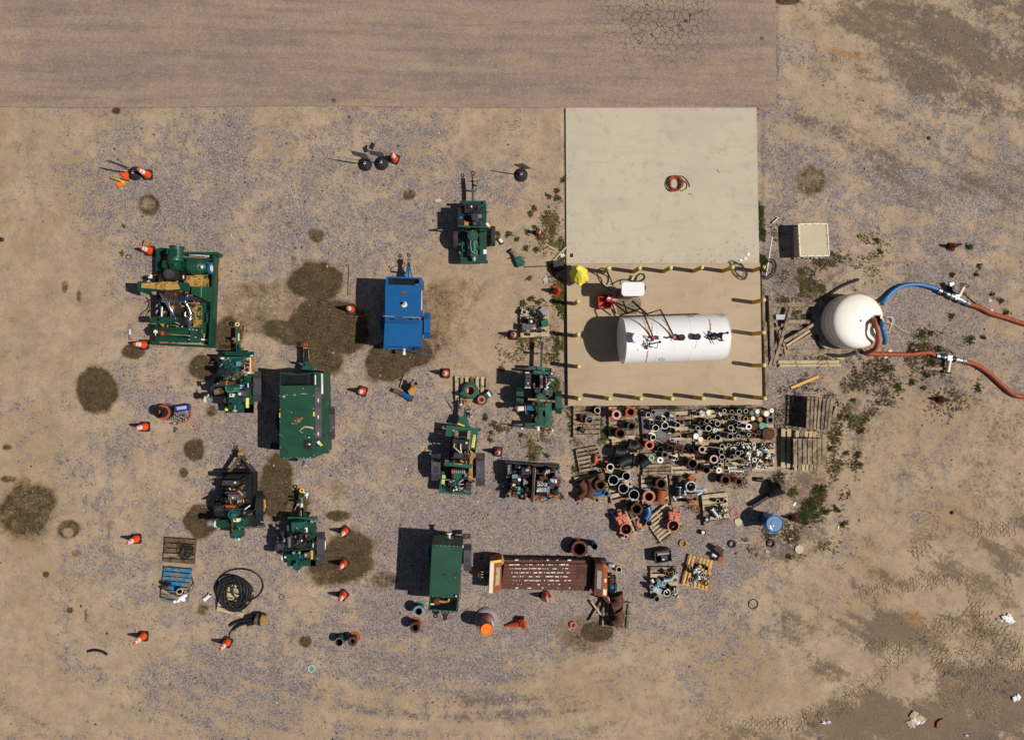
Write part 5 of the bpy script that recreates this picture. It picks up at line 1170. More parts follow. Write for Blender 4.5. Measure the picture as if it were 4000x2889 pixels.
# big grey cast valve
t = T(Z30, 'cast_valve', 'large galvanised cast valve with curved arms', 'valve', 450, 560)
g = t.P('body', 'galv'); c = Z30.w(452, 455, .62); g.lathe((c.x, c.y, .14), (0, 0, 1), [(0, .25), (.05, .26), (.07, .21), (.3, .17), (.4, .19), (.48, .2), (.48, .165), (.2, .15)], 'galv', 28)
t.P('arm', 'galv').h(500, 520, 660, 520, 34, .4, 'galv'); t.q[-1][0].beam(560, 600, 690, 540, 30, .3, .42, 'galv'); t.q[-1][0].c(690, 520, 42, .3, .42, 'gauge')
t.P('arm', 'galv').beam(350, 480, 350, 600, 34, .3, .5, 'galv'); t.P('outlet', 'rust_orange').h(440, 680, 440, 740, 72, .3, 'rust_orange'); t.done()
Sq = 'by the big cast valve'
lie(Z30, 235, 450, 225, 620, 62, 'slate', 'grey cone reducer', Sq, .15, taper=1.15, collar='galv'); lie(Z30, 255, 275, 250, 390, 58, 'wood_dark', 'brown tapered socket', Sq, .15, taper=.8); lie(Z30, 400, 270, 500, 360, 48, 'rust_orange', 'orange rusty elbow', Sq, .15, 'rust_orange')
lie(Z30, 130, 620, 180, 700, 22, 'galv', 'small bent grey bracket', Sq)
Sx = 'standing on gravel between pallets'
up(Z30, 1065, 335, 92, .44, 'rust_dark', 'left brown flanged stub', Sx, 'rust', .62, 1.0, 'rust_dark', z0=0); up(Z30, 1298, 362, 72, .44, 'rust_orange', 'right orange flanged stub', Sx, 'rust', .62, 1.1, 'rust_orange', z0=0)
lie(Z30, 1600, 325, 1725, 335, 38, 'slate', 'black pipe offcut', 'lying above the black standpipe', 0)
t = T(Z30, 'strainer_pipe', 'black pipe with a bolted bell end lying on gravel', 'strainer', 1750, 620)
t.P('pipe', 'slate').h(1535, 790, 1850, 595, 42, .14, 'black', z2=.14); g = t.P('bell', 'black'); g.h(1840, 600, 2000, 480, 60, .25, 'slate', r1=125, z2=.3); g.h(2000, 480, 2030, 460, 128, .3, 'black'); t.P('clamp', 'rust').h(1835, 605, 1875, 580, 56, .2, 'rust')
bo = t.P('bolt', 'chrome')
for i in range(8): bo.ball(Z30.w(2030 + 20 * math.cos(i), 470 + 110 * math.sin(i * .8), .3 + .1 * math.sin(i * 2)), .02, 'chrome')
t.P('side_port', 'teal').c(2085, 565, 26, .15, .25, 'teal'); t.done()
# blue drum
t = T(Z30, 'plastic_drum', 'bright blue plastic drum with a lid and a torn white label', 'drum', at=(*Z30.w(1935, 1115, .85).xy, 0))
p = Vector((*Z30.w(1935, 1115, .85).xy, 0)); g = t.P('drum_body', 'blue_dark'); g.lathe(p, (0, 0, 1), [(0, .24), (.02, .25), (.78, .3), (.8, .3)], 'blue_dark', 32)
l_ = t.P('lid', 'blue'); l_.lathe(p, (0, 0, 1), [(.78, .3), (.79, .325), (.83, .325), (.84, .3), (.825, .28), (.825, .15), (.84, .14), (.84, 0)], 'blue', 36)
t.P('lid_handle', 'blue', l_).b(1900, 930, 1990, 970, .78, .83, 'blue'); t.q[-1][0].b(1830, 1250, 1920, 1285, .78, .82, 'blue')
t.P('torn_label', 'paper', l_).p([(1840, 1140), (1870, 1130), (1885, 1180), (1905, 1225), (1880, 1215), (1845, 1185)], .828, .834, 'paper'); t.q[-1][0].c(1912, 1150, 14, .84, .846, 'paper')
t.done()
St = 'on the pallet near the stone tile'
up(Z30, 928, 710, 34, .24, 'slate', 'upright dark stub', St, 'cream'); up(Z30, 1055, 712, 33, .24, 'slate', 'upright dark stub with grey rim', St, 'gauge')
jumble(Z30, 780, 800, 1060, 1060, 18, St, 41); lie(Z30, 820, 850, 920, 980, 32, 'galv', 'long silver coupling', St, .25, 'white'); lie(Z30, 690, 1020, 760, 1050, 36, 'galv', 'grey cam coupling', St, collar='slate')
disc(Z30, 540, 858, 72, 'rust_orange', 'orange rusty ring', 'lying beside the stone tile pallet', 0, .03, .72, cat='ring'); disc(Z30, 1218, 915, 76, 'salmon', 'salmon ring', 'lying beside the stone tile pallet', 0, .03, .68, 10, cat='ring')
for x, y, r, mt, ds in ((315, 1460, 70, 'tan', 'olive brown rubber ring'), (1182, 1470, 70, 'rubber_black', 'black rubber ring'), (1870, 1457, 72, 'rubber_black', 'black rubber ring in the weeds')): disc(Z30, x, y, r, mt, ds, 'lying on the gravel', 0, .06, .68, cat='ring')
m = M(Z30, 'concrete_block'); m.p([(1235, 1030), (1310, 1005), (1365, 1070), (1345, 1130), (1280, 1160), (1240, 1130), (1220, 1070)], 0, .04, 'concrete_block'); solo(m, 'stone_tile', 'pale broken stone tile near the blue drum', 'stone', Z30.w(1290, 1080, 0))
m = M(Z32, 'concrete_block'); m.c(625, 590, 32, 0, .04, 'concrete_block'); solo(m, 'round_stone_tile', 'round tan stepping stone in the weeds', 'stone', Z32.w(625, 590, 0))
lie(Z30, 620, 1255, 700, 1265, 34, 'cream', 'cream and black coupling', 'alone below the stone tile pallet', 0, collar='slate')
Su = 'on the basket pallet'
jumble(Z31, 190, 470, 470, 780, 14, Su, 51, smin=22, smax=40); lie(Z31, 325, 595, 445, 530, 26, 'galv', 'big galvanised bend', Su, .2, 'galv', (420, 610))
for x, y, r, mt, rm_, ds in ((366, 740, 38, 'slate', 'white', 'wide cup with a shiny rim'), (248, 810, 32, 'slate', 'gauge', 'grey corner cup'), (366, 525, 22, 'rust', 'tan', 'tan rimmed stub'), (475, 508, 18, 'rust_dark', 'cream', 'narrow dark stub'), (370, 660, 30, 'rust', 'rust', 'rusty ring stub'), (438, 770, 18, 'slate', 'white', 'tiny white rimmed stub')): up(Z31, x, y, r, .26, mt, ds, Su, rm_)
for (x0, y0, x1, y1), mt, ds in (((255, 625, 345, 655), 'hx_blue', 'blue perforated basket'), ((215, 690, 300, 735), 'galv', 'grey perforated basket')):
    m = M(Z31, mt); m.beam(x0, y0, x1, y1, 62, .2, .42, mt)
    for i in range(4):
        for j in range(3):
            f = .15 + i * .23; m.c(x0 + (x1 - x0) * f + (j - 1) * -6, y0 + (y1 - y0) * f + (j - 1) * 17, 4.5, .42, .423, 'navy', n=6)
    o = solo(m, 'strainer_basket', 'x', 'basket', (*Z31.w((x0 + x1) / 2, (y0 + y1) / 2, .4).xy, .135), 'perforated baskets'); fit(o, ds, Su)
t = T(Z31, 'parts_tote', 'black plastic tote filled with rusty parts', 'tote', 325, 325)
B4 = [(228, 285), (408, 252), (420, 375), (240, 405)]
g = t.P('tote', 'black'); g.p(B4, 0, .06, 'black')
for i in range(4): g.beam(*B4[i], *B4[(i + 1) % 4], 9, 0, .4, 'black')
g = t.P('rusty_parts', 'rust'); g.h(250, 300, 385, 285, 20, .28, 'gauge'); g.c(375, 285, 18, .1, .34, 'rust_orange'); g.b(300, 320, 375, 375, .1, .32, 'slate'); g.b(315, 352, 335, 368, .3, .33, 'white'); g.clutter(255, 300, 390, 380, .1, .3, 14, ['rust', 'rust_dark', 'gauge', 'black'], 4); g.h(385, 355, 455, 355, 10, .25, 'aluminium')
t.done()
Sv = 'on the tan slatted pallet'
jumble(Z31, 620, 430, 830, 620, 16, Sv, 61, smin=20, smax=36); up(Z31, 812, 460, 24, .24, 'slate', 'wide black stub', Sv, 'slate'); up(Z31, 775, 538, 28, .2, 'rust_dark', 'stub with a brown bore', Sv, 'cream'); lie(Z31, 718, 490, 722, 575, 22, 'galv', 'silver strainer can', Sv, .2, 'white'); disc(Z31, 806, 632, 30, 'rubber_black', 'black coil ring', Sv, .2, .06, .7, cat='ring')
t = T(Z31, 'flanged_tee', 'square rusty flange with an orange socket and a silver coupling', 'pipe fitting', 950, 310)
t.P('square_flange', 'rust').p([(930, 197), (1015, 248), (985, 320), (895, 240)], .25, .3, 'rust'); g = t.P('socket', 'rust'); g.h(950, 260, 975, 340, 30, .2, 'rust_dark'); g.c(975, 365, 34, 0, .3, 'rust_orange'); t.P('coupling', 'galv').h(870, 300, 925, 330, 24, .15, 'galv'); t.q[-1][0].h(925, 330, 945, 345, 30, .15, 'slate'); t.done()
# flanged pipes in the lower middle
up(Z14, 1798, 178, 84, .5, 'teal_dark', 'flanged pipe with a cream and teal flange', 'left of the box trailer', 'galv', .62, 1.0, 'teal', z0=0); up(Z14, 1745, 418, 80, .5, 'rust', 'orange rusty flanged pipe', 'below the teal flanged pipe', 'rust', .6, 1.05, 'rust_orange', z0=0)
up(Z14, 622, 632, 64, .42, 'teal_dark', 'green pipe with a grey rim', 'in the lone pair at the bottom', 'gauge', z0=0, base=1.3, bmat='teal_dark'); up(Z14, 820, 620, 70, .42, 'rust', 'rusty flanged pipe', 'in the lone pair at the bottom', 'rust', .5, 1.2, 'rust_orange', z0=0)
up(Z15, 1525, 200, 102, .46, 'rust_dark', 'wide rusty flanged ring with a yellow leaf', 'behind the heat exchanger', 'rust', .7, 1.02, 'rust', z0=0, wall=.1); up(Z15, 1710, 170, 38, .55, 'black', 'narrow black pipe on a blue rust flange', 'behind the heat exchanger', 'rust_dark', z0=0, base=1.8, bmat='hx_blue')
up(Z15, 2010, 452, 34, .2, 'cream', 'small cream pipe end', 'right of the heat exchanger', 'cream', z0=0)
lie(Z15, 1985, 760, 1925, 905, 62, 'rust', 'upper rusty bell pipe', 'on the white pallet', .15, 'rust', (2040, 870), taper=1.1, cat='bell pipe'); lie(Z15, 1985, 960, 1945, 1120, 62, 'rust', 'lower rusty bell pipe', 'on the white pallet', .15, 'rust', (2050, 1060), taper=1.0, cat='bell pipe')
plank(Z15, 1800, 830, 1650, 1090, 28, .05, .12, 'wood_grey', 'split grey plank leaning on the white pallet'); plank(Z15, 1670, 845, 1790, 1010, 20, .12, .17, 'wood_pale', 'thin lath crossing the split grey plank')
disc(Z15, 1450, 1137, 40, 'salmon', 'salmon ring', 'on the wet mound', .08, .03, .65, cat='ring')
disc(Z2, 135, 340, 36, 'rubber_black', 'thin black ring', 'left of the big green skid', 0, .02, .8, cat='ring'); disc(Z12, 1392, 700, 46, 'rubber_black', 'black ring', 'right of the big hose coil', 0, .02, .78, cat='ring'); disc(OV, 1668.5, 1337, 11, 'rubber_black', 'black ring', 'alone at the lower right', 0, .02, .85, cat='ring'); disc(Z14, 215, 1021, 55, 'mint', 'bright mint ring', 'alone near the bottom', 0, .02, .76, cat='ring')
# tall flanged reducer and bolt tray at the far left
t = T(Z8, 'pipe_reducer', 'tall black stepped pipe with an orange middle flange', 'pipe reducer', 1130, 800)
c0 = Z8.w(1150, 800, .03); c1 = Z8.w(1010, 815, .38); c2 = Z8.w(900, 835, .68); cc = Vector((c0.x, c0.y, 0))
t.P('base_flange', 'rust_dark').cyl(cc, cc + Vector((0, 0, .03)), .305, None, 'plastic_grey', 32); t.P('lower_pipe', 'slate').cyl(cc + Vector((0, 0, .03)), cc + Vector((0, 0, .36)), .23, .2, 'slate', 28)
t.P('middle_flange', 'rust_orange').cyl(cc + Vector((0, 0, .36)), cc + Vector((0, 0, .4)), .26, None, 'rust_orange', 30); g = t.P('upper_pipe', 'slate'); g.pipe(cc + Vector((0, 0, .4)), cc + Vector((0, 0, .68)), .185, .13, 'slate', 28, 'black'); t.done()
t = T(Z8, 'orange_tub', 'round orange tub lying under the blue tray', 'tub', 1590, 880); t.P('tub_rim', 'rust_orange').torus(Z8.w(1590, 860, .08), .28, .035, 'rust_orange', 30, 8); t.P('tub_floor', 'gauge').cyl(Z8.w(1590, 860, .02), Z8.w(1590, 860, .02) + Vector((0, 0, .02)), .27, None, 'gauge', 26); t.done()
t = T(Z8, 'blue_tray', 'blue rectangular tray tipped on the heap of bolts', 'tray', 1550, 700); g = t.P('tray', 'cobalt'); Q4 = [(1345, 655), (1745, 600), (1765, 745), (1375, 800)]; g.p(Q4, .1, .14, 'lavender')
for i in range(4): g.beam(*Q4[i], *Q4[(i + 1) % 4], 34, .1, .26, 'cobalt')
t.done()
m = M(Z8); rr = random.Random(5)
for i in range(130):
    x, y = rr.gauss(1470, 95), rr.gauss(980, 90); a = rr.random() * 6.28; z = .06 + .1 * rr.random(); m.t([(x, y, z), (x + 60 * math.cos(a), y + 60 * math.sin(a), z + .02)], .011, rr.choice(['aluminium', 'cream', 'gauge', 'slate', 'rust', 'wood_grey']), 5)
solo(m, 'loose_bolts', 'heap of loose bolts spilling from the orange tub', 'bolts', Z8.w(1470, 980, 0), kind='stuff')
lie(Z8, 1385, 1260, 1355, 1400, 30, 'teal_dark', 'small green bottle', 'lying below the bolt heap', 0, cat='bottle')
# valve with blue pipe
t = T(Z33, 'valve_block', 'rusty orange valve block with a blue pipe on a wet patch', 'valve', 620, 520)
g = t.P('block', 'tan'); g.p([(610, 400), (720, 330), (850, 420), (800, 600), (700, 590)], 0, .3, 'tan'); g.c(700, 430, 60, .2, .34, 'rust_orange')
t.P('blue_pipe', 'blue').h(540, 565, 740, 680, 62, .16, 'blue'); g = t.P('adapter', 'tan'); g.h(340, 490, 540, 565, 52, .16, 'wood_dark'); g.h(740, 680, 765, 692, 74, .16, 'rust')
g = t.P('lever', 'chrome'); g.t([(570, 450, .3), (830, 205, .7)], .022, 'slate'); g.h(700, 310, 750, 270, 16, .6, 'chrome'); g.h(800, 230, 830, 205, 14, .7, 'yellow'); g.h(700, 480, 840, 340, 30, .45, 'tan', z2=.6); g.h(825, 345, 855, 320, 38, .6, 'slate', z2=.62); t.done()
# green valve near the slab, oil can
t = T(Z19, 'green_valve', 'green valve with a grey pipe end lying on sand', 'valve', 370, 470)
t.P('body', 'green_lit').p([(325, 475), (400, 435), (465, 500), (460, 545), (370, 575)], 0, .2, 'green_lit'); g = t.P('pipe_end', 'wood_grey'); g.h(285, 350, 345, 435, 34, .12, 'wood_grey'); g.h(280, 345, 292, 360, 42, .12, 'gauge'); g.h(340, 430, 352, 446, 44, .12, 'gauge'); t.P('lever', 'slate').t([(235, 465, .1), (330, 440, .2), (400, 432, .22), (470, 460, .15)], .014, 'slate'); t.done()
lie(Z4, 1150, 1090, 1205, 1155, 24, 'white', 'white oil can with a brown label', 'lying by the upper trailer wheel', 0, collar='rust', cat='can')
lie(Z12, 160, 735, 245, 665, 28, 'white', 'white bucket with a brown label', 'lying left of the big hose coil', 0, collar='white', cat='bucket')
t = T(Z19, 'rubber_mat', 'crumpled black rubber flap at the slab corner', 'rubber flap', 930, 530)
t.P('flap', 'rubber').p([(850, 500), (950, 480), (1010, 520), (1000, 580), (960, 600), (870, 590)], .05, .3, 'rubber'); t.P('flap_edge', 'black').p([(840, 540), (900, 500), (1000, 560), (1000, 620), (870, 640)], 0, .2, 'black'); t.done()
# scrap on pallet P5
t = T(Z19, 'scrap_parts', 'oily scrap engine parts heaped on the slab side pallet', 'scrap', 600, 1300)
g = t.P('oily_parts', 'black'); g.clutter(420, 1150, 700, 1380, .15, .35, 60, ['black', 'slate', 'rust_dark', 'black', 'grey'], 6); g = t.P('frame_panel', 'gauge'); g.beam(690, 1150, 770, 1250, 70, .2, .3, 'gauge'); g.beam(420, 1190, 490, 1220, 60, .2, .3, 'cream'); g.beam(430, 1195, 480, 1218, 44, .3, .305, 'rust_dark')
t.P('green_cover', 'green_lit').p([(685, 1330), (785, 1300), (795, 1385), (705, 1405)], .2, .36, 'green_lit'); t.P('muffler', 'plastic_grey').beam(430, 1410, 575, 1415, 80, .2, .42, 'plastic_grey'); t.P('green_housing', 'teal_dark').c(540, 1330, 34, .15, .5, 'teal_dark'); t.q[-1][0].c(555, 1335, 17, .5, .54, 'white'); t.done()
for i, (x, y) in enumerate(((470, 1475), (610, 1465), (685, 1470), (725, 1460), (525, 1515))): up(Z19, x, y, 21, .18, 'teal_dark', 'small teal cylinder', 'on the scrap parts pallet', 'teal')
# volutes on slatted pallet P4
t = T(Z16, 'pump_volute', 'large green pump volute with a rusty bore', 'pump casing', 810, 170); c = Z16.w(808, 155, .3)
g = t.P('casing', 'green_lit'); g.torus((c.x, c.y, .3), .215, .09, 'green_lit', 28, 10); g.h(700, 200, 790, 240, 34, .3, 'green_lit'); g.h(680, 180, 700, 200, 42, .3, 'green_lit'); t.P('bore_ring', 'rust_orange').pipe((c.x, c.y, .2), (c.x, c.y, .4), .175, .15, 'rust_orange', 28, 'rust_orange'); t.done()
t = T(Z16, 'pump_volute', 'small green pump casing with an orange flange and white label', 'pump casing', 970, 270); c = Z16.w(958, 275, .36)
g = t.P('casing', 'green'); g.cyl((c.x, c.y, .14), (c.x, c.y, .3), .21, .18, 'green', 26); t.P('orange_flange', 'salmon').pipe((c.x, c.y, .3), (c.x, c.y, .36), .14, .08, 'salmon', 24, 'rust_dark'); t.P('label_block', 'green').p([(985, 205), (1075, 145), (1110, 205), (1030, 270)], .14, .34, 'green'); t.P('white_label', 'paper', label='white label plate').p([(1030, 185), (1055, 160), (1090, 225), (1065, 235)], .34, .345, 'paper'); t.done()
disc(Z16, 795, 295, 38, 'tan', 'tan round cap', 'below the large green volute', .135, .1)
# cable heap, items on blue pallet, hose coil and strainer
m = M(Z11); rr = random.Random(12)
for k in range(26):
    x, y = rr.gauss(1280, 35), rr.gauss(470, 40); m.tube([Z11.w(px_, py_, .15 + .12 * rr.random()) for px_, py_, _ in arc(x, y, rr.uniform(40, 110), rr.uniform(0, 90), rr.uniform(260, 400), 16, 0, rx=rr.uniform(50, 120))], .008, rr.choice(['black', 'black', 'wood_dark']), 5)
m.ball(Z11.w(1300, 490, .2), .13, 'rubber_black', (1, 1, .7)); solo(m, 'cable_heap', 'tangled dark cable with plugs on the brown pallet', 'cable', (*Z11.w(1290, 470, .2).xy, .135))
t = T(Z11, 'suction_hose', 'grey suction hose with chrome nozzle across the blue pallet', 'hose', 1100, 1280)
g = t.P('hose', 'gauge'); g.tube(spline([Z11.w(*p) for p in ((830, 1330, .2), (950, 1380, .2), (1050, 1395, .22))], 6), .06, 'wood_grey', 10); g.tube(spline([Z11.w(*p) for p in ((960, 1260, .25), (1050, 1290, .28), (1130, 1330, .28))], 6), .07, 'wood_grey', 10); g.tube(spline([Z11.w(*p) for p in ((1390, 930, .1), (1430, 1050, .12), (1380, 1180, .25), (1250, 1250, .3), (1110, 1265, .3))], 8), .02, 'wood_dark', 8)
g = t.P('white_cloth', 'paper')
for i, (x, y, r_) in enumerate(((1190, 1330, 60), (1250, 1280, 50), (1290, 1220, 40), (1060, 1390, 40), (1130, 1380, 36), (1230, 1360, 40))): g.ball(Z11.w(x, y, .2), r_ * .0019, 'paper', (1.2, .8, .5), 8)
t.P('bucket', 'cream').pipe(Z11.w(1165, 1200, .15), Z11.w(1165, 1200, .42), .1, .085, 'cream', 20, 'wood_dark'); t.P('foot_valve', 'rust').h(850, 1100, 940, 1080, 40, .35, 'rust'); t.q[-1][0].h(830, 1170, 960, 1240, 28, .3, 'tan'); t.q[-1][0].c(900, 1110, 30, .15, .5, 'rust_dark'); t.done()
m = M(Z12); rr = random.Random(3); z = .17
rings = [(725, 510, 372, 262, 0), (640, 660, 265, 270, 1), (620, 650, 240, 255, 1), (655, 640, 285, 240, 1), (600, 640, 235, 200, 2), (640, 655, 215, 235, 2), (700, 590, 90, 140, 3), (610, 640, 170, 150, 3), (680, 600, 230, 195, 2), (560, 620, 190, 250, 2), (650, 700, 180, 220, 2), (620, 610, 260, 230, 3), (680, 640, 170, 240, 2), (580, 680, 170, 210, 3)]
for i, (x, y, rx_, ry_, lv) in enumerate(rings):
    zz = .05 if lv == 0 else .16 + lv * .035 + .02 * rr.random(); st_ = rr.uniform(0, 360)
    pts = [(px_, py_, zz + .03 * math.sin(3 * k / 10 + i)) for k, (px_, py_, _) in enumerate(arc(x, y, ry_, st_, st_ + (350 if lv else 345), 40, 0, rx=rx_))]
    m.t(pts, .026, 'rubber_black' if i % 3 else 'slate', 8)
m.t([(360, 700, .06), (345, 800, .04), (350, 905, .04)], .02, 'rubber_black'); solo(m, 'hose_coil', 'big tangled coil of thick black hose on a pallet', 'hose', (*Z12.w(640, 650, .2).xy, .135))
t = T(Z12, 'strainer_hoses', 'bundle of black hoses ending in a drilled orange strainer', 'strainer', 950, 1080)
g = t.P('hoses', 'rubber_black')
for pts in (((800, 1030, .1), (900, 1005, .14), (1010, 985, .2)), ((560, 1160, .05), (640, 1110, .08), (760, 1080, .12), (1000, 1050, .2)), ((620, 1220, .06), (700, 1160, .1), (850, 1110, .14), (1000, 1090, .2)), ((555, 1350, .03), (570, 1270, .04), (620, 1210, .06))): g.tube(spline([Z12.w(*p) for p in pts], 6), .045 if pts[0][0] != 555 else .018, 'rubber_black', 10)
g.h(840, 1120, 1010, 1080, 46, .15, 'slate'); g = t.P('collar', 'wood_dark'); g.h(980, 1040, 1060, 1060, 84, .22, 'wood_dark'); g.h(1040, 1055, 1075, 1058, 95, .22, 'black')
g = t.P('strainer_head', 'tan'); g.h(1065, 1058, 1140, 1070, 84, .22, 'tan'); a_ = Z12.w(1141, 1070, .22); dd_ = (a_ - Z12.w(1065, 1058, .22)).normalized(); _, u_, v_ = M.axes(dd_)
for i in range(7): q_ = a_ + (u_ * math.cos(i * .9) + v_ * math.sin(i * .9)) * .12; g.cyl(q_, q_ + dd_ * .004, .018, None, 'black', 8)
t.done()
# copper coloured hose coil on the upper slab
m = M(Z22); rr = random.Random(5)
for i in range(13):
    rx_ = rr.uniform(60, 110); ry_ = rr.uniform(70, 105); x, y = 705 + rr.uniform(-12, 14), 345 + rr.uniform(-8, 8); m.t([(a, b2, .07 + .1 * rr.random()) for a, b2, _ in arc(x, y, ry_, rr.uniform(0, 360), 0, 2)] and [(px_, py_, .065 + .008 * i) for px_, py_, _ in arc(x, y, ry_, 17 * i, 17 * i + 350, 34, 0, rx=rx_)], .014, 'hose_orange' if i % 4 else 'rust', 7)
m.tube(spline([Z22.w(*p) for p in ((700, 238, .09), (800, 245, .07), (860, 290, .07), (895, 350, .07), (905, 390, .07))], 6), .014, 'rust_dark', 7); m.tube(spline([Z22.w(*p) for p in ((780, 450, .08), (850, 420, .07), (870, 360, .07), (840, 315, .08), (800, 300, .1))], 6), .014, 'rust', 7)
solo(m, 'hose_coil', 'neat orange hose coil lying on the empty upper slab', 'hose', (*Z22.w(705, 345, 0).xy, .05))
# ------------------------------------------------ towed machines
def wheel(t, fr, x0, x1, yc, Rm, rim='gauge', tyre='rubber', name='wheel'):
    a = fr.w(x0, yc, Rm); b = fr.w(x1, yc, Rm); b.y = a.y; L = abs(b.x - a.x); d = Vector((1, 0, 0)); a0 = Vector((min(a.x, b.x), a.y, Rm))
    g = t.P(name, tyre); g.lathe(a0, d, [(0, Rm * .6), (0, Rm * .82), (L * .12, Rm * .97), (L * .2, Rm), (L * .8, Rm), (L * .88, Rm * .97), (L, Rm * .82), (L, Rm * .6)], tyre, 26)
    for f in (.35, .65): g.lathe(a0 + d * (L * f - .006), d, [(0, Rm + .002), (.012, Rm + .002)], 'rubber_black', 26)
    r = t.P('rim', rim, g); r.lathe(a0, d, [(.03, 0), (.03, Rm * .25), (.05, Rm * .5), (0, Rm * .6), (L, Rm * .6), (L - .05, Rm * .5), (L - .02, Rm * .25), (L - .02, 0)], rim, 20)
def fender(t, fr, x0, x1, y0, y1, z, mat='fender'):
    """three plates folded over the wheel"""
    k = (y1 - y0) * .24; g = t.P('fender', mat); P = [fr.w(x, y, zz) for x, y, zz in ((x0, y0, z - .25), (x1, y0, z - .25), (x0, y0 + k, z), (x1, y0 + k, z), (x0, y1 - k, z), (x1, y1 - k, z), (x0, y1, z - .25), (x1, y1, z - .25))]
    Q = [p - Vector((0, 0, .02)) for p in P]
    g.add(P + Q, [[2, 3, 1, 0], [4, 5, 3, 2], [6, 7, 5, 4], [8, 9, 11, 10], [10, 11, 13, 12], [12, 13, 15, 14], [0, 1, 9, 8], [7, 6, 14, 15], [0, 8, 10, 2], [2, 10, 12, 4], [4, 12, 14, 6], [1, 3, 11, 9], [3, 5, 13, 11], [5, 7, 15, 13]], mat)
def hitch(t, fr, x, y, r, mat, neck, nmat='green', nw=26, z=.5):
    g = t.P('drawbar', nmat); g.beam(*neck[0], *neck[1], nw, z - .12, z, nmat)
    h = t.P('tow_ring', mat); c = fr.w(x, y, z); R0 = fr.m(r, x, y, z); h.torus(c, R0 * .72, R0 * .28, mat, 20, 8); return g
def axle(t, fr, x0, x1, y, z=.35): t.P('axle', 'black').h(x0, y, x1, y, 14 * fr.k / 3.7, z, 'black')
G = 'green'; GL = 'green_lit'
# -- tall pump trailer near the upper slab
t = T(Z4, 'pump_trailer', 'green pump trailer near the upper slab, rust tow ring and white tags', 'pump trailer', 780, 980, group='towable pump trailers')
g = t.P('chassis', G); g.b(578, 537, 965, 572, .5, .66, G); g.b(868, 572, 970, 1430, .5, .62, G); g.b(590, 1020, 700, 1430, .5, .62, G); g.b(700, 1325, 870, 1430, .5, .62, G); g.b(700, 1020, 870, 1060, .5, .62, G); g.b(555, 905, 640, 1020, .5, .62, G); g.b(840, 1040, 872, 1325, .45, .5, 'black'); g.b(590, 1400, 990, 1440, .4, .55, G)
g.b(600, 572, 868, 1020, .45, .55, 'black')
g = t.P('engine', 'black'); g.b(650, 570, 870, 712, .6, 1.2, 'black'); g.b(700, 600, 820, 640, 1.2, 1.26, 'slate'); g.b(680, 712, 860, 900, .6, .95, 'black'); g.clutter(660, 700, 880, 900, .9, 1.15, 34, ['black', 'slate', 'rubber', 'black', 'grey', 'rust_dark', 'plastic_grey'], 11)
g.c(750, 620, 12, 1.26, 1.32, 'white'); g.c(842, 612, 7, 1.2, 1.3, 'chrome'); g.t([(845, 620, 1.3), (840, 670, 1.3), (790, 685, 1.25), (740, 700, 1.2)], .03, 'rubber_black')
g = t.P('air_filter', 'rubber'); g.c(797, 775, 54, 1.0, 1.42, 'rubber'); g.c(797, 775, 40, 1.42, 1.45, 'rubber'); g.h(795, 820, 790, 895, 36, 1.15, 'rubber')
g = t.P('battery_box', 'black'); g.b(552, 640, 648, 905, .6, 1.05, 'black'); t.P('blue_label', 'hose_blue', g).b(578, 765, 622, 797, 1.05, 1.055, 'hose_blue'); g.b(645, 820, 710, 900, .9, 1.08, 'tan')
g = t.P('lifting_bail', G); g.beam(555, 905, 975, 920, 16, 1.45, 1.52, GL); g.t([(560, 905, .6), (560, 905, 1.5)], .03, G); g.t([(972, 920, .6), (972, 920, 1.5)], .03, G); g.t([(660, 990, .6), (600, 910, 1.45)], .02, G); g.t([(930, 990, .6), (965, 925, 1.45)], .02, G)
g = t.P('pump', GL); g.c(770, 1035, 74, .7, 1.12, GL); g.c(770, 1035, 76, 1.08, 1.14, 'green'); g.c(770, 1035, 44, 1.14, 1.17, GL); g.h(780, 1080, 790, 1335, 42, .9, GL); g.h(755, 1215, 872, 1212, 34, .85, G); g.h(700, 1215, 760, 1215, 28, .8, GL); g.c(800, 1190, 52, .7, .95, GL); g.b(740, 1270, 825, 1345, .7, 1.0, GL)
bo = t.P('flange_bolt', 'tan')
for i in range(8): bo.c(770 + 62 * math.cos(i * .785), 1035 + 62 * math.sin(i * .785), 6, 1.14, 1.165, 'tan', n=6)
g = t.P('discharge_coupling', 'aluminium'); g.h(785, 1345, 787, 1410, 30, .8, 'aluminium'); g.h(785, 1360, 785, 1372, 40, .8, 'gauge'); g.t([(740, 1060, 1.1), (735, 1180, 1.1), (750, 1270, 1.1), (800, 1300, 1.05)], .018, 'gauge')
g = t.P('timber_block', 'wood_pale'); g.b(690, 1062, 715, 1180, .62, .75, 'wood_pale'); g.b(690, 1268, 722, 1326, .62, .75, 'wood_pale')
t.P('fuel_cap', 'chrome').c(935, 553, 24, .66, .74, 'chrome'); t.P('fuel_line', 'rubber_black').t([(935, 620, .7), (935, 660, .8), (900, 720, .8), (885, 760, .9)], .018, 'rubber_black')
t.P('instrument_tag', 'paper', label='white and yellow tag on the rail').p([(957, 872), (985, 848), (1010, 880), (985, 905)], .64, .66, 'paper'); t.q[-1][0].p([(985, 905), (1010, 880), (1030, 900), (1005, 922)], .64, .66, 'yellow')
t.P('deck_label', 'paper', label='white and blue deck label').b(925, 1245, 970, 1310, .62, .625, 'paper'); t.q[-1][0].b(930, 1312, 972, 1352, .62, .625, 'cobalt')
wheel(t, Z4, 1022, 1100, 1050, .36); wheel(t, Z4, 480, 555, 1080, .36); axle(t, Z4, 520, 1060, 1060)
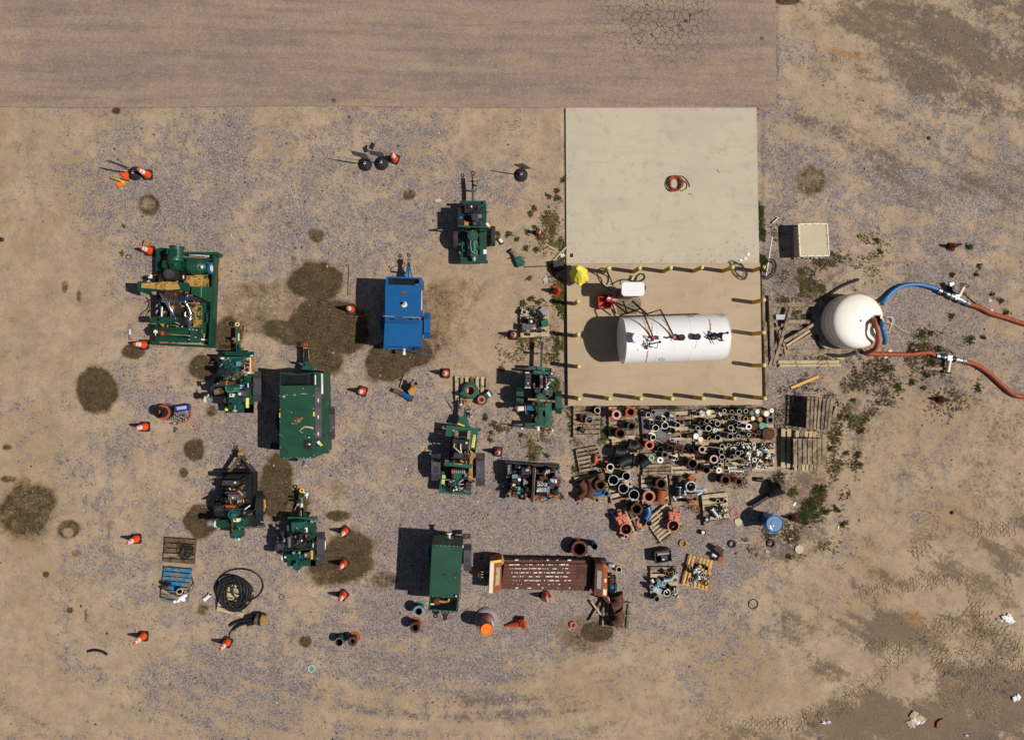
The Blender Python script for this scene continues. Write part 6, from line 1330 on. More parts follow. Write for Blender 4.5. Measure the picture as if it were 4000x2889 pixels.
g = hitch(t, Z4, 765, 133, 30, 'rust_dark', ((768, 540), (768, 300)), GL, 30); g.beam(768, 300, 763, 170, 26, .4, .52, 'rust'); g.h(735, 255, 800, 255, 12, .5, 'rust')
g = t.P('jack', 'slate'); g.h(775, 300, 830, 330, 14, .6, 'slate'); g.c(815, 340, 12, .1, .65, 'gauge'); g.t([(815, 290, .7), (845, 240, .75)], .012, 'chrome'); g.ball(Z4.w(843, 241, .76), .03, 'red'); t.done()
# -- blue canopy trailer
t = T(Z5, 'generator_trailer', 'bright blue enclosed trailer on the large wet stain', 'generator trailer', 1040, 900)
ZT = 1.75; g = t.P('canopy', 'blue')
g.p([(800, 540), (1285, 548), (1280, 985), (797, 972)], .5, ZT, 'blue'); g.p([(812, 422), (1302, 440), (1300, 462), (812, 446)], .5, ZT, 'blue'); g.p([(812, 446), (840, 446), (840, 540), (806, 540)], .5, ZT, 'blue'); g.p([(1270, 460), (1300, 462), (1296, 550), (1268, 548)], .5, ZT, 'blue')
h = t.P('roof_grille', 'slate'); h.p([(842, 447), (1268, 460), (1268, 546), (842, 540)], 1.2, 1.5, 'black')
for i in range(22): h.beam(850 + i * 19.5, 448 + i * .5, 850 + i * 19.5, 541 + i * .3, 2.5, ZT - .06, ZT - .04, 'slate')
h.p([(842, 447), (920, 450), (900, 540), (842, 540)], 1.5, 1.62, 'slate')
t.P('small_plate', 'gauge').b(1218, 532, 1265, 544, ZT, ZT + .01, 'gauge')
g = t.P('rear_hood', 'blue'); g.p([(793, 1078), (1262, 1084), (1242, 1398), (778, 1392)], .5, 1.72, 'blue'); g.p([(796, 1022), (1264, 1026), (1262, 1084), (793, 1078)], .5, 1.66, 'blue_dark'); g.p([(800, 990), (1268, 1000), (1264, 1026), (796, 1022)], .5, 1.60, 'blue'); g.p([(1262, 1010), (1290, 1012), (1282, 1400), (1242, 1398)], .5, 1.66, 'blue')
hg = t.P('hinge', 'slate')
for x in (880, 912, 1145, 1175): hg.b(x, 1008, x + 6, 1028, 1.64, 1.69, 'slate')
t.P('roof_bar', 'aluminium').beam(772, 976, 1282, 996, 14, ZT - .02, ZT + .06, 'aluminium'); t.q[-1][0].beam(930, 982, 1040, 985, 16, ZT, ZT + .066, 'rust')
g = t.P('exhaust_outlet', 'cream'); g.c(1065, 815, 40, ZT, ZT + .04, 'cream'); g.c(1055, 800, 22, ZT, ZT + .12, 'rust_dark'); g.c(1062, 808, 10, ZT + .1, ZT + .14, 'white')
t.P('roof_port', 'slate').c(1046, 658, 34, ZT, ZT + .02, 'wood_dark')
g = t.P('side_trim', 'aluminium'); g.b(1297, 470, 1304, 560, 1.2, 1.3, 'white'); g.b(1302, 620, 1312, 890, 1.0, 1.1, 'white')
t.P('side_tag', 'tan').b(790, 522, 812, 562, 1.4, 1.5, 'tan')
be = t.P('beacon', 'orange_dull'); be.c(1280, 1008, 14, 1.6, 1.72, 'orange_dull'); be.c(1338, 660, 14, .6, .7, 'red')
g = t.P('frame', 'blue_dark'); g.b(775, 1396, 1300, 1440, .42, .6, 'blue'); g.b(745, 1372, 790, 1396, .5, .7, 'blue'); g.b(800, 560, 1310, 1400, .4, .5, 'blue_dark'); g.clutter(1215, 1370, 1300, 1440, .6, .9, 10, ['blue', 'slate', 'rust', 'blue_dark'], 3)
fender(t, Z5, 1338, 1428, 930, 1288, .78, 'blue'); fender(t, Z5, 735, 800, 905, 1255, .78, 'blue_dark'); wheel(t, Z5, 1345, 1415, 1108, .34, 'gauge'); wheel(t, Z5, 748, 800, 1080, .34); axle(t, Z5, 780, 1380, 1100)  # left fender in darker blue: its shade is put into the colour
g = t.P('outlet_pipe', 'cream'); g.h(1062, 1430, 1060, 1512, 20, .6, 'cream'); g.h(1060, 1500, 1060, 1514, 28, .6, 'white'); g.h(1062, 1448, 1061, 1462, 34, .6, 'blue'); g.h(845, 1430, 845, 1442, 30, .6, 'blue_dark')
g = hitch(t, Z5, 1128, 130, 28, 'rust_dark', ((1120, 440), (1122, 280)), 'blue', 26); g.beam(1078, 430, 1110, 285, 16, .4, .5, 'blue'); g.beam(1165, 430, 1140, 285, 16, .4, .5, 'blue'); g.beam(1124, 285, 1128, 170, 32, .4, .55, 'rust_dark'); g.h(1105, 205, 1160, 205, 14, .56, 'tan'); g.h(1130, 180, 1128, 235, 10, .6, 'hx_blue')
g = t.P('jack', 'slate'); g.t([(1110, 260, .6), (1070, 285, .7), (1045, 330, .7)], .014, 'rust_dark'); g.t([(1042, 320, .7), (1038, 275, .75)], .01, 'gauge'); g.ball(Z5.w(1038, 272, .76), .028, 'label_red'); g.c(1050, 345, 12, .05, .7, 'rust_dark'); t.done()
# -- green pump trailer with grey fender
t = T(Z6, 'pump_trailer', 'green pump trailer with open engine and a cream tow ring, between skid and canopy trailer', 'pump trailer', 870, 1050, group='towable pump trailers')
g = t.P('chassis', G); g.b(690, 595, 1125, 665, .5, .62, G); g.b(990, 665, 1125, 1530, .5, .6, G); g.b(690, 1400, 1125, 1530, .5, .6, G); g.b(690, 665, 990, 1400, .42, .5, 'black'); g.b(665, 590, 765, 615, .5, .7, G); g.b(1085, 650, 1120, 668, .62, .7, 'white')
g = t.P('engine', GL); g.b(605, 672, 985, 705, .9, 1.15, GL); g.b(650, 705, 980, 780, .6, 1.1, 'teal_dark'); g.b(690, 780, 890, 1020, .6, 1.0, GL); g.clutter(650, 690, 985, 1030, .9, 1.2, 60, [GL, 'teal_dark', 'slate', GL, G, 'black', 'hx_blue', 'tan'], 21); g.c(742, 695, 16, 1.15, 1.22, 'galv'); g.b(635, 685, 685, 710, 1.15, 1.16, 'white')
g = t.P('air_filter', 'rubber'); g.h(615, 900, 700, 905, 44, 1.25, 'rubber_black'); g.c(735, 920, 48, 1.1, 1.4, 'rubber_black'); g.h(775, 900, 860, 905, 24, 1.2, 'rubber'); g.h(612, 900, 622, 900, 28, 1.28, 'red')
g = t.P('muffler', 'rust'); g.h(620, 1075, 850, 1085, 42, 1.3, 'rust'); g.h(720, 1078, 745, 1080, 45, 1.3, 'tan'); g.t([(580, 1082, 1.3), (625, 1080, 1.32)], .02, 'cream')
g = t.P('control_panel', 'cream'); g.b(990, 682, 1085, 932, .6, .95, 'cream'); h = t.P('panel_face', 'black', g); h.b(1002, 710, 1072, 900, .95, .96, 'black'); h.b(1025, 712, 1052, 732, .96, .965, 'yellow'); h.b(1008, 768, 1062, 784, .96, .965, 'gauge'); h.c(1035, 870, 24, .96, .98, 'slate'); h.b(1010, 820, 1065, 850, .96, .964, 'gauge'); g.b(1088, 682, 1108, 920, .6, .9, 'tan')
t.P('wire_loom', 'salmon').tube(spline([Z6.w(*p) for p in ((1070, 900, 1), (1050, 840, 1.05), (1000, 850, 1.1), (980, 920, 1.0), (940, 965, .9), (890, 990, .9))], 6), .014, 'salmon', 6); t.q[-1][0].ball(Z6.w(900, 985, 1.0), .1, 'rust', (1.2, .7, .5))
g = t.P('lifting_bail', G); g.beam(480, 1130, 700, 1115, 14, 1.4, 1.46, G); g.beam(700, 1115, 990, 1140, 20, 1.4, 1.46, G); g.beam(850, 1120, 1070, 1045, 26, 1.3, 1.4, G); g.beam(480, 1120, 500, 1190, 26, 1.2, 1.35, G)
g = t.P('label_plate', 'hose_blue'); g.p([(925, 1110), (990, 1095), (992, 1140), (930, 1160)], 1.42, 1.43, 'hose_blue'); g.p([(925, 1112), (955, 1105), (960, 1152), (930, 1160)], 1.43, 1.432, 'white'); t.P('box', 'black').b(1015, 1060, 1075, 1165, .6, 1.2, 'black'); t.q[-1][0].b(1042, 1078, 1056, 1140, 1.2, 1.205, 'white')
g = t.P('pump', GL); g.c(775, 1150, 76, .8, 1.3, 'teal'); g.c(775, 1150, 60, 1.3, 1.33, GL); g.h(690, 1330, 980, 1310, 54, .9, 'teal_dark'); g.c(860, 1330, 84, .7, 1.0, 'teal_dark'); g.h(850, 1380, 840, 1480, 52, .85, G); g.h(848, 1470, 846, 1510, 40, .8, 'galv'); g.b(740, 1400, 870, 1480, .6, .95, G)
g.b(525, 1275, 655, 1385, .7, 1.15, 'slate'); g = t.P('suction_coupling', 'galv'); g.h(400, 1325, 530, 1328, 42, .95, 'galv'); g.h(395, 1322, 420, 1322, 58, .95, 'cream'); g.h(505, 1328, 520, 1328, 58, .95, 'gauge'); g.t([(425, 1290, 1.1), (450, 1262, 1.15), (440, 1250, 1.2)], .02, 'cream')
g = t.P('air_silencer', 'tan'); g.p([(522, 1180), (595, 1150), (625, 1230), (545, 1255)], .9, 1.3, 'wood_dark')
for i in range(4): g.beam(535, 1190 + i * 14, 600, 1168 + i * 14, 5, 1.3, 1.31, 'tan')
t.P('vent_box', 'cream').b(765, 1238, 835, 1286, .9, 1.05, 'cream'); t.q[-1][0].c(793, 1256, 14, 1.05, 1.06, 'black'); t.P('battery', 'rubber').b(885, 1190, 980, 1282, .6, .95, 'plastic_grey'); t.q[-1][0].b(905, 1225, 940, 1258, .95, .955, 'white')
t.P('yellow_label', 'label_yellow', label='long yellow warning label').b(1015, 1302, 1062, 1452, .6, .605, 'label_yellow'); t.q[-1][0].b(698, 1432, 742, 1496, .6, .605, 'label_yellow')
t.P('vacuum_hose', 'rubber_black').tube(spline([Z6.w(*p) for p in ((740, 1225, 1.3), (755, 1300, 1.2), (750, 1380, 1.1), (755, 1470, .95))], 6), .022, 'rubber_black', 7)
fender(t, Z6, 1125, 1245, 895, 1360, .75, 'fender'); wheel(t, Z6, 1150, 1240, 1130, .37, 'hx_blue'); wheel(t, Z6, 560, 640, 1130, .37); axle(t, Z6, 600, 1200, 1130)
g = hitch(t, Z6, 883, 180, 36, 'yellow_cap', ((885, 600), (883, 240)), GL, 34); g.p([(905, 490), (960, 595), (890, 595), (880, 500)], .4, .5, G)
g = t.P('jack', 'slate'); g.h(820, 395, 865, 395, 10, .6, 'gauge'); g.c(820, 400, 20, .1, .55, 'galv'); g.t([(830, 415, .6), (830, 455, .65)], .012, 'slate'); g.ball(Z6.w(830, 455, .66), .03, 'red'); g.b(845, 405, 862, 450, .4, .5, 'tan'); g.b(895, 320, 907, 430, .45, .52, 'cream'); g.tube(spline([Z6.w(*p) for p in ((600, 570, .2), (680, 520, .3), (760, 510, .4), (800, 560, .5), (860, 520, .5))], 6), .014, 'rubber_black', 6)
t.P('chain', 'rust').t([(925, 255, .1), (975, 270, .05), (985, 200, .05), (950, 215, .05)], .02, 'rust', 6); t.done()
# -- dark green canopy trailer with faded scrapes
t = T(Z7, 'pump_trailer', 'big closed dark green canopy trailer with scraped roof', 'enclosed trailer', 550, 1000)
ZT = 1.72; g = t.P('canopy', 'green_box'); g.p([(342, 625), (742, 620), (752, 1478), (340, 1482)], .45, ZT, 'green_box'); g.p([(742, 470), (768, 466), (860, 470), (880, 1420), (758, 1475), (742, 600)], .45, ZT - .22, 'green_box')
g.p([(345, 478), (350, 476), (350, 625), (342, 625)], .45, ZT, 'green_box'); g.p([(345, 470), (550, 488), (742, 466), (742, 476), (550, 500), (345, 480)], .45, ZT, 'green_box')
h = t.P('radiator_grille', 'black'); h.p([(350, 488), (738, 480), (738, 618), (350, 622)], .9, 1.3, 'black'); h.b(470, 510, 530, 560, 1.3, 1.4, 'rust_dark')
for i in range(17): h.beam(352, 494 + i * 8, 738, 490 + i * 8, 1.6, ZT - .03, ZT - .02, 'slate')
for i in range(34): h.beam(356 + i * 11.5, 486, 356 + i * 11.5, 620, 1.3, ZT - .02, ZT - .01, 'slate')
s_ = g
for pts in ([(372, 752), (395, 738), (412, 752), (388, 768)], [(495, 730), (540, 728), (520, 742)], [(575, 716), (655, 714), (660, 724), (580, 722)], [(610, 645), (628, 660), (620, 668)], [(478, 930), (490, 940), (474, 945)], [(370, 1215), (382, 1220), (372, 1226)], [(415, 735), (440, 728), (432, 738)]): s_.p(pts, ZT, ZT + .003, 'wood_pale')
s_.tube(spline([Z7.w(*p, ZT + .003) for p in ((742, 1128), (700, 1110), (650, 1108), (605, 1128), (578, 1160), (590, 1185), (615, 1182))], 5), [.02, .05, .06, .05, .05, .04, .04, .04, .035, .03, .03, .03, .03, .03, .03, .03, .03, .03, .03, .03, .03, .02, .02, .02, .02, .02, .02, .02, .02, .02, .02][:31], 'wood_pale', 4) if False else None
for a_, b2, w_ in (((742, 1130), (690, 1115), 22), ((690, 1115), (640, 1110), 18), ((640, 1112), (600, 1135), 12), ((600, 1135), (580, 1165), 9), ((580, 1165), (615, 1184), 7), ((725, 905), (745, 897), 5)): s_.beam(*a_, *b2, w_, ZT, ZT + .003, 'wood_pale')
rr = random.Random(4)
for i in range(26):
    x, y = rr.gauss(543, 28), rr.gauss(1035, 24); s_.b(x, y, x + rr.uniform(6, 22), y + rr.uniform(4, 12), ZT, ZT + .002 + .0001 * i, 'tan')
t.P('roof_handle', 'rust').b(490, 988, 598, 1003, ZT, ZT + .05, 'rust'); t.P('roof_seam', 'slate', g).beam(388, 970, 685, 968, 4, ZT, ZT + .004, 'black'); t.q[-1][0].b(342, 905, 748, 909, ZT, ZT + .003, 'slate')
bo = t.P('rivet', 'cream', g)
for x, y in [(345, 1050), (345, 1205), (345, 1355), (396, 1478), (472, 1478), (548, 1476), (626, 1474), (704, 1472), (748, 1450), (748, 1195), (744, 895), (342, 745), (740, 740), (345, 905)]: bo.c(x, y, 4, ZT, ZT + .012, 'cream', n=6)
h = t.P('exhaust_hatch', 'black'); h.b(615, 1260, 728, 1378, ZT, ZT + .02, 'green_box'); h.b(624, 1268, 718, 1368, ZT + .02, ZT + .024, 'black'); h.b(650, 1290, 700, 1340, ZT + .024, ZT + .03, 'rust_dark'); h.c(695, 1318, 12, ZT + .02, ZT + .04, 'cream'); h.b(672, 1228, 708, 1248, ZT, ZT + .03, 'black'); h.b(680, 1232, 700, 1242, ZT + .03, ZT + .032, 'white')
for y0 in (648, 845, 1045):
    d_ = t.P('side_door', 'plastic_grey'); d_.p([(760, y0), (832, y0 - 2), (838, y0 + 190), (758, y0 + 192)], 1.0, ZT - .205, 'plastic_grey')
    for i in range(3): d_.b(764, y0 + 14 + i * 12, 828, y0 + 17 + i * 12, ZT - .205, ZT - .2, 'black')
    t.P('door_handle', 'cream', d_).b(791, y0 + 128, 803, y0 + 168, ZT - .205, ZT - .18, 'cream')
t.P('number_strip', 'paper', label='white stencilled number strip').p([(832, 482), (852, 482), (856, 722), (836, 722)], ZT - .22, ZT - .21, 'paper'); t.q[-1][0].b(758, 497, 770, 612, ZT - .21, ZT - .2, 'paper')
for i in range(9): t.q[-1][0].b(838, 498 + i * 13, 850, 502 + i * 13, ZT - .21, ZT - .206, 'slate')
t.P('inspection_tag', 'white').p([(778, 1290), (810, 1275), (828, 1305), (800, 1320)], ZT - .21, ZT - .19, 'white'); t.q[-1][0].p([(805, 1318), (832, 1303), (852, 1328), (826, 1342)], ZT - .21, ZT - .19, 'yellow'); t.P('side_slot', 'black').b(775, 1262, 795, 1345, ZT - .22, ZT - .215, 'black')
g = t.P('lower_rail', 'tan'); g.p([(858, 560), (892, 575), (905, 750), (885, 1300), (870, 1300), (870, 560)], .5, .62, 'tan'); g.b(860, 1395, 915, 1425, .5, .62, 'rust_dark')
fender(t, Z7, 878, 994, 872, 1258, .72, 'fender'); wheel(t, Z7, 885, 975, 1060, .38, 'yellow'); wheel(t, Z7, 320, 400, 1040, .38); axle(t, Z7, 360, 930, 1050)
lp = t.P('side_lamp', 'yellow'); lp.b(738, 935, 750, 988, ZT - .1, ZT + .01, 'yellow_cap'); lp.b(335, 945, 347, 1000, ZT - .1, ZT + .01, 'yellow_cap')
g = t.P('outlet_pipe', 'cream'); g.h(640, 1485, 640, 1572, 30, .8, 'wood_grey'); g.h(640, 1555, 640, 1575, 40, .8, 'gauge'); g.h(600, 1495, 690, 1495, 18, .85, 'galv'); g.h(455, 1482, 555, 1482, 30, .6, 'black'); g.h(205, 1340, 330, 1340, 38, .5, 'black'); g.h(200, 1340, 240, 1340, 40, .52, 'gauge')
g = hitch(t, Z7, 648, 135, 25, 'red', ((650, 340), (650, 180)), 'slate', 48); g.p([(622, 340), (690, 335), (735, 465), (590, 465)], .4, .52, GL); g.beam(620, 175, 700, 182, 12, .5, .56, 'tan'); g.h(680, 200, 690, 330, 5, .55, 'tan')
g = t.P('jack', 'slate'); g.c(615, 375, 16, .1, .8, 'slate'); g.t([(575, 355, .8), (615, 378, .8)], .02, 'gauge'); t.done()
# -- black trailer with A frame
t = T(Z9, 'pump_trailer', 'black pump trailer with a V shaped drawbar and orange wheel rim', 'pump trailer', 950, 900, group='towable pump trailers')
g = t.P('chassis', 'black'); g.b(700, 545, 1200, 640, .42, .5, 'black'); g.b(960, 640, 1200, 1000, .42, .48, 'black'); g.b(1175, 500, 1232, 1380, .4, .56, 'black'); g.b(690, 500, 1180, 545, .4, .56, 'black'); g.b(700, 640, 960, 1080, .4, .46, 'black'); g.b(1040, 1080, 1210, 1360, .4, .52, 'rubber_black'); g.beam(1010, 1390, 1360, 1375, 34, .4, .54, 'plastic_grey'); g.b(1250, 1320, 1340, 1345, .4, .5, 'black')
g = t.P('radiator', 'plastic_grey'); g.p([(685, 640), (940, 640), (940, 712), (685, 715)], .6, 1.35, 'rubber'); g.p([(950, 640), (1070, 560), (1070, 575), (960, 700)], .5, 1.2, 'black'); g.c(890, 672, 16, 1.35, 1.39, 'cream'); t.P('grille', 'black', g).p([(750, 565), (1060, 560), (945, 640), (690, 640)], .5, 1.1, 'black'); t.P('square_label', 'gauge').b(1026, 592, 1062, 640, .5, .52, 'gauge')
g = t.P('engine', 'black'); g.b(730, 720, 965, 810, .6, 1.05, 'rubber_black'); g.b(780, 860, 965, 950, .6, 1.2, 'plastic_grey'); g.b(740, 960, 960, 1060, .5, 1.0, 'black'); g.clutter(730, 720, 1000, 1050, .95, 1.2, 46, ['black', 'rubber', 'slate', 'rust_dark', 'black', 'plastic_grey', 'tan'], 31); g.h(740, 830, 930, 835, 22, 1.2, 'rubber'); g.b(845, 900, 868, 925, 1.2, 1.21, 'white'); g.b(874, 900, 900, 925, 1.2, 1.21, 'gauge')
g = t.P('cable_loom', 'white'); g.tube(spline([Z9.w(*p) for p in ((930, 1030, .9), (990, 1020, 1), (1030, 970, 1), (1010, 940, .95), (960, 1000, .9))], 6), .012, 'cream', 5); g.t([(985, 830, 1), (990, 910, .9)], .018, 'cream'); g.ball(Z9.w(1000, 735, .9), .05, 'label_red'); g.ball(Z9.w(1010, 745, .92), .03, 'cream'); g.t([(1060, 940, .6), (1110, 965, .6)], .01, 'red')
g = t.P('muffler', 'rust'); g.h(750, 1050, 900, 1052, 24, 1.2, 'rust_orange'); g.h(895, 1052, 950, 1075, 14, 1.2, 'rust'); g.t([(800, 760, 1.15), (825, 790, 1.15)], .02, 'yellow')
g = t.P('cross_bar', 'rubber'); g.beam(575, 1110, 740, 1030, 20, 1.25, 1.35, 'rubber'); g.beam(580, 1105, 1010, 1095, 14, 1.25, 1.33, 'rubber'); g.beam(1040, 1105, 1140, 1030, 26, 1.1, 1.25, 'black'); g.beam(1048, 1100, 1136, 1036, 16, 1.25, 1.255, 'white')
g = t.P('pump', GL); g.p([(780, 1130), (880, 1105), (940, 1180), (900, 1250), (800, 1240)], .7, 1.15, 'hx_blue') if False else g.c(850, 1180, 74, .7, 1.15, GL); g.c(860, 1190, 48, 1.15, 1.19, 'teal_dark'); g.h(860, 1320, 1045, 1310, 46, .9, G); g.c(965, 1310, 86, .6, .95, 'green_lit'); g.h(960, 1380, 955, 1460, 44, .8, G); g.b(815, 1440, 985, 1560, .5, .9, G); g.c(915, 1480, 64, .9, .96, 'green_lit')
g = t.P('vacuum_pipe', 'rust_orange'); g.t([(838, 1265, 1.1), (850, 1380, 1.1), (848, 1500, 1.0)], .03, 'rust'); t.P('gauge_box', 'cream').b(865, 1245, 955, 1298, .95, 1.12, 'cream'); t.q[-1][0].c(895, 1265, 18, 1.12, 1.13, 'black')
g = t.P('check_valve', G); g.b(605, 1270, 740, 1390, .6, 1.05, G); g.h(740, 1330, 830, 1325, 46, .85, G); g = t.P('suction_coupling', 'galv'); g.h(475, 1320, 605, 1328, 44, .85, 'galv'); g.h(470, 1318, 500, 1320, 54, .85, 'gauge'); g.h(575, 1325, 605, 1328, 62, .85, 'cream'); g = t.P('discharge_coupling', 'galv'); g.h(948, 1530, 950, 1590, 30, .6, 'galv'); g.h(905, 1585, 960, 1588, 14, .5, 'cream')
g = t.P('battery_tray', 'rubber_black'); g.b(1010, 1110, 1165, 1200, .52, .9, 'black'); g.b(1030, 1135, 1055, 1170, .9, .905, 'gauge'); g.beam(1105, 1190, 1165, 1165, 14, .9, .92, 'tan')
fender(t, Z9, 1222, 1345, 800, 1290, .75, 'rubber_black'); wheel(t, Z9, 1240, 1360, 1040, .38, 'tan', 'rubber_black'); wheel(t, Z9, 600, 700, 1040, .38, 'gauge', 'rubber_black'); fender(t, Z9, 585, 715, 850, 1230, .76, 'rubber_black'); axle(t, Z9, 650, 1300, 1040)
g = t.P('drawbar', 'wood_dark'); g.beam(985, 225, 790, 510, 44, .42, .52, 'wood_dark'); g.beam(985, 225, 1210, 520, 50, .42, .52, 'rubber'); g.b(940, 190, 1030, 240, .42, .55, 'tan'); g.beam(1080, 315, 1118, 360, 12, .52, .525, 'yellow'); h = t.P('tow_ring', 'rust_dark'); h.torus(Z9.w(988, 152, .5), .055, .022, 'tan', 18, 8)
g = t.P('jack', 'tan'); g.t([(1030, 220, .6), (1090, 250, .6), (1060, 270, .55)], .016, 'tan'); g.c(930, 300, 22, .1, .6, 'rubber'); g.clutter(900, 355, 1010, 400, .1, .3, 6, ['tan', 'rust_dark'], 4); t.done()
# -- small bright green pump trailer, yellow ring
t = T(Z10, 'pump_trailer', 'clean green pump trailer with a bright yellow tow ring', 'pump trailer', 620, 950, group='towable pump trailers')
g = t.P('chassis', G); g.b(402, 618, 845, 662, .5, .65, GL); g.b(402, 618, 485, 685, .5, .7, GL); g.b(755, 650, 832, 1365, .5, .6, G); g.b(395, 1270, 830, 1365, .5, .6, G); g.b(440, 660, 760, 1290, .42, .5, 'black'); g.b(700, 1240, 760, 1290, .5, .58, G); g.b(660, 700, 760, 940, .45, .6, G)
g = t.P('engine', G); g.b(460, 700, 650, 830, .6, 1.1, GL); g.b(470, 830, 690, 1010, .6, 1.0, G); g.clutter(450, 760, 730, 1040, .9, 1.2, 48, [G, GL, 'black', 'slate', G, 'rust_dark', 'plastic_grey'], 41); g.b(655, 780, 700, 850, 1.0, 1.1, 'white'); g.c(520, 915, 15, 1.2, 1.25, 'orange_dull'); g.b(515, 930, 540, 950, 1.2, 1.22, 'cobalt'); g.ball(Z10.w(685, 912, 1.1), .04, 'label_red'); g.c(540, 785, 12, 1.1, 1.15, 'galv')
for x, y in ((768, 748), (770, 815), (742, 910)): g.t([(x, y, .8), (x - 35, y + 20, .8)], .012, 'chrome')
g = t.P('air_filter', 'rubber_black'); g.h(600, 870, 600, 950, 32, 1.25, 'rubber_black'); g.c(572, 990, 30, 1.0, 1.3, 'rubber'); g.h(600, 960, 602, 1050, 26, 1.2, 'rubber_black'); g.b(610, 965, 628, 990, 1.28, 1.285, 'white'); t.P('muffler', 'plastic_grey').h(422, 920, 430, 1075, 28, 1.4, 'plastic_grey'); t.q[-1][0].h(402, 740, 405, 820, 28, 1.0, 'black')
t.P('fuel_cap', 'galv').c(770, 688, 24, .6, .68, 'galv'); t.P('rail_label', 'yellow').beam(812, 690, 832, 665, 8, .66, .67, 'yellow')
g = t.P('lifting_bail', G); g.beam(310, 1130, 480, 1105, 12, 1.35, 1.42, G); g.beam(480, 1130, 760, 1100, 10, 1.35, 1.42, GL); g.beam(350, 1040, 390, 1100, 16, 1.2, 1.3, G); g.b(770, 1000, 820, 1120, .6, 1.05, 'black'); g.b(785, 1015, 796, 1080, 1.05, 1.055, 'white')
t.P('yellow_label', 'yellow', label='yellow number label').b(757, 1132, 788, 1258, .6, .606, 'yellow')
for i in range(7): t.q[-1][0].b(764, 1150 + i * 13, 780, 1155 + i * 13, .606, .61, 'slate')
g = t.P('pump', G); g.h(350, 1225, 500, 1225, 46, .9, G); g.b(360, 1185, 450, 1262, .7, 1.1, G); g.c(530, 1220, 58, .6, 1.05, G); g.h(530, 1220, 640, 1215, 40, .9, GL); g.c(585, 1320, 46, .5, .9, G); g.c(550, 1365, 70, .4, .75, GL); g.b(352, 1215, 380, 1242, 1.1, 1.105, 'white'); g.b(475, 1150, 510, 1180, 1.0, 1.1, 'galv')
bo = t.P('flange_bolt', 'chrome')
for i in range(11): bo.c(550 + 52 * math.cos(i * .57), 1365 + 45 * math.sin(i * .57), 7, .75, .79, 'chrome', n=6)
g = t.P('suction_coupling', 'wood_grey'); g.h(240, 1210, 350, 1225, 44, .85, 'wood_grey'); g.h(235, 1210, 258, 1212, 52, .85, 'gauge'); g.h(320, 1222, 342, 1224, 54, .85, 'cream'); g = t.P('discharge_coupling', 'galv'); g.h(575, 1400, 573, 1450, 22, .6, 'galv'); g.h(573, 1440, 573, 1455, 34, .6, 'gauge'); t.P('battery', 'plastic_grey').b(655, 1160, 720, 1238, .6, .9, 'plastic_grey'); t.q[-1][0].b(670, 1182, 690, 1210, .9, .905, 'white')
t.P('blue_hose', 'hose_blue').tube(spline([Z10.w(*p) for p in ((582, 1180, 1.1), (585, 1230, 1.1), (545, 1290, 1.0), (530, 1340, .9))], 6), .018, 'hose_blue', 6); t.P('brass_valve', 'tan').ball(Z10.w(580, 1158, 1.15), .05, 'tan')
fender(t, Z10, 848, 972, 842, 1290, .75, 'fender'); wheel(t, Z10, 855, 965, 1060, .37, 'white', 'rubber_black'); fender(t, Z10, 240, 345, 835, 1165, .76, 'fender'); wheel(t, Z10, 250, 340, 1010, .37); axle(t, Z10, 300, 900, 1040)
g = hitch(t, Z10, 620, 213, 38, 'yellow', ((622, 640), (622, 250)), G, 36); g.p([(600, 480), (640, 475), (690, 620), (560, 620)], .4, .5, G); g.b(607, 325, 635, 400, .5, .51, 'gauge'); g.b(606, 410, 636, 470, .5, .51, 'white'); g.beam(608, 515, 612, 610, 14, .51, .515, 'tan'); g.beam(590, 300, 660, 300, 20, .5, .56, G)
g = t.P('jack', 'galv'); g.h(545, 375, 610, 385, 16, .6, 'teal_dark'); g.c(560, 430, 20, .1, .6, 'galv'); g.t([(550, 440, .65), (515, 495, .7)], .012, 'galv'); g.ball(Z10.w(511, 502, .7), .035, 'red'); g.t([(650, 310, .5), (690, 270, .5), (700, 245, .5)], .016, 'white'); g.clutter(660, 240, 705, 300, .4, .55, 5, ['white', 'galv', 'slate'], 8); t.done()
# -- smaller closed green trailer with grille
t = T(Z13, 'generator_trailer', 'closed flat roofed green trailer whose grille shows a rusty pipe', 'enclosed trailer', 920, 800)
ZT = 1.8; g = t.P('canopy', 'green_lit'); g.p([(740, 375), (1165, 400), (1115, 1125), (702, 1098)], .5, ZT, 'green_box'); g.p([(702, 1098), (722, 1100), (706, 1275), (682, 1300)], .5, ZT, 'green_box'); g.p([(1090, 1122), (1115, 1125), (1102, 1320), (1076, 1297)], .5, ZT, 'green_box'); g.p([(682, 1300), (706, 1275), (1076, 1297), (1102, 1320)], .5, ZT, 'green_box')
t.P('faded_roof', 'teal_dark', g).p([(760, 390), (1145, 412), (1130, 700), (735, 680)], ZT, ZT + .003, 'faded') if 'faded' in MATS else None
h = t.P('roof_grille', 'black'); h.p([(722, 1102), (1088, 1122), (1074, 1296), (706, 1276)], .8, 1.2, 'black')
for i in range(18): h.beam(722 - i, 1110 + i * 10, 1088 - i, 1130 + i * 10, 1.6, ZT - .04, ZT - .03, 'slate')
for i in range(38): h.beam(726 + i * 9.6, 1104 + i * .5, 712 + i * 9.6, 1276 + i * .5, 1.3, ZT - .03, ZT - .02, 'slate')
g = t.P('exhaust_pipe', 'rust'); g.tube(spline([Z13.w(*p) for p in ((975, 1125, ZT), (965, 1160, ZT), (920, 1172, ZT), (840, 1165, ZT))], 6), .04, 'tan', 10); g.ball(Z13.w(805, 1165, ZT - .05), .14, 'rust', (1, 1, .5)); g.b(718, 1195, 770, 1215, ZT - .02, ZT - .01, 'cream')
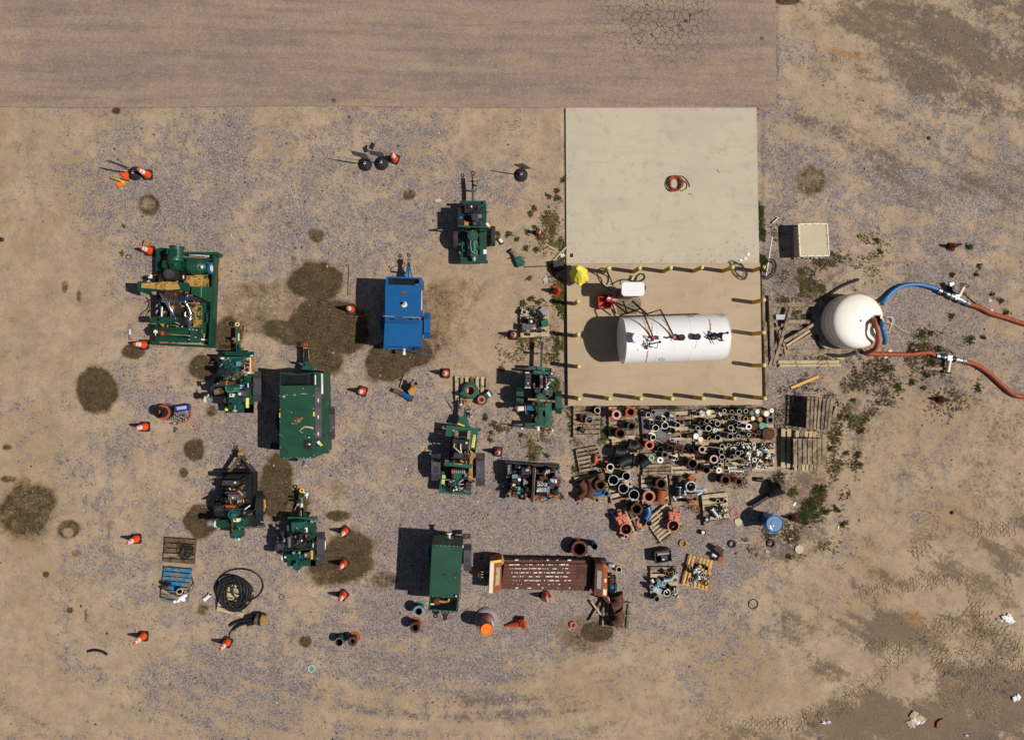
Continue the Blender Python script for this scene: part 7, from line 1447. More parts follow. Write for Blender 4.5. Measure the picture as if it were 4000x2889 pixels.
t.P('roof_slot', 'black').p([(873, 790), (920, 780), (942, 800), (900, 808)], ZT, ZT + .01, 'black'); t.P('beacon', 'black').b(1055, 1078, 1092, 1118, ZT, ZT + .06, 'black'); t.q[-1][0].b(1065, 1085, 1085, 1105, ZT + .06, ZT + .065, 'white')
bo = t.P('rivet', 'cream')
for x, y in ((800, 388), (860, 391), (918, 394), (978, 397), (1036, 400), (1095, 402), (726, 1292), (786, 1296), (846, 1300), (934, 1304), (992, 1307), (1052, 1310), (753, 1100), (902, 1108), (1066, 838)): bo.c(x, y, 4, ZT, ZT + .012, 'cream', n=6)
g = t.P('front_panel', 'plastic_grey'); g.p([(780, 300), (1160, 320), (1160, 400), (745, 375)], .45, .9, 'wood_dark') if False else None
g = t.P('louvre', 'slate')
for i in range(4): g.p([(752, 372 - i * 3), (1158, 396 - i * 3), (1158, 392 - i * 3), (752, 368 - i * 3)], 1.4 - i * .12, 1.44 - i * .12, 'slate')
g = t.P('frame', 'black'); g.p([(800, 255), (1215, 262), (1215, 290), (800, 285)], .4, .5, 'black'); g.b(1160, 235, 1275, 298, .42, .52, 'rubber'); g.b(790, 270, 1150, 420, .3, .45, 'black'); g.b(1130, 480, 1140, 1130, .5, .6, 'wood_dark')
g = t.P('side_latch', 'white'); g.b(1136, 660, 1146, 730, 1.0, 1.2, 'white'); g.b(1140, 850, 1150, 900, .9, 1.0, 'gauge'); g.b(1164, 385, 1174, 425, 1.2, 1.4, 'white')
g = t.P('outlet_pipe', 'galv'); g.h(976, 215, 975, 300, 28, .9, 'galv'); g.h(976, 212, 976, 228, 40, .9, 'cream'); g.h(975, 282, 975, 298, 52, .9, 'gauge')
fender(t, Z13, 1180, 1288, 368, 742, .75, 'fender'); wheel(t, Z13, 1190, 1275, 555, .38); wheel(t, Z13, 700, 790, 540, .38); axle(t, Z13, 740, 1230, 550); t.P('blue_box', 'blue_dark').b(690, 400, 730, 515, .5, .8, 'blue_dark')
g = t.P('drawbar', 'rust_dark'); g.beam(918, 1290, 918, 1410, 40, .4, .5, 'rubber'); g.beam(870, 1310, 905, 1390, 16, .4, .48, 'slate'); g.beam(980, 1310, 935, 1380, 16, .4, .48, 'slate'); g.c(918, 1400, 34, .4, .55, 'rust_dark'); t.P('tow_ring', 'rust_dark').torus(Z13.w(916, 1452, .48), .06, .022, 'gauge', 18, 8); t.done()
# -- green trailer with yellow plates
t = T(Z16, 'pump_trailer', 'worn green pump trailer with two yellow number plates', 'pump trailer', 680, 1050, group='towable pump trailers')
g = t.P('chassis', G); g.p([(495, 615), (920, 660), (915, 700), (490, 660)], .5, .64, GL); g.p([(490, 640), (572, 645), (560, 765), (478, 760)], .5, .62, GL); g.p([(815, 680), (915, 690), (880, 1000), (800, 935)], .5, .6, GL); g.p([(425, 1230), (500, 1240), (478, 1500), (388, 1500)], .5, .62, GL); g.p([(388, 1480), (830, 1515), (820, 1545), (385, 1515)], .45, .58, GL); g.p([(810, 930), (870, 935), (830, 1420), (780, 1420)], .5, .6, 'tan'); g.p([(590, 765), (750, 765), (750, 775), (590, 775)], .5, .62, GL); g.p([(480, 1240), (830, 1260), (780, 1480), (500, 1480)], .4, .45, 'black')
g.p([(570, 650), (820, 680), (800, 800), (570, 790)], .3, .34, 'black') if False else None; g.h(910, 672, 948, 676, 20, .56, GL); g.p([(560, 700), (600, 700), (560, 1480), (480, 1480)], .42, .5, 'black'); g.beam(600, 680, 745, 685, 16, .45, .55, G)
g = t.P('engine', 'slate'); g.p([(575, 795), (795, 825), (785, 940), (565, 930)], .6, 1.2, 'slate'); g.c(758, 850, 14, 1.2, 1.26, 'cream'); g.p([(560, 940), (780, 945), (770, 1110), (550, 1095)], .6, 1.0, 'black'); g.clutter(560, 930, 800, 1100, .95, 1.2, 40, ['black', 'slate', 'rubber', 'black', 'plastic_grey', 'rust_dark', 'tan'], 51); g.h(590, 1010, 720, 1025, 40, 1.25, 'rubber')
g = t.P('coolant_pipe', 'cream'); g.t([(598, 860, 1.3), (588, 905, 1.3), (680, 985, 1.3)], .028, 'wood_pale'); g.tube(spline([Z16.w(*p) for p in ((680, 865, 1.3), (680, 920, 1.3), (690, 985, 1.25))], 5), .022, 'cream', 7); g.tube(spline([Z16.w(*p) for p in ((755, 870, 1.2), (775, 930, 1.2), (745, 1000, 1.1), (750, 1040, 1.1))], 5), .025, 'black', 7)
t.P('cross_beam', GL).p([(465, 1100), (835, 1140), (828, 1190), (460, 1150)], 1.15, 1.3, GL); t.q[-1][0].b(595, 1125, 705, 1140, 1.3, 1.304, 'tan')
g = t.P('muffler', 'galv'); g.h(590, 1230, 740, 1235, 30, 1.1, 'galv'); g.h(560, 1228, 600, 1230, 32, 1.1, 'rust_orange')
for i in range(5): g.h(615 + i * 25, 1231, 622 + i * 25, 1231, 35, 1.1, 'slate')
g = t.P('pump', G); g.c(630, 1290, 66, .7, 1.0, G); g.c(630, 1290, 48, 1.0, 1.02, 'green_lit'); g.p([(560, 1320), (690, 1330), (680, 1460), (545, 1450)], .5, .75, 'teal_dark'); g.clutter(500, 1330, 720, 1460, .6, .9, 24, ['black', 'slate', 'teal_dark', 'cream', 'rust_dark', 'black'], 52); g.beam(490, 1480, 720, 1490, 40, .5, .65, 'black')
g = t.P('battery_box', 'rubber_black'); g.p([(750, 1375), (830, 1380), (820, 1500), (745, 1490)], .5, .9, 'rubber'); g.p([(725, 1240), (790, 1240), (780, 1340), (720, 1330)], .5, .85, 'slate'); g.b(738, 1255, 758, 1300, .85, .856, 'gauge'); t.q[-1][0].b(785, 1280, 830, 1340, .6, .7, 'tan')
pl = t.P('number_plate', 'label_yellow', label='upper yellow number plate'); pl.p([(848, 742), (884, 746), (862, 912), (822, 905)], .6, .61, 'label_yellow')
pl2 = t.P('number_plate', 'label_yellow', label='lower yellow number plate'); pl2.p([(440, 1278), (480, 1280), (462, 1400), (424, 1395)], .62, .63, 'label_yellow')
def writing(txt, p_tl, p_tr, p_bl, z, part, mat='slate'):
    o_, f_ = words(txt, 0, 0, 0, 0, None, None, None)
    part.add([part.fr.w(p_bl[0] + (p_tl[0] - p_bl[0]) * v_ + (p_tr[0] - p_tl[0]) * u_, p_bl[1] + (p_tl[1] - p_bl[1]) * v_ + (p_tr[1] - p_tl[1]) * u_, z) for u_, v_ in o_], f_, mat)
writing('BG1L022V', (874, 755), (852, 900), (838, 750), .613, pl); writing('BG1A727', (474, 1290), (458, 1395), (446, 1288), .633, pl2)
fender(t, Z16, 885, 1002, 985, 1425, .76, 'fender'); wheel(t, Z16, 890, 980, 1210, .38); fender(t, Z16, 290, 410, 1000, 1350, .74, 'fender'); wheel(t, Z16, 320, 410, 1190, .38); axle(t, Z16, 360, 930, 1200)
g = t.P('drawbar', GL); g.p([(672, 500), (765, 500), (795, 640), (622, 618)], .42, .54, GL); g.beam(728, 510, 740, 400, 38, .4, .52, 'teal_dark'); g.beam(738, 400, 745, 300, 34, .4, .54, 'tan'); g.beam(640, 590, 730, 625, 16, .54, .6, 'yellow'); h = t.P('tow_ring', 'gauge'); h.torus(Z16.w(748, 290, .5), .055, .022, 'tan', 16, 8)
g = t.P('jack', 'gauge'); g.clutter(700, 300, 790, 400, .4, .6, 10, ['gauge', 'cream', 'teal_dark', 'slate'], 5); g.t([(785, 440, .1), (790, 500, .1), (830, 460, .2)], .02, 'slate'); g.t([(800, 440, .2), (795, 520, .1)], .02, 'rust'); t.done()
# -- dark green trailer beside the tank slab
t = T(Z18, 'pump_trailer', 'dark green pump trailer in the weeds beside the tank slab', 'pump trailer', 690, 1050, group='towable pump trailers')
g = t.P('chassis', G); g.p([(513, 608), (775, 620), (860, 645), (858, 665), (700, 655), (510, 650)], .5, .62, GL); g.p([(805, 660), (862, 665), (850, 1010), (800, 1040), (790, 900)], .5, .6, G); g.b(750, 1115, 835, 1455, .5, .64, GL); g.b(465, 1395, 750, 1450, .5, .62, G); g.b(600, 1350, 750, 1400, .5, .6, G); g.b(560, 660, 800, 1400, .38, .44, 'black'); g.b(470, 1230, 560, 1270, .5, .6, G)
g.beam(290, 1440, 860, 1498, 14, .45, .55, 'black'); g.b(415, 1460, 440, 1480, .5, .6, 'white'); g.b(838, 1488, 862, 1510, .5, .6, 'cream'); g.b(745, 1460, 790, 1480, .5, .6, 'tan')
g = t.P('battery_panel', 'black'); g.p([(472, 690), (552, 705), (545, 912), (465, 905)], .6, 1.3, 'slate'); g.b(470, 688, 525, 702, 1.3, 1.32, 'cream'); g.b(462, 898, 545, 908, 1.3, 1.32, 'cream')
for x, y in ((495, 748), (530, 748), (492, 803), (528, 805), (487, 860), (523, 862), (487, 880), (523, 882)): g.c(x, y, 4, 1.3, 1.32, 'lavender', n=6)
g.b(498, 832, 518, 848, 1.3, 1.31, 'white')
g = t.P('engine', G); g.p([(590, 665), (805, 680), (800, 720), (580, 700)], .6, 1.0, GL); g.b(668, 735, 718, 910, .6, 1.15, 'rust_dark')
for y, mt in ((748, 'galv'), (797, 'rust'), (843, 'rust'), (890, 'galv')): g.c(693, y, 20, 1.15, 1.2, mt); g.c(693, y, 13, 1.2, 1.205, 'black')
g.b(725, 740, 800, 910, .6, .95, 'black'); g.h(765, 745, 762, 880, 6, 1.05, 'salmon'); g.t([(760, 880, 1.1), (815, 820, 1.1)], .02, 'cream'); g.c(778, 900, 15, 1.0, 1.1, 'white'); g.c(840, 710, 12, .6, .7, 'white'); g.clutter(580, 720, 670, 980, .6, .95, 26, ['black', 'teal_dark', 'wood_dark', 'slate', G], 61); g.clutter(720, 730, 810, 930, .9, 1.05, 18, ['black', 'slate', 'galv', 'rust_dark'], 62); g.b(600, 920, 690, 975, .6, 1.1, 'slate'); g.c(735, 965, 30, .9, 1.2, 'slate'); g.b(755, 930, 795, 1005, .6, 1.0, 'plastic_grey')
t.P('fuel_cap', 'salmon').c(852, 657, 20, .6, .7, 'salmon'); t.q[-1][0].c(852, 657, 22, .6, .66, 'cream')
g = t.P('lifting_bail', G); g.beam(508, 1062, 880, 1095, 26, 1.3, 1.38, 'green_muddy'); g.t([(515, 1062, .6), (515, 1062, 1.35)], .03, G); g.t([(872, 1095, .6), (872, 1095, 1.35)], .03, G)
g = t.P('pump', GL); g.c(685, 1050, 74, .8, 1.15, G); g.c(685, 1050, 50, 1.15, 1.18, GL); g.h(560, 1190, 745, 1195, 38, .9, GL); g.c(660, 1240, 56, .5, .95, G); g.c(672, 1345, 72, .4, .7, G); g.b(700, 1130, 750, 1160, .8, .95, 'rust'); bo = t.P('flange_bolt', 'slate')
for i in range(10): bo.c(672 + 60 * math.cos(i * .63), 1345 + 60 * math.sin(i * .63), 5, .7, .73, 'slate', n=6)
t.P('blue_valve', 'hose_blue').b(490, 1150, 560, 1218, .7, 1.0, 'blue'); g = t.P('suction_coupling', 'cream'); g.h(365, 1195, 475, 1188, 36, .85, 'cream'); g.h(350, 1195, 372, 1195, 46, .85, 'gauge'); g.h(462, 1188, 478, 1188, 52, .85, 'gauge'); g.h(328, 1180, 350, 1182, 30, .85, 'orange_dull'); g.h(645, 1440, 648, 1500, 22, .6, 'cream'); g.b(600, 1438, 688, 1450, .6, .75, 'gauge')
t.P('lever_pipe', 'rust_dark').t([(640, 1115, 1.2), (650, 1230, 1.1), (655, 1340, .9)], .03, 'rust_dark'); t.P('timber_block', 'wood_dark').b(568, 1085, 605, 1150, .6, .75, 'wood_dark'); t.q[-1][0].b(558, 1240, 588, 1335, .45, .6, 'wood_dark')
fender(t, Z18, 890, 978, 948, 1265, .74, G); wheel(t, Z18, 880, 950, 1105, .36); fender(t, Z18, 348, 445, 900, 1150, .76, G); wheel(t, Z18, 370, 440, 1060, .36); axle(t, Z18, 400, 920, 1090)
g = hitch(t, Z18, 708, 243, 26, 'gauge', ((692, 612), (705, 275)), G, 28); g.beam(700, 375, 706, 275, 24, .4, .52, 'rust_dark'); g = t.P('jack', 'rust'); g.c(640, 425, 14, .1, .6, 'rust'); g.h(615, 420, 700, 430, 6, .55, 'rust'); g.ball(Z18.w(690, 382, .56), .03, 'red'); t.done()
# -- rusted twin engine skid
t = T(Z17, 'engine_skid', 'rusted pale blue and orange engine skid on gravel', 'engine skid', 1030, 800)
g = t.P('base_frame', 'hx_blue'); g.p([(415, 350), (1630, 455), (1630, 490), (415, 400)], .2, .4, 'black'); g.b(430, 1050, 1000, 1140, .1, .3, 'rust'); g.b(1060, 1050, 1610, 1170, .1, .3, 'rust_orange'); g.b(1270, 1115, 1400, 1175, .3, .31, 'hx_blue'); g.b(470, 400, 1620, 1060, .1, .16, 'black'); g.b(1520, 520, 1630, 700, .2, .5, 'hx_blue'); g.b(1440, 490, 1530, 590, .2, .5, 'rust_orange'); g.p([(425, 1110), (500, 1130), (490, 1215), (425, 1190)], .1, .3, 'hx_blue')
g = t.P('divider_beam', 'rust_dark'); g.p([(1030, 480), (1090, 480), (1040, 1250), (990, 1250)], .5, .9, 'rust_dark'); g.p([(1085, 500), (1095, 500), (1045, 1240), (1040, 1240)], .9, .91, 'wood_pale'); g.b(1000, 1230, 1030, 1290, .3, .6, 'hx_blue')
g = t.P('left_engine', 'hx_blue'); g.b(565, 640, 750, 860, .3, .8, 'rust_dark'); g.b(475, 430, 550, 640, .3, .7, 'hx_blue'); g.b(630, 440, 765, 500, .3, .7, 'slate'); g.p([(570, 640), (680, 635), (720, 720), (570, 720)], .8, .86, 'hx_blue'); g.p([(820, 730), (905, 800), (820, 890)], .4, .9, 'hx_blue'); g.c(890, 815, 34, .4, .8, 'rust_orange'); g.h(710, 900, 712, 985, 42, .85, 'teal'); g.b(585, 1020, 670, 1120, .3, .6, 'rust'); g.b(675, 1015, 750, 1110, .3, .65, 'hx_blue'); g.b(440, 645, 545, 705, .3, .6, 'rust_orange')
g.clutter(480, 440, 990, 1100, .4, .85, 80, ['hx_blue', 'black', 'rust_dark', 'teal_dark', 'slate', 'rust_orange', 'black', 'wood_dark', 'hx_blue', 'cream'], 71); g.b(875, 520, 945, 560, .9, .92, 'lavender'); g.b(780, 500, 990, 640, .3, .85, 'slate')
g = t.P('right_engine', 'hx_blue'); g.b(1120, 780, 1350, 1030, .3, .75, 'hx_blue'); g.b(1130, 935, 1330, 1020, .75, .85, 'galv'); g.b(1340, 900, 1400, 1040, .3, .8, 'hx_blue')
for x in (1155, 1232, 1310): g.c(x, 855, 33, .75, .86, 'cream'); g.c(x, 855, 20, .86, .88, 'rust')
g.h(1180, 712, 1350, 710, 40, .9, 'rust'); g.h(1405, 770, 1560, 775, 46, .8, 'lavender'); g.c(1400, 810, 46, .6, .95, 'slate'); g.b(1525, 755, 1555, 830, .85, .9, 'white'); g.c(1560, 790, 90, .2, .6, 'rust'); g.b(1450, 870, 1600, 960, .2, .5, 'rust'); g.c(1525, 1045, 66, .3, .7, 'rubber_black'); g.c(1525, 1045, 42, .7, .72, 'rust_dark'); g.c(1525, 1045, 18, .72, .74, 'rust')
g.clutter(1100, 480, 1600, 1130, .35, .8, 70, ['hx_blue', 'rust_orange', 'rust', 'black', 'rust_dark', 'black', 'slate', 'galv', 'hx_blue'], 72); g.tube(spline([Z17.w(*p) for p in ((1300, 665, .9), (1300, 610, .9), (1340, 560, .9), (1390, 548, .8))], 5), .018, 'pink', 7); g.c(1133, 998, 18, .8, .9, 'white'); t.done()
# -- long rusty heat exchanger
t = T(Z15, 'heat_exchanger', 'long rust brown heat exchanger with white scrape marks', 'heat exchanger', 1120, 520)
g = t.P('trough', 'rust_body'); g.p([(600, 375), (1655, 385), (1655, 660), (560, 655)], .3, .52, 'rust_body')
g.p([(590, 330), (1655, 340), (1655, 385), (590, 375)], .0, .44, 'rust_body'); g.p([(560, 655), (1655, 660), (1650, 715), (560, 690)], 0, .46, 'rust_body'); g.p([(580, 308), (1650, 325), (1655, 340), (590, 330)], 0, .34, 'rust_dark')
for y in (385, 430, 470, 515, 560, 605, 650): g.beam(585, y - 6, 1655, y + 4, 4, .52, .53, 'rust')
s_ = t.P('scrape_mark', 'wood_grey', g); rr = random.Random(6)
for k, y in enumerate((335, 392, 440, 490, 538, 586, 635, 678)):
    x = 655
    while x < 1395:
        w_ = rr.uniform(12, 60) if rr.random() < .4 else rr.uniform(5, 16)
        if rr.random() < (.3 if y in (335, 678, 635) else .72): s_.p([(x + 5, y - rr.uniform(2, 9)), (x + w_, y - rr.uniform(1, 8)), (x + w_ - 7, y + rr.uniform(2, 9)), (x, y + rr.uniform(3, 8))], .535 if 380 < y < 660 else .47, .545 if 380 < y < 660 else .475, 'white')
        x += w_ + rr.uniform(-3, 16)
g = t.P('end_box', 'rust', label='left end box with pale plate'); g.p([(425, 345), (565, 325), (560, 700), (405, 745)], .1, .8, 'rust_orange'); g.p([(425, 350), (475, 345), (455, 740), (408, 740)], .8, .805, 'cream'); g.p([(500, 428), (548, 420), (538, 640), (485, 650)], .8, .812, 'wood_pale'); g.p([(568, 305), (595, 330), (590, 380), (562, 400)], .1, .6, 'tan'); g.p([(430, 350), (565, 328), (560, 360), (430, 378)], .8, .807, 'yellow_cap')
g = t.P('end_box', 'rust', label='right end box, brown'); g.p([(1725, 375), (1812, 385), (1800, 785), (1700, 765)], .1, .85, 'rust'); g.p([(1812, 385), (1870, 410), (1865, 790), (1800, 785)], .1, .75, 'rust_orange'); g.p([(1745, 460), (1800, 475), (1790, 695), (1735, 680)], .85, .86, 'gauge'); g.p([(1820, 395), (1860, 400), (1862, 430), (1820, 425)], .75, .76, 'tan'); g.p([(1832, 560), (1858, 570), (1850, 620), (1830, 600)], .75, .76, 'cream'); g.p([(1815, 690), (1860, 700), (1850, 770), (1815, 760)], .75, .76, 'cream')
g = t.P('pipe_flange', 'rust'); g.h(275, 512, 300, 512, 42, .35, 'rust'); g.h(300, 512, 320, 512, 52, .35, 'rust_dark'); g.h(370, 522, 385, 522, 74, .38, 'rust'); g.h(320, 515, 420, 518, 34, .36, 'rust_dark'); g = t.P('pipe_flange', 'rust'); g.h(1880, 570, 1910, 572, 80, .38, 'rust_dark'); g.h(1905, 570, 1955, 570, 52, .38, 'rust'); g.h(1950, 575, 1965, 575, 62, .38, 'rust')
bo = t.P('flange_stud', 'pink')
for y in (480, 510, 545): bo.h(318, y, 342, y, 4, .5, 'cream', n=6); bo.h(365, y + 5, 402, y + 5, 4, .55, 'cream', n=6)
for y in (540, 570, 600): bo.h(1878, y, 1915, y, 4, .55, 'cream', n=6)
t.P('leg', 'black').b(290, 290, 330, 330, 0, .3, 'black'); t.q[-1][0].b(1720, 340, 1860, 375, 0, .35, 'black'); t.done()
t = T(Z15, 'blue_valve', 'small blue round valve at the end of the rusty exchanger', 'valve', 1935, 665); t.P('body', 'blue').h(1900, 660, 1950, 662, 40, .2, 'blue'); t.P('flange', 'teal_dark').h(1950, 662, 1975, 664, 52, .2, 'teal_dark'); t.done()
t = T(Z15, 'glass_jar', 'small glass jar with a cream fitting by the exchanger end', 'jar', 1910, 410); t.P('jar', 'galv').h(1880, 400, 1935, 400, 28, .12, 'galv'); t.P('lid', 'cream').h(1935, 400, 1950, 402, 24, .12, 'cream'); t.done()
# -- big green pump skid
t = T(Z2, 'pump_skid', 'large open green pump skid caked with tan mud', 'pump skid', 850, 850)
g = t.P('frame', G); g.b(488, 228, 530, 540, .1, .5, G); g.h(825, 290, 1285, 296, 20, .42, 'green_box'); g.b(820, 268, 880, 292, .3, .46, 'tan'); g.p([(1218, 310), (1245, 310), (1200, 1470), (1160, 1470)], .1, .5, G); g.p([(830, 340), (1220, 358), (1220, 388), (830, 372)], .1, .4, G); g.b(1262, 280, 1290, 330, .1, .46, G); g.p([(420, 1440), (1215, 1478), (1215, 1502), (420, 1462)], .1, .45, G); g.p([(1000, 1385), (1150, 1392), (1150, 1415), (1000, 1408)], .1, .42, G); g.b(432, 1410, 470, 1445, .1, .5, G); g.b(500, 235, 690, 262, .2, .46, G)
g = t.P('deck', 'green_muddy'); g.b(530, 345, 1190, 1440, .02, .12, 'green_muddy'); g.b(1065, 590, 1130, 1320, .12, .22, G); g.b(935, 960, 1068, 1320, .12, .3, 'green_muddy'); g.b(850, 590, 1095, 720, .3, .8, 'green_muddy'); g.b(1130, 1055, 1155, 1180, .2, .4, G)
t.P('mud_board', 'tan').b(1252, 360, 1292, 610, .0, .14, 'tan'); t.P('mud_board', 'wood_pale').b(1232, 640, 1268, 1040, 0, .12, 'wood_pale'); t.P('mud_board', 'wood_pale').b(1198, 1190, 1240, 1430, 0, .14, 'wood_pale'); g.b(1208, 1060, 1245, 1190, 0, .12, 'green_muddy'); g.b(865, 600, 1080, 705, .8, .806, 'tan')
g = t.P('suction_pipe', G); g.h(755, 212, 745, 385, 84, 1.05, 'green_box'); g.h(757, 205, 756, 222, 96, 1.05, G); g.h(746, 330, 745, 345, 92, 1.05, GL); g.h(745, 372, 744, 392, 92, 1.05, GL); g.b(650, 235, 752, 335, .8, 1.3, G); g.c(706, 285, 40, 1.3, 1.36, G); g.b(625, 245, 650, 300, .9, 1.2, GL)
g = t.P('pump_casing', G); g.h(590, 440, 740, 440, 60, .9, G); g.h(700, 440, 830, 440, 84, .9, 'green_box'); g.h(830, 440, 915, 450, 50, .9, G, r1=76); g.h(912, 452, 926, 452, 98, .9, G); g.h(930, 455, 945, 455, 98, .9, GL); g.h(945, 462, 1060, 462, 108, .9, 'green_box', n=8); g.h(1060, 465, 1142, 465, 108, .9, 'green_box', r1=60, n=8); g.b(712, 415, 758, 458, 1.2, 1.28, GL)
t.P('blue_flange', 'blue').h(1172, 482, 1200, 484, 78, .8, 'blue'); t.q[-1][0].h(1200, 484, 1203, 484, 46, .8, 'cream'); t.P('casing_label', 'white').b(1068, 448, 1090, 485, 1.42, 1.425, 'white')
g = t.P('air_filter', 'rubber_black'); g.c(645, 555, 64, .9, 1.45, 'rubber'); g.c(645, 555, 48, 1.45, 1.5, 'rubber'); g.h(720, 592, 852, 595, 50, 1.25, 'rubber_black'); g.h(815, 594, 856, 595, 56, 1.25, 'black'); g.t([(600, 560, 1.2), (540, 580, 1.1), (545, 650, 1.0)], .07, 'rubber_black', 10); g.b(832, 575, 848, 615, 1.55, 1.56, 'white')
g = t.P('battery', 'black'); g.p([(395, 600), (440, 560), (485, 620), (440, 660)], .5, .9, 'slate'); g.p([(384, 600), (398, 588), (412, 602), (398, 616)], .9, .91, 'white'); g.h(460, 572, 495, 568, 7, .95, 'orange_dull', n=8); g.clutter(400, 580, 480, 660, .6, .95, 8, ['gauge', 'black', 'slate', 'white'], 3)
g = t.P('side_bracket', G, label='wide upper wing bracket with mud on top'); g.p([(250, 656), (900, 668), (905, 770), (405, 770), (250, 768)], 1.5, 1.62, G); g.p([(250, 770), (405, 772), (405, 828)], 1.4, 1.55, G); g.p([(303, 678), (560, 660), (760, 662), (800, 748), (640, 762), (300, 732)], 1.62, 1.626, 'tan')
g = t.P('side_bracket', G, label='lower wing bracket with lime stripe'); g.p([(942, 714), (1195, 725), (1175, 915), (945, 810)], 1.0, 1.12, 'green_box')
for i in range(9): g.b(1064, 728 + i * 14, 1072, 738 + i * 14, 1.12, 1.125, 'lime')
g = t.P('engine', 'black'); g.b(600, 775, 780, 1060, .5, 1.0, 'rust_dark'); g.b(500, 820, 880, 1110, .4, .8, 'black'); g.p([(785, 830), (1050, 868), (1065, 905), (785, 895)], .6, 1.05, 'rubber_black'); g.c(880, 866, 20, 1.05, 1.1, 'cobalt'); g.clutter(500, 775, 1000, 1100, .7, 1.1, 90, ['black', 'rust_dark', 'tan', 'slate', 'black', 'tan', 'rubber', 'galv', 'wood_dark', 'rust_orange', G], 81); g.clutter(440, 1180, 900, 1240, .4, .7, 18, ['tan', 'rust_dark', 'white', 'black'], 82)
g = t.P('chrome_pipe', 'chrome'); g.t([(555, 795, 1.35), (600, 870, 1.4), (700, 1040, 1.4), (700, 1100, 1.3)], .055, 'chrome', 12); g.t([(565, 975, 1.1), (562, 1100, 1.1)], .04, 'chrome', 10); g.t([(862, 1045, 1.1), (860, 1100, 1.1)], .04, 'chrome', 10)
g = t.P('flexible_duct', 'chrome')
path = spline([Z2.w(*p) for p in ((560, 895, 1.2), (650, 905, 1.25), (840, 905, 1.25), (880, 940, 1.2), (930, 1050, 1.1), (925, 1150, 1.1), (915, 1250, 1.0))], 14); g.tube(path, [.06 if i % 2 else .045 for i in range(len(path))], 'chrome', 10)
g = t.P('upper_guard', G); g.b(405, 1108, 745, 1188, 1.3, 1.42, G); g.b(750, 1110, 880, 1210, .8, 1.3, 'black'); g.c(520, 1138, 22, 1.42, 1.43, 'black')
for x, y in ((415, 1112), (735, 1128), (742, 1180), (770, 1192)): g.c(x, y, 4, 1.3, 1.45, 'cream', n=6)
g = t.P('fuel_tank', G); g.h(470, 1300, 920, 1300, 62, .85, G); g.b(480, 1240, 1000, 1262, .6, 1.0, G); g.p([(490, 1350), (1000, 1380), (990, 1430), (480, 1420)], .4, .8, G); g.c(562, 1310, 50, .9, 1.26, 'rust_dark'); g.c(575, 1315, 26, 1.26, 1.27, 'rust_orange'); g.beam(628, 1325, 908, 1345, 7, 1.26, 1.28, 'tan'); g.c(480, 1295, 24, 1.1, 1.28, 'cream'); g.h(482, 1310, 484, 1345, 8, 1.2, 'galv'); g.h(912, 1230, 1000, 1390, 40, .8, G) if False else g.b(920, 1240, 1000, 1420, .5, .95, 'green_box')
bo = t.P('bolt', 'white')
for x, y in ((915, 1265), (958, 1266), (1005, 1275), (912, 1350), (908, 1392), (995, 1365)): bo.c(x, y, 6, .95, 1.0, 'white', n=6)
lb = t.P('number_strip', 'paper', label='long white number strip'); lb.p([(915, 306), (1170, 322), (1170, 336), (915, 320)], .4, .41, 'paper'); lb.b(1052, 1386, 1112, 1404, .42, .43, 'paper')
for i in range(12): lb.b(925 + i * 20, 312 + i * 1.2, 935 + i * 20, 320 + i * 1.2, .41, .415, 'slate')
h = t.P('hose', 'rubber_black'); h.tube(spline([Z2.w(*p) for p in ((645, 340, 1.3), (660, 400, 1.35), (690, 460, 1.4), (715, 530, 1.4))], 6), .025, 'rubber_black', 8); h.tube(spline([Z2.w(*p) for p in ((370, 860, .1), (405, 930, .1), (370, 1010, .1), (300, 1060, .05), (300, 1090, .05))], 6), .012, 'black', 6); h.tube(spline([Z2.w(*p) for p in ((440, 1100, .8), (480, 1050, .9), (540, 1000, 1.0), (555, 960, 1.0))], 6), .014, 'black', 6)
t.done()
# ------------------------------------------------ weeds, pebbles, litter
def tuft(m, c, r, n, mats, rnd, h=.1):
    for i in range(n):
        a = rnd.random() * 6.283; L = r * rnd.uniform(.45, 1.1); w_ = L * rnd.uniform(.1, .2) + .004; u = Vector((math.cos(a), math.sin(a), 0)); v = Vector((-u.y, u.x, 0))
        o = c + u * r * .25 * rnd.random(); zt = h * rnd.uniform(.4, 1.2); md = o + u * L * .55 + Vector((0, 0, zt)); tp_ = o + u * L + Vector((0, 0, zt * rnd.uniform(.2, .9)))
        m.add([o, md + v * w_, tp_, md - v * w_], [[0, 1, 2, 3]], rnd.choice(mats))
GRN = ['green_leaf', 'green_leaf', 'olive_leaf', 'bright_leaf']; OLV = ['olive_leaf', 'dry_leaf', 'olive_leaf', 'green_leaf']; DRY = ['dry_leaf', 'olive_leaf', 'dry_leaf']
PG = 'single weeds growing in the yard'
rnd = random.Random(77)
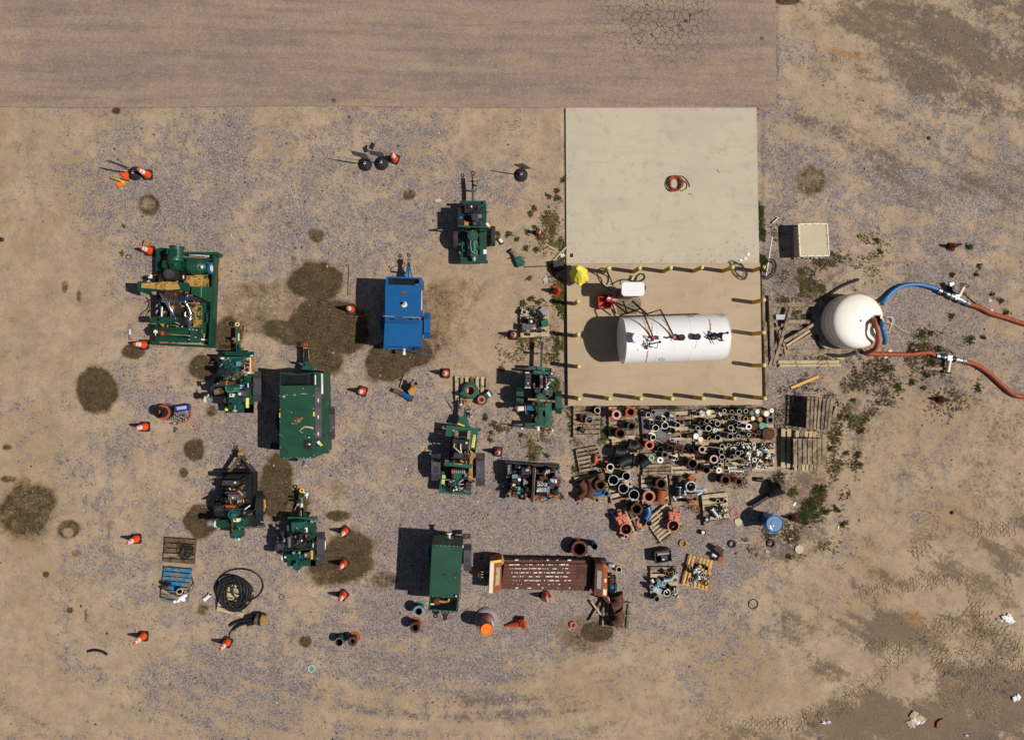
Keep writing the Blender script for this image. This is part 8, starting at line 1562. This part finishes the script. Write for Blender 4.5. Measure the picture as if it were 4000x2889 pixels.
single = [  # frame, x, y, radius px, palette, label
    (Z25, 890, 150, 55, GRN, 'large dark weed beside the upper red cone'), (Z25, 55, 105, 38, GRN, 'small weed at the far side of the box yard, upper of two'), (Z25, 85, 195, 34, GRN, 'small weed right of the utility box, lower of two'),
    (Z25, 905, 1000, 58, GRN, 'dense round dark weed between the two orange hoses'), (Z25, 475, 950, 56, GRN, 'dense dark weed nearest the hatch straps'), (Z25, 548, 940, 36, OLV, 'sparse weed touching the dense one near the straps'),
    (Z25, 1032, 980, 26, GRN, 'small weed right of the round dark weed'), (Z25, 965, 400, 30, OLV, 'small weed above the upper hose valve, right one'), (Z25, 755, 412, 32, OLV, 'small weed above the upper hose valve, left one'), (Z25, 1185, 635, 34, OLV, 'weed by the pale stones near the orange hose'),
    (Z25, 740, 785, 38, OLV, 'thin weed below the upper hose coupling'), (Z25, 1000, 320, 28, OLV, 'thin weed in the sandy patch on the right'), (Z25, 1110, 580, 24, OLV, 'faint weed right of the valve board'), (Z25, 255, 1435, 46, GRN, 'olive weed below the lower orange hose bend'),
    (Z25, 385, 1375, 56, OLV, 'wide low weed left of the lower valve board'), (Z25, 560, 1190, 66, GRN, 'thick weed under the lower orange hose end'), (Z25, 380, 1065, 70, OLV, 'wide weed patch above the lower orange hose'), (Z25, 145, 1270, 60, OLV, 'tall brownish weed below the hose near the tank'),
    (Z25, 620, 1080, 46, OLV, 'weed above the end of the lower orange hose'), (Z25, 505, 1335, 36, OLV, 'weed under the left end of the lower board'), (Z25, 985, 1440, 40, OLV, 'faint weed right of the lowest red cone'), (Z25, 1240, 750, 40, OLV, 'weed touching the far orange hose'), (Z25, 480, 1440, 26, OLV, 'tiny weed above the lowest red cone'),
    (Z4, 2110, 235, 58, OLV, 'upright weed at the edge of the upper slab, uppermost'), (Z4, 1990, 380, 50, OLV, 'flat weed just below the uppermost slab edge weed'), (Z4, 2010, 500, 70, GRN, 'bushy weed by the slab edge'), (Z4, 1880, 470, 46, OLV, 'spreading weed left of the bushy one'), (Z4, 1610, 720, 52, GRN, 'weed growing round a black stone'),
    (Z4, 1660, 640, 60, DRY, 'dry brown weed above the black stone weed'), (Z4, 1285, 1020, 56, GRN, 'green weed between trailer wheel and small cone'), (Z4, 1140, 1010, 48, GRN, 'weed touching the upper trailer tyre'), (Z4, 1408, 1098, 34, GRN, 'small round weed left of the small cone'), (Z4, 1545, 1215, 66, OLV, 'starry weed above the green valve'),
    (Z4, 1710, 1245, 46, GRN, 'leafy weed by the loose laths'), (Z4, 1560, 985, 42, OLV, 'weed left of the small faded cone'), (Z4, 1680, 930, 34, GRN, 'weed above the small faded cone'), (Z4, 1740, 1080, 34, OLV, 'weed below the small faded cone'), (Z19, 520, 735, 52, DRY, 'dry weed left of the pale stone'),
    (Z19, 440, 1085, 70, GRN, 'leafy weed above the scrap pallet, left'), (Z19, 545, 1030, 52, OLV, 'leafy weed above the scrap pallet, middle'), (Z19, 660, 1065, 60, GRN, 'leafy weed above the scrap pallet, right'), (Z18, 430, 1560, 46, OLV, 'weed below the dark trailer bumper'), (Z18, 150, 640, 50, OLV, 'weed left of the dark trailer'),
    (Z18, 110, 1490, 60, DRY, 'brown weed at the lower left of the dark trailer'), (Z16, 1000, 500, 66, GRN, 'green weed above the lone faded cone'), (Z16, 1190, 660, 60, DRY, 'dry weed by the tail of the dark trailer'), (Z16, 1085, 720, 34, GRN, 'small weed between two brown ones'), (Z16, 1075, 820, 50, OLV, 'leafy weed just above the lone faded cone'),
    (Z16, 1120, 600, 50, DRY, 'brown weed between trailer and pallets'), (Z17, 1020, 250, 120, OLV, 'brown weed above the engine skid'), (Z17, 1330, 220, 80, OLV, 'weed right above the engine skid'), (Z17, 1665, 1110, 60, OLV, 'weed at the corner of the engine skid'), (Z15, 1640, 310, 60, GRN, 'grass tuft behind the exchanger end'),
    (Z27, 975, 110, 50, OLV, 'grass sprig on the slab edge'), (Z28, 1225, 790, 70, ['bright_leaf'], 'bright green weed between pipe pallets, left'), (Z28, 1475, 765, 60, ['bright_leaf'], 'bright green weed between pipe pallets, right'), (Z28, 1380, 940, 40, ['bright_leaf'], 'bright green sprig among white rings'), (Z27, 1545, 980, 50, ['bright_leaf'], 'bright green sprig beside black elbows'),
    (Z26, 1490, 740, 80, GRN, 'round weed right of the pallet stacks'), (Z26, 1440, 1130, 60, GRN, 'low weed right of the lower stack'), (Z26, 1160, 520, 60, GRN, 'weed touching the upper pallet stack'), (Z26, 1280, 510, 50, GRN, 'weed beside the one touching the stack'), (Z26, 1360, 260, 50, GRN, 'weed at the top right of the stacks'), (Z26, 1460, 1300, 80, OLV, 'wide weed below right of the stacks'),
    (Z26, 1250, 1110, 60, OLV, 'thin weed near the lower stack corner'), (Z26, 1010, 1030, 80, OLV, 'bushy weed at the lower stack edge'), (Z32, 820, 300, 50, GRN, 'weed right of the dark red cone'), (Z32, 910, 290, 44, OLV, 'sparse weed in the sand right of the drum'), (Z32, 545, 655, 26, GRN, 'small weed near the stepping stone'), (Z32, 960, 400, 34, OLV, 'faint weed at the edge of the tracks'),
    (Z2, 55, 280, 34, OLV, 'tiny weed left of the thin black ring'), (Z1, 318, 1350, 22, GRN, 'tiny weed above the big skid')]
for fr, x, y, rp, pal, lab in single:
    c = fr.w(x, y, 0); r = fr.m(rp, x, y); m = M()
    for k in range(max(8, int(r * 95))):
        o = c + Vector((rnd.gauss(0, r * .36), rnd.gauss(0, r * .36), 0)); tuft(m, o, rnd.uniform(.035, .09), 8, pal, rnd, .06)
    solo(m, 'weed', lab, 'weed', c, PG)
def patch(name, areas, pal, per=26, size=(.03, .075), h=.05):
    m = M()
    for cx, cy, rx, ry, dens in areas:
        p = OV.w(cx, cy, 0); n = int(rx * ry * .0098 * per * dens * 1.6)
        for i in range(n):
            a = rnd.random() * 6.283; q_ = math.sqrt(rnd.random()) * (1 + .25 * math.sin(3 * a + cx))
            if rnd.random() < .3 and vn(cx + rx * q_ * math.cos(a), cy + ry * q_ * math.sin(a)) < .45: continue
            c = OV.w(cx + rx * q_ * math.cos(a), cy + ry * q_ * math.sin(a), 0)
            if rnd.random() > 4.5 * (vn(c.x * 2.2, c.y * 2.2) - .34) * (1.25 - q_): continue
            tuft(m, c, rnd.uniform(*size), 6, pal, rnd, h)
    struct(m, name, 'stuff')
def vn(x, y): return float(vnoise(np.array([x * .9]), np.array([y * .9]), 99)[0])
patch('grass', [(1687, 520, 8, 75, 2.6), (1690, 575, 10, 30, 3), (1682, 460, 5, 30, 1), (1235, 800, 14, 90, 1.2), (1238, 660, 14, 50, 1.3), (1232, 870, 14, 40, 1.2), (1245, 560, 10, 40, 1.2), (1780, 1095, 52, 56, 2.4), (1740, 1060, 36, 24, 2), (1800, 1150, 40, 20, 1.2), (1240, 850, 10, 60, 1.5), (1455, 1050, 6, 40, 1.4), (1590, 1085, 20, 10, 1), (1500, 901, 190, 6, 1.6), (1262, 925, 7, 40, 1.6), (1340, 962, 50, 12, .8), (1340, 1010, 50, 30, .5), (1330, 930, 8, 60, .9),
                 (1290, 1040, 30, 12, 1.2), (1410, 965, 20, 50, .6), (1250, 720, 6, 120, .6)], GRN, 26)
patch('ground_weeds', [(1870, 930, 60, 80, .5), (2000, 800, 120, 60, .35), (2100, 850, 80, 90, .25), (1700, 1190, 60, 30, .9), (1840, 700, 30, 30, .7), (1920, 560, 60, 60, .2), (1745, 650, 45, 40, .7), (1790, 610, 60, 40, .9), (1850, 640, 50, 30, .7), (1770, 700, 40, 20, .6), (1830, 575, 40, 25, .7), (1800, 820, 60, 40, .45), (1860, 840, 60, 50, .5), (1900, 900, 50, 50, .4), (1760, 860, 40, 40, .4), (1215, 480, 26, 60, .8), (1190, 700, 30, 50, .8), (1170, 750, 40, 40, .6), (1230, 620, 20, 60, .8), (1140, 790, 40, 50, .4),
                        (1110, 950, 30, 40, .5), (1200, 930, 30, 60, .5), (1170, 1000, 30, 30, .5), (1730, 1120, 60, 50, .5), (1740, 1200, 70, 40, .7), (1680, 1215, 30, 20, .6), (1850, 1080, 50, 60, .4), (1640, 1060, 60, 30, .5), (1550, 1110, 60, 30, .4), (1740, 940, 60, 50, .4), (1960, 850, 80, 60, .3), (2060, 770, 90, 50, .3), (1870, 1010, 40, 60, .5), (1720, 500, 20, 40, .4)], OLV, 34, (.025, .07), .035)
patch('dry_stalks', [(1775, 645, 45, 30, .8), (1240, 860, 20, 50, .6), (1190, 790, 50, 60, .4), (1300, 985, 60, 30, .5), (1800, 1130, 50, 40, .4), (1215, 520, 30, 60, .5), (1650, 570, 18, 14, .5), (1840, 1190, 60, 40, .3)], DRY, 22, (.04, .1), .03)
# pebbles: too many to count
def pebbles(name, mat, n, smin, smax, seed):
    rr = np.random.RandomState(seed); m = M(); k = 0; vs = []; fs = []
    while k < n:
        px, py = rr.uniform(-30, 4030), rr.uniform(-30, 2920)
        if (px < 3035 and py < 425) or (2205 < px < 2985 and 410 < py < 1590): continue
        i = int(np.clip(np.searchsorted(gy, W(px, py).y), 0, len(gy) - 1)); j = int(np.clip(np.searchsorted(gx, W(px, py).x), 0, len(gx) - 1))
        if rr.rand() > (.12 + 1.1 * grav[i, j]) * (1 - .9 * min(1, stain[i, j])): continue
        c = W(px, py, 0); s = rr.uniform(smin, smax) * (1 + 1.5 * (rr.rand() > .97)); a = rr.rand() * 6.28; ca, sa = math.cos(a) * s, math.sin(a) * s; q_ = rr.uniform(.5, .9); z = s * .55 * rr.uniform(.5, 1)
        zb = float(Z[i, j])
        o = len(vs); vs += [(c.x + ca, c.y + sa, zb), (c.x - sa * q_, c.y + ca * q_, zb), (c.x - ca, c.y - sa, zb), (c.x + sa * q_, c.y - ca * q_, zb), (c.x + ca * .2, c.y + sa * .2, zb + z)]
        fs += [[o, o + 1, o + 4], [o + 1, o + 2, o + 4], [o + 2, o + 3, o + 4], [o + 3, o, o + 4]]; k += 1
    m.add(vs, fs, mat); struct(m, name, 'stuff')
pebbles('light_pebbles', 'stone_light', 15000, .009, .026, 1); pebbles('dark_pebbles', 'stone_dark', 18000, .010, .03, 2); pebbles('white_pebbles', 'stone_white', 700, .010, .024, 3)
# tyre prints pressed into the damp soil, lower right
rr = random.Random(15); m = M()
for pts, wd, kk in TRK:
    s0 = 0.0
    for (ax, ay), (bx, by) in zip(pts, pts[1:]):
        A, B = OV.w(ax, ay, 0), OV.w(bx, by, 0); L_ = (B - A).length; u = (B - A) / L_; v = Vector((-u.y, u.x, 0)); hw = wd * .0165; x = 0
        while x < L_:
            p = A + u * x; row = int((s0 + x) / .11)
            if vn(p.x * .8, p.y * .8) > .36:
                for j in range(3):
                    if rr.random() > .45 + .5 * kk: continue
                    y0 = -hw + j * hw * .67 + (hw * .33 if row % 2 else 0); z_ = .004 + .009 * rr.random() * kk; jt = lambda: Vector((rr.uniform(-.012, .012), rr.uniform(-.012, .012), 0))
                    q = [p + v * y0 + jt(), p + v * (y0 + hw * .18) + u * .05 + jt(), p + v * (y0 + hw * .48) + u * .05 + jt(), p + v * (y0 + hw * .66) + jt()]
                    for a_, b2 in zip(q, q[1:]):
                        d_ = (b2 - a_).normalized(); n_ = Vector((-d_.y, d_.x, 0)) * rr.uniform(.012, .022); i_ = int(np.clip(np.searchsorted(gy, a_.y), 0, len(gy) - 1)); j_ = int(np.clip(np.searchsorted(gx, a_.x), 0, len(gx) - 1)); g_ = Vector((0, 0, float(Z[i_, j_]) + .004)); t_ = Vector((0, 0, z_))
                        m.add([a_ + n_ + g_, a_ - n_ + g_, b2 - n_ + g_, b2 + n_ + g_, a_ + g_ + t_, b2 + g_ + t_], [[0, 4, 5, 3], [1, 2, 5, 4], [0, 1, 4], [3, 5, 2]], 'clod')
            x += .11
        s0 += L_
struct(m, 'tyre_prints', 'stuff')
# leaf crumbs blown over the slabs
m = M(None, 'wood_dark'); rr = random.Random(44)
for x, y, sx, sy, n, z in [(2900, 980, 50, 40, 160, .052), (2740, 1000, 70, 22, 90, .052), (2330, 1010, 90, 14, 90, .052), (2960, 960, 8, 60, 70, .052), (2600, 1018, 300, 6, 120, .052), (2600, 720, 350, 260, 70, .052), (2600, 1500, 340, 60, 60, .132), (2960, 1300, 12, 200, 90, .132), (2230, 1020, 20, 20, 40, .052), (2225, 800, 12, 200, 60, .052)]:
    for i in range(n):
        px_, py_ = x + rr.gauss(0, sx), y + rr.gauss(0, sy)
        if not (2218 < px_ < 2950 and (430 < py_ < 1024 if z < .1 else 1040 < py_ < 1575)): continue
        p = W(px_, py_, z); a = rr.random() * 6.28; s_ = rr.uniform(.008, .03); m.box(p + Vector((0, 0, .002)), (s_, s_ * rr.uniform(.2, .8), .006), a, rr.choice(['wood_dark', 'wood_dark', 'dry_leaf', 'rust_dark', 'wood_grey']))
struct(m, 'leaf_crumbs', 'stuff')
# litter and stray bits
def bit(fr, pts, mat, lab, name, cat, z=.02):
    m = M(fr, mat); m.p(pts, z * .2, z, mat); solo(m, name, lab, cat, fr.w(*pts[0], 0))
def crumple(fr, x, y, rx, ry, mat, lab, name='paper_litter', cat='litter', seed=1, n=5):
    rr = random.Random(seed); m = M(fr, mat)
    for i in range(n):
        cx, cy = x + rr.uniform(-1, 1) * rx * .5, y + rr.uniform(-1, 1) * ry * .5; a = rr.random() * 6.28; L_ = rx * rr.uniform(.35, .8)
        pts = [fr.w(cx + L_ * math.cos(a + k) * rr.uniform(.4, 1), cy + ry / rx * L_ * math.sin(a + k) * rr.uniform(.4, 1), .01 + .06 * rr.random()) for k in (0, 1.2, 2.4, 3.6, 5)]
        m.add(pts + [sum(pts, Vector()) / 5 + Vector((0, 0, .05))], [[k, (k + 1) % 5, 5] for k in range(5)], mat)
    solo(m, name, lab, cat, fr.w(x, y, 0))
crumple(Z34, 1085, 435, 30, 26, 'paper', 'white crumpled paper by the right frame edge, upper right', seed=3); crumple(Z34, 1050, 440, 16, 10, 'paper', 'small white paper next to the crumpled one', seed=4)
crumple(Z34, 1120, 750, 20, 26, 'paper', 'white folded paper on dark soil at the right edge', seed=5); crumple(Z34, 340, 858, 22, 9, 'paper', 'flat white scrap on the curved wheel rut', seed=6); crumple(Z34, 915, 910, 12, 8, 'paper', 'tiny white scrap near the bottom edge', seed=7)
crumple(Z34, 705, 845, 45, 40, 'wood_pale', 'big torn beige sheet with white bag near the bottom', seed=8, n=9); crumple(Z34, 720, 850, 36, 34, 'paper', 'white plastic bag on the torn beige sheet', 'plastic_bag', 'litter', 9, 5)
crumple(Z34, 100, 158, 16, 10, 'paper', 'white scrap beside the black ring in the weeds', seed=10); crumple(Z19, 990, 415, 60, 34, 'paper', 'white crumpled cloth by the splinter board', 'cloth', 'litter', 11, 7)
bit(Z19, [(1060, 500), (1095, 482), (1110, 505), (1080, 525)], 'paper', 'small white square card by the slab joint', 'card', 'litter'); bit(Z19, [(1100, 395), (1135, 388), (1135, 440), (1100, 445)], 'rubber_black', 'small black sponge like block on the slab', 'rubber_block', 'litter', .08)
bit(Z22, [(1710, 1310), (1745, 1300), (1740, 1350), (1708, 1345)], 'paper', 'white card on the slab nearest the corner weeds', 'card', 'litter', .07); bit(Z22, [(1665, 1375), (1700, 1370), (1702, 1410), (1664, 1405)], 'cream', 'cream card below the white one', 'card', 'litter', .07); bit(Z22, [(1605, 1400), (1632, 1392), (1635, 1425), (1608, 1428)], 'paper', 'small white card left of the cream one', 'card', 'litter', .07)
bit(Z22, [(888, 480), (935, 488), (935, 500), (888, 494)], 'wood', 'short brown stick near the orange coil', 'stick', 'stick', .065); bit(Z22, [(1282, 148), (1288, 148), (1322, 194), (1314, 194)], 'wood_dark', 'thin dark twig on the upper slab', 'stick', 'stick', .065)
bit(Z32, [(575, 258), (592, 232), (602, 240), (588, 264)], 'paper', 'white scrap above the dark red cone', 'paper_litter', 'litter'); bit(Z32, [(548, 504), (578, 504), (578, 514), (548, 514)], 'cream', 'cream plastic strip in the weeds', 'plastic_strip', 'litter'); bit(Z32, [(912, 438), (922, 402), (930, 404), (920, 440)], 'cream', 'cream strip in the sand right of the weeds', 'plastic_strip', 'litter')
m = M(Z34, 'red_dull'); m.tube(spline([Z34.w(*p, .04) for p in ((795, 880), (795, 862), (805, 850), (820, 845))], 5), .04, 'red_dull', 8); solo(m, 'red_hose_piece', 'bent red hose piece near the bottom edge', 'hose', Z34.w(800, 865, 0))
FB = Fr(0, 1950, .9908)
m = M(FB, 'rubber'); m.tube(spline([FB.w(*p, .03) for p in ((338, 588), (365, 582), (395, 588), (415, 600))], 5), .045, 'slate', 8); solo(m, 'hose_offcut', 'bent black hose offcut alone at the lower left', 'hose', FB.w(375, 590, 0))
m = M(Z1, 'mint'); m.tube([Z1.w(*p, .02) for p in ((1872, 1468), (1868, 1495), (1885, 1522), (1920, 1532))], .018, 'mint', 6); solo(m, 'mint_ring_piece', 'broken mint coloured ring arc above the skid', 'ring', Z1.w(1885, 1500, 0))
m = M(Z4, 'stone_light'); m.p([(210, 525), (290, 498), (318, 530), (290, 560), (225, 555)], 0, .03, 'concrete_block'); solo(m, 'flat_stone', 'flat pale stone left of the upper pump trailer', 'stone', Z4.w(260, 530, 0))
m = M(Z19, 'stone_light'); m.p([(712, 745), (750, 705), (790, 735), (780, 800), (735, 812)], 0, .04, 'stone_light'); solo(m, 'flat_stone', 'flat round grey stone in the weeds by the slab', 'stone', Z19.w(750, 760, 0))
m = M(Z8, 'red'); m.p([(1805, 1245), (1900, 1215), (1945, 1230), (1920, 1270)], 0, .04, 'white'); m.b(1880, 1205, 1940, 1265, .04, .08, 'label_red'); solo(m, 'torn_packet', 'small red and white packet right of the green bottle', 'litter', Z8.w(1880, 1240, 0))
m = M(Z4, 'red'); m.b(832, 230, 852, 252, 0, .03, 'label_red'); solo(m, 'red_lump', 'tiny red lump beside the upper trailer drawbar', 'litter', Z4.w(842, 241, 0))
for x, y, r, lab in ((1745, 960, 22, 'white lump above the orange hose near the tank'), (1680, 1050, 24, 'pale lump below the orange hose near the tank')):
    m = M(Z24, 'stone_white'); p = Z24.w(x + 20, y, 0); m.ball(p, .08, 'stone_white', (1.3, .8, .4), 10); solo(m, 'pale_stone', lab, 'stone', p)
for x, y, lab in ((1105, 728, 'white stone on the far side of the upper orange hose'), (1090, 640, 'white pebble cluster near the far weed')):
    m = M(Z25, 'stone_white'); p = Z25.w(x, y, 0); m.ball(p, .08, 'stone_white', (1.2, .8, .4), 8); solo(m, 'pale_stone', lab, 'stone', p)
for i, (x, y) in enumerate(((2, 530), (3718, 2001), (3628, 540))):
    m = M(OV if i == 0 else Fr(0, 0, 1), 'slate'); p = m.fr.w(x, y, 0); m.ball(p, .09, 'slate', (1.1, .9, .5), 8); solo(m, 'dark_lump', ['dark lump at the left frame edge', 'dark lump below the weeds on the right', 'dark lump on gravel right of the slab'][i], 'stone', p)
# ------------------------------------------------ finish the labels of the fittings: ordinals only where look-alikes share a pallet
by = {}
for o, ds, si in FITS: by.setdefault((ds, si), []).append(o)
for (ds, si), obs in by.items():
    obs.sort(key=lambda o: o.location.x)
    for i, o in enumerate(obs):
        o['label'] = f'{ds} {si}' + (f', {ordn[i]} from the left' if len(obs) > 1 else '')
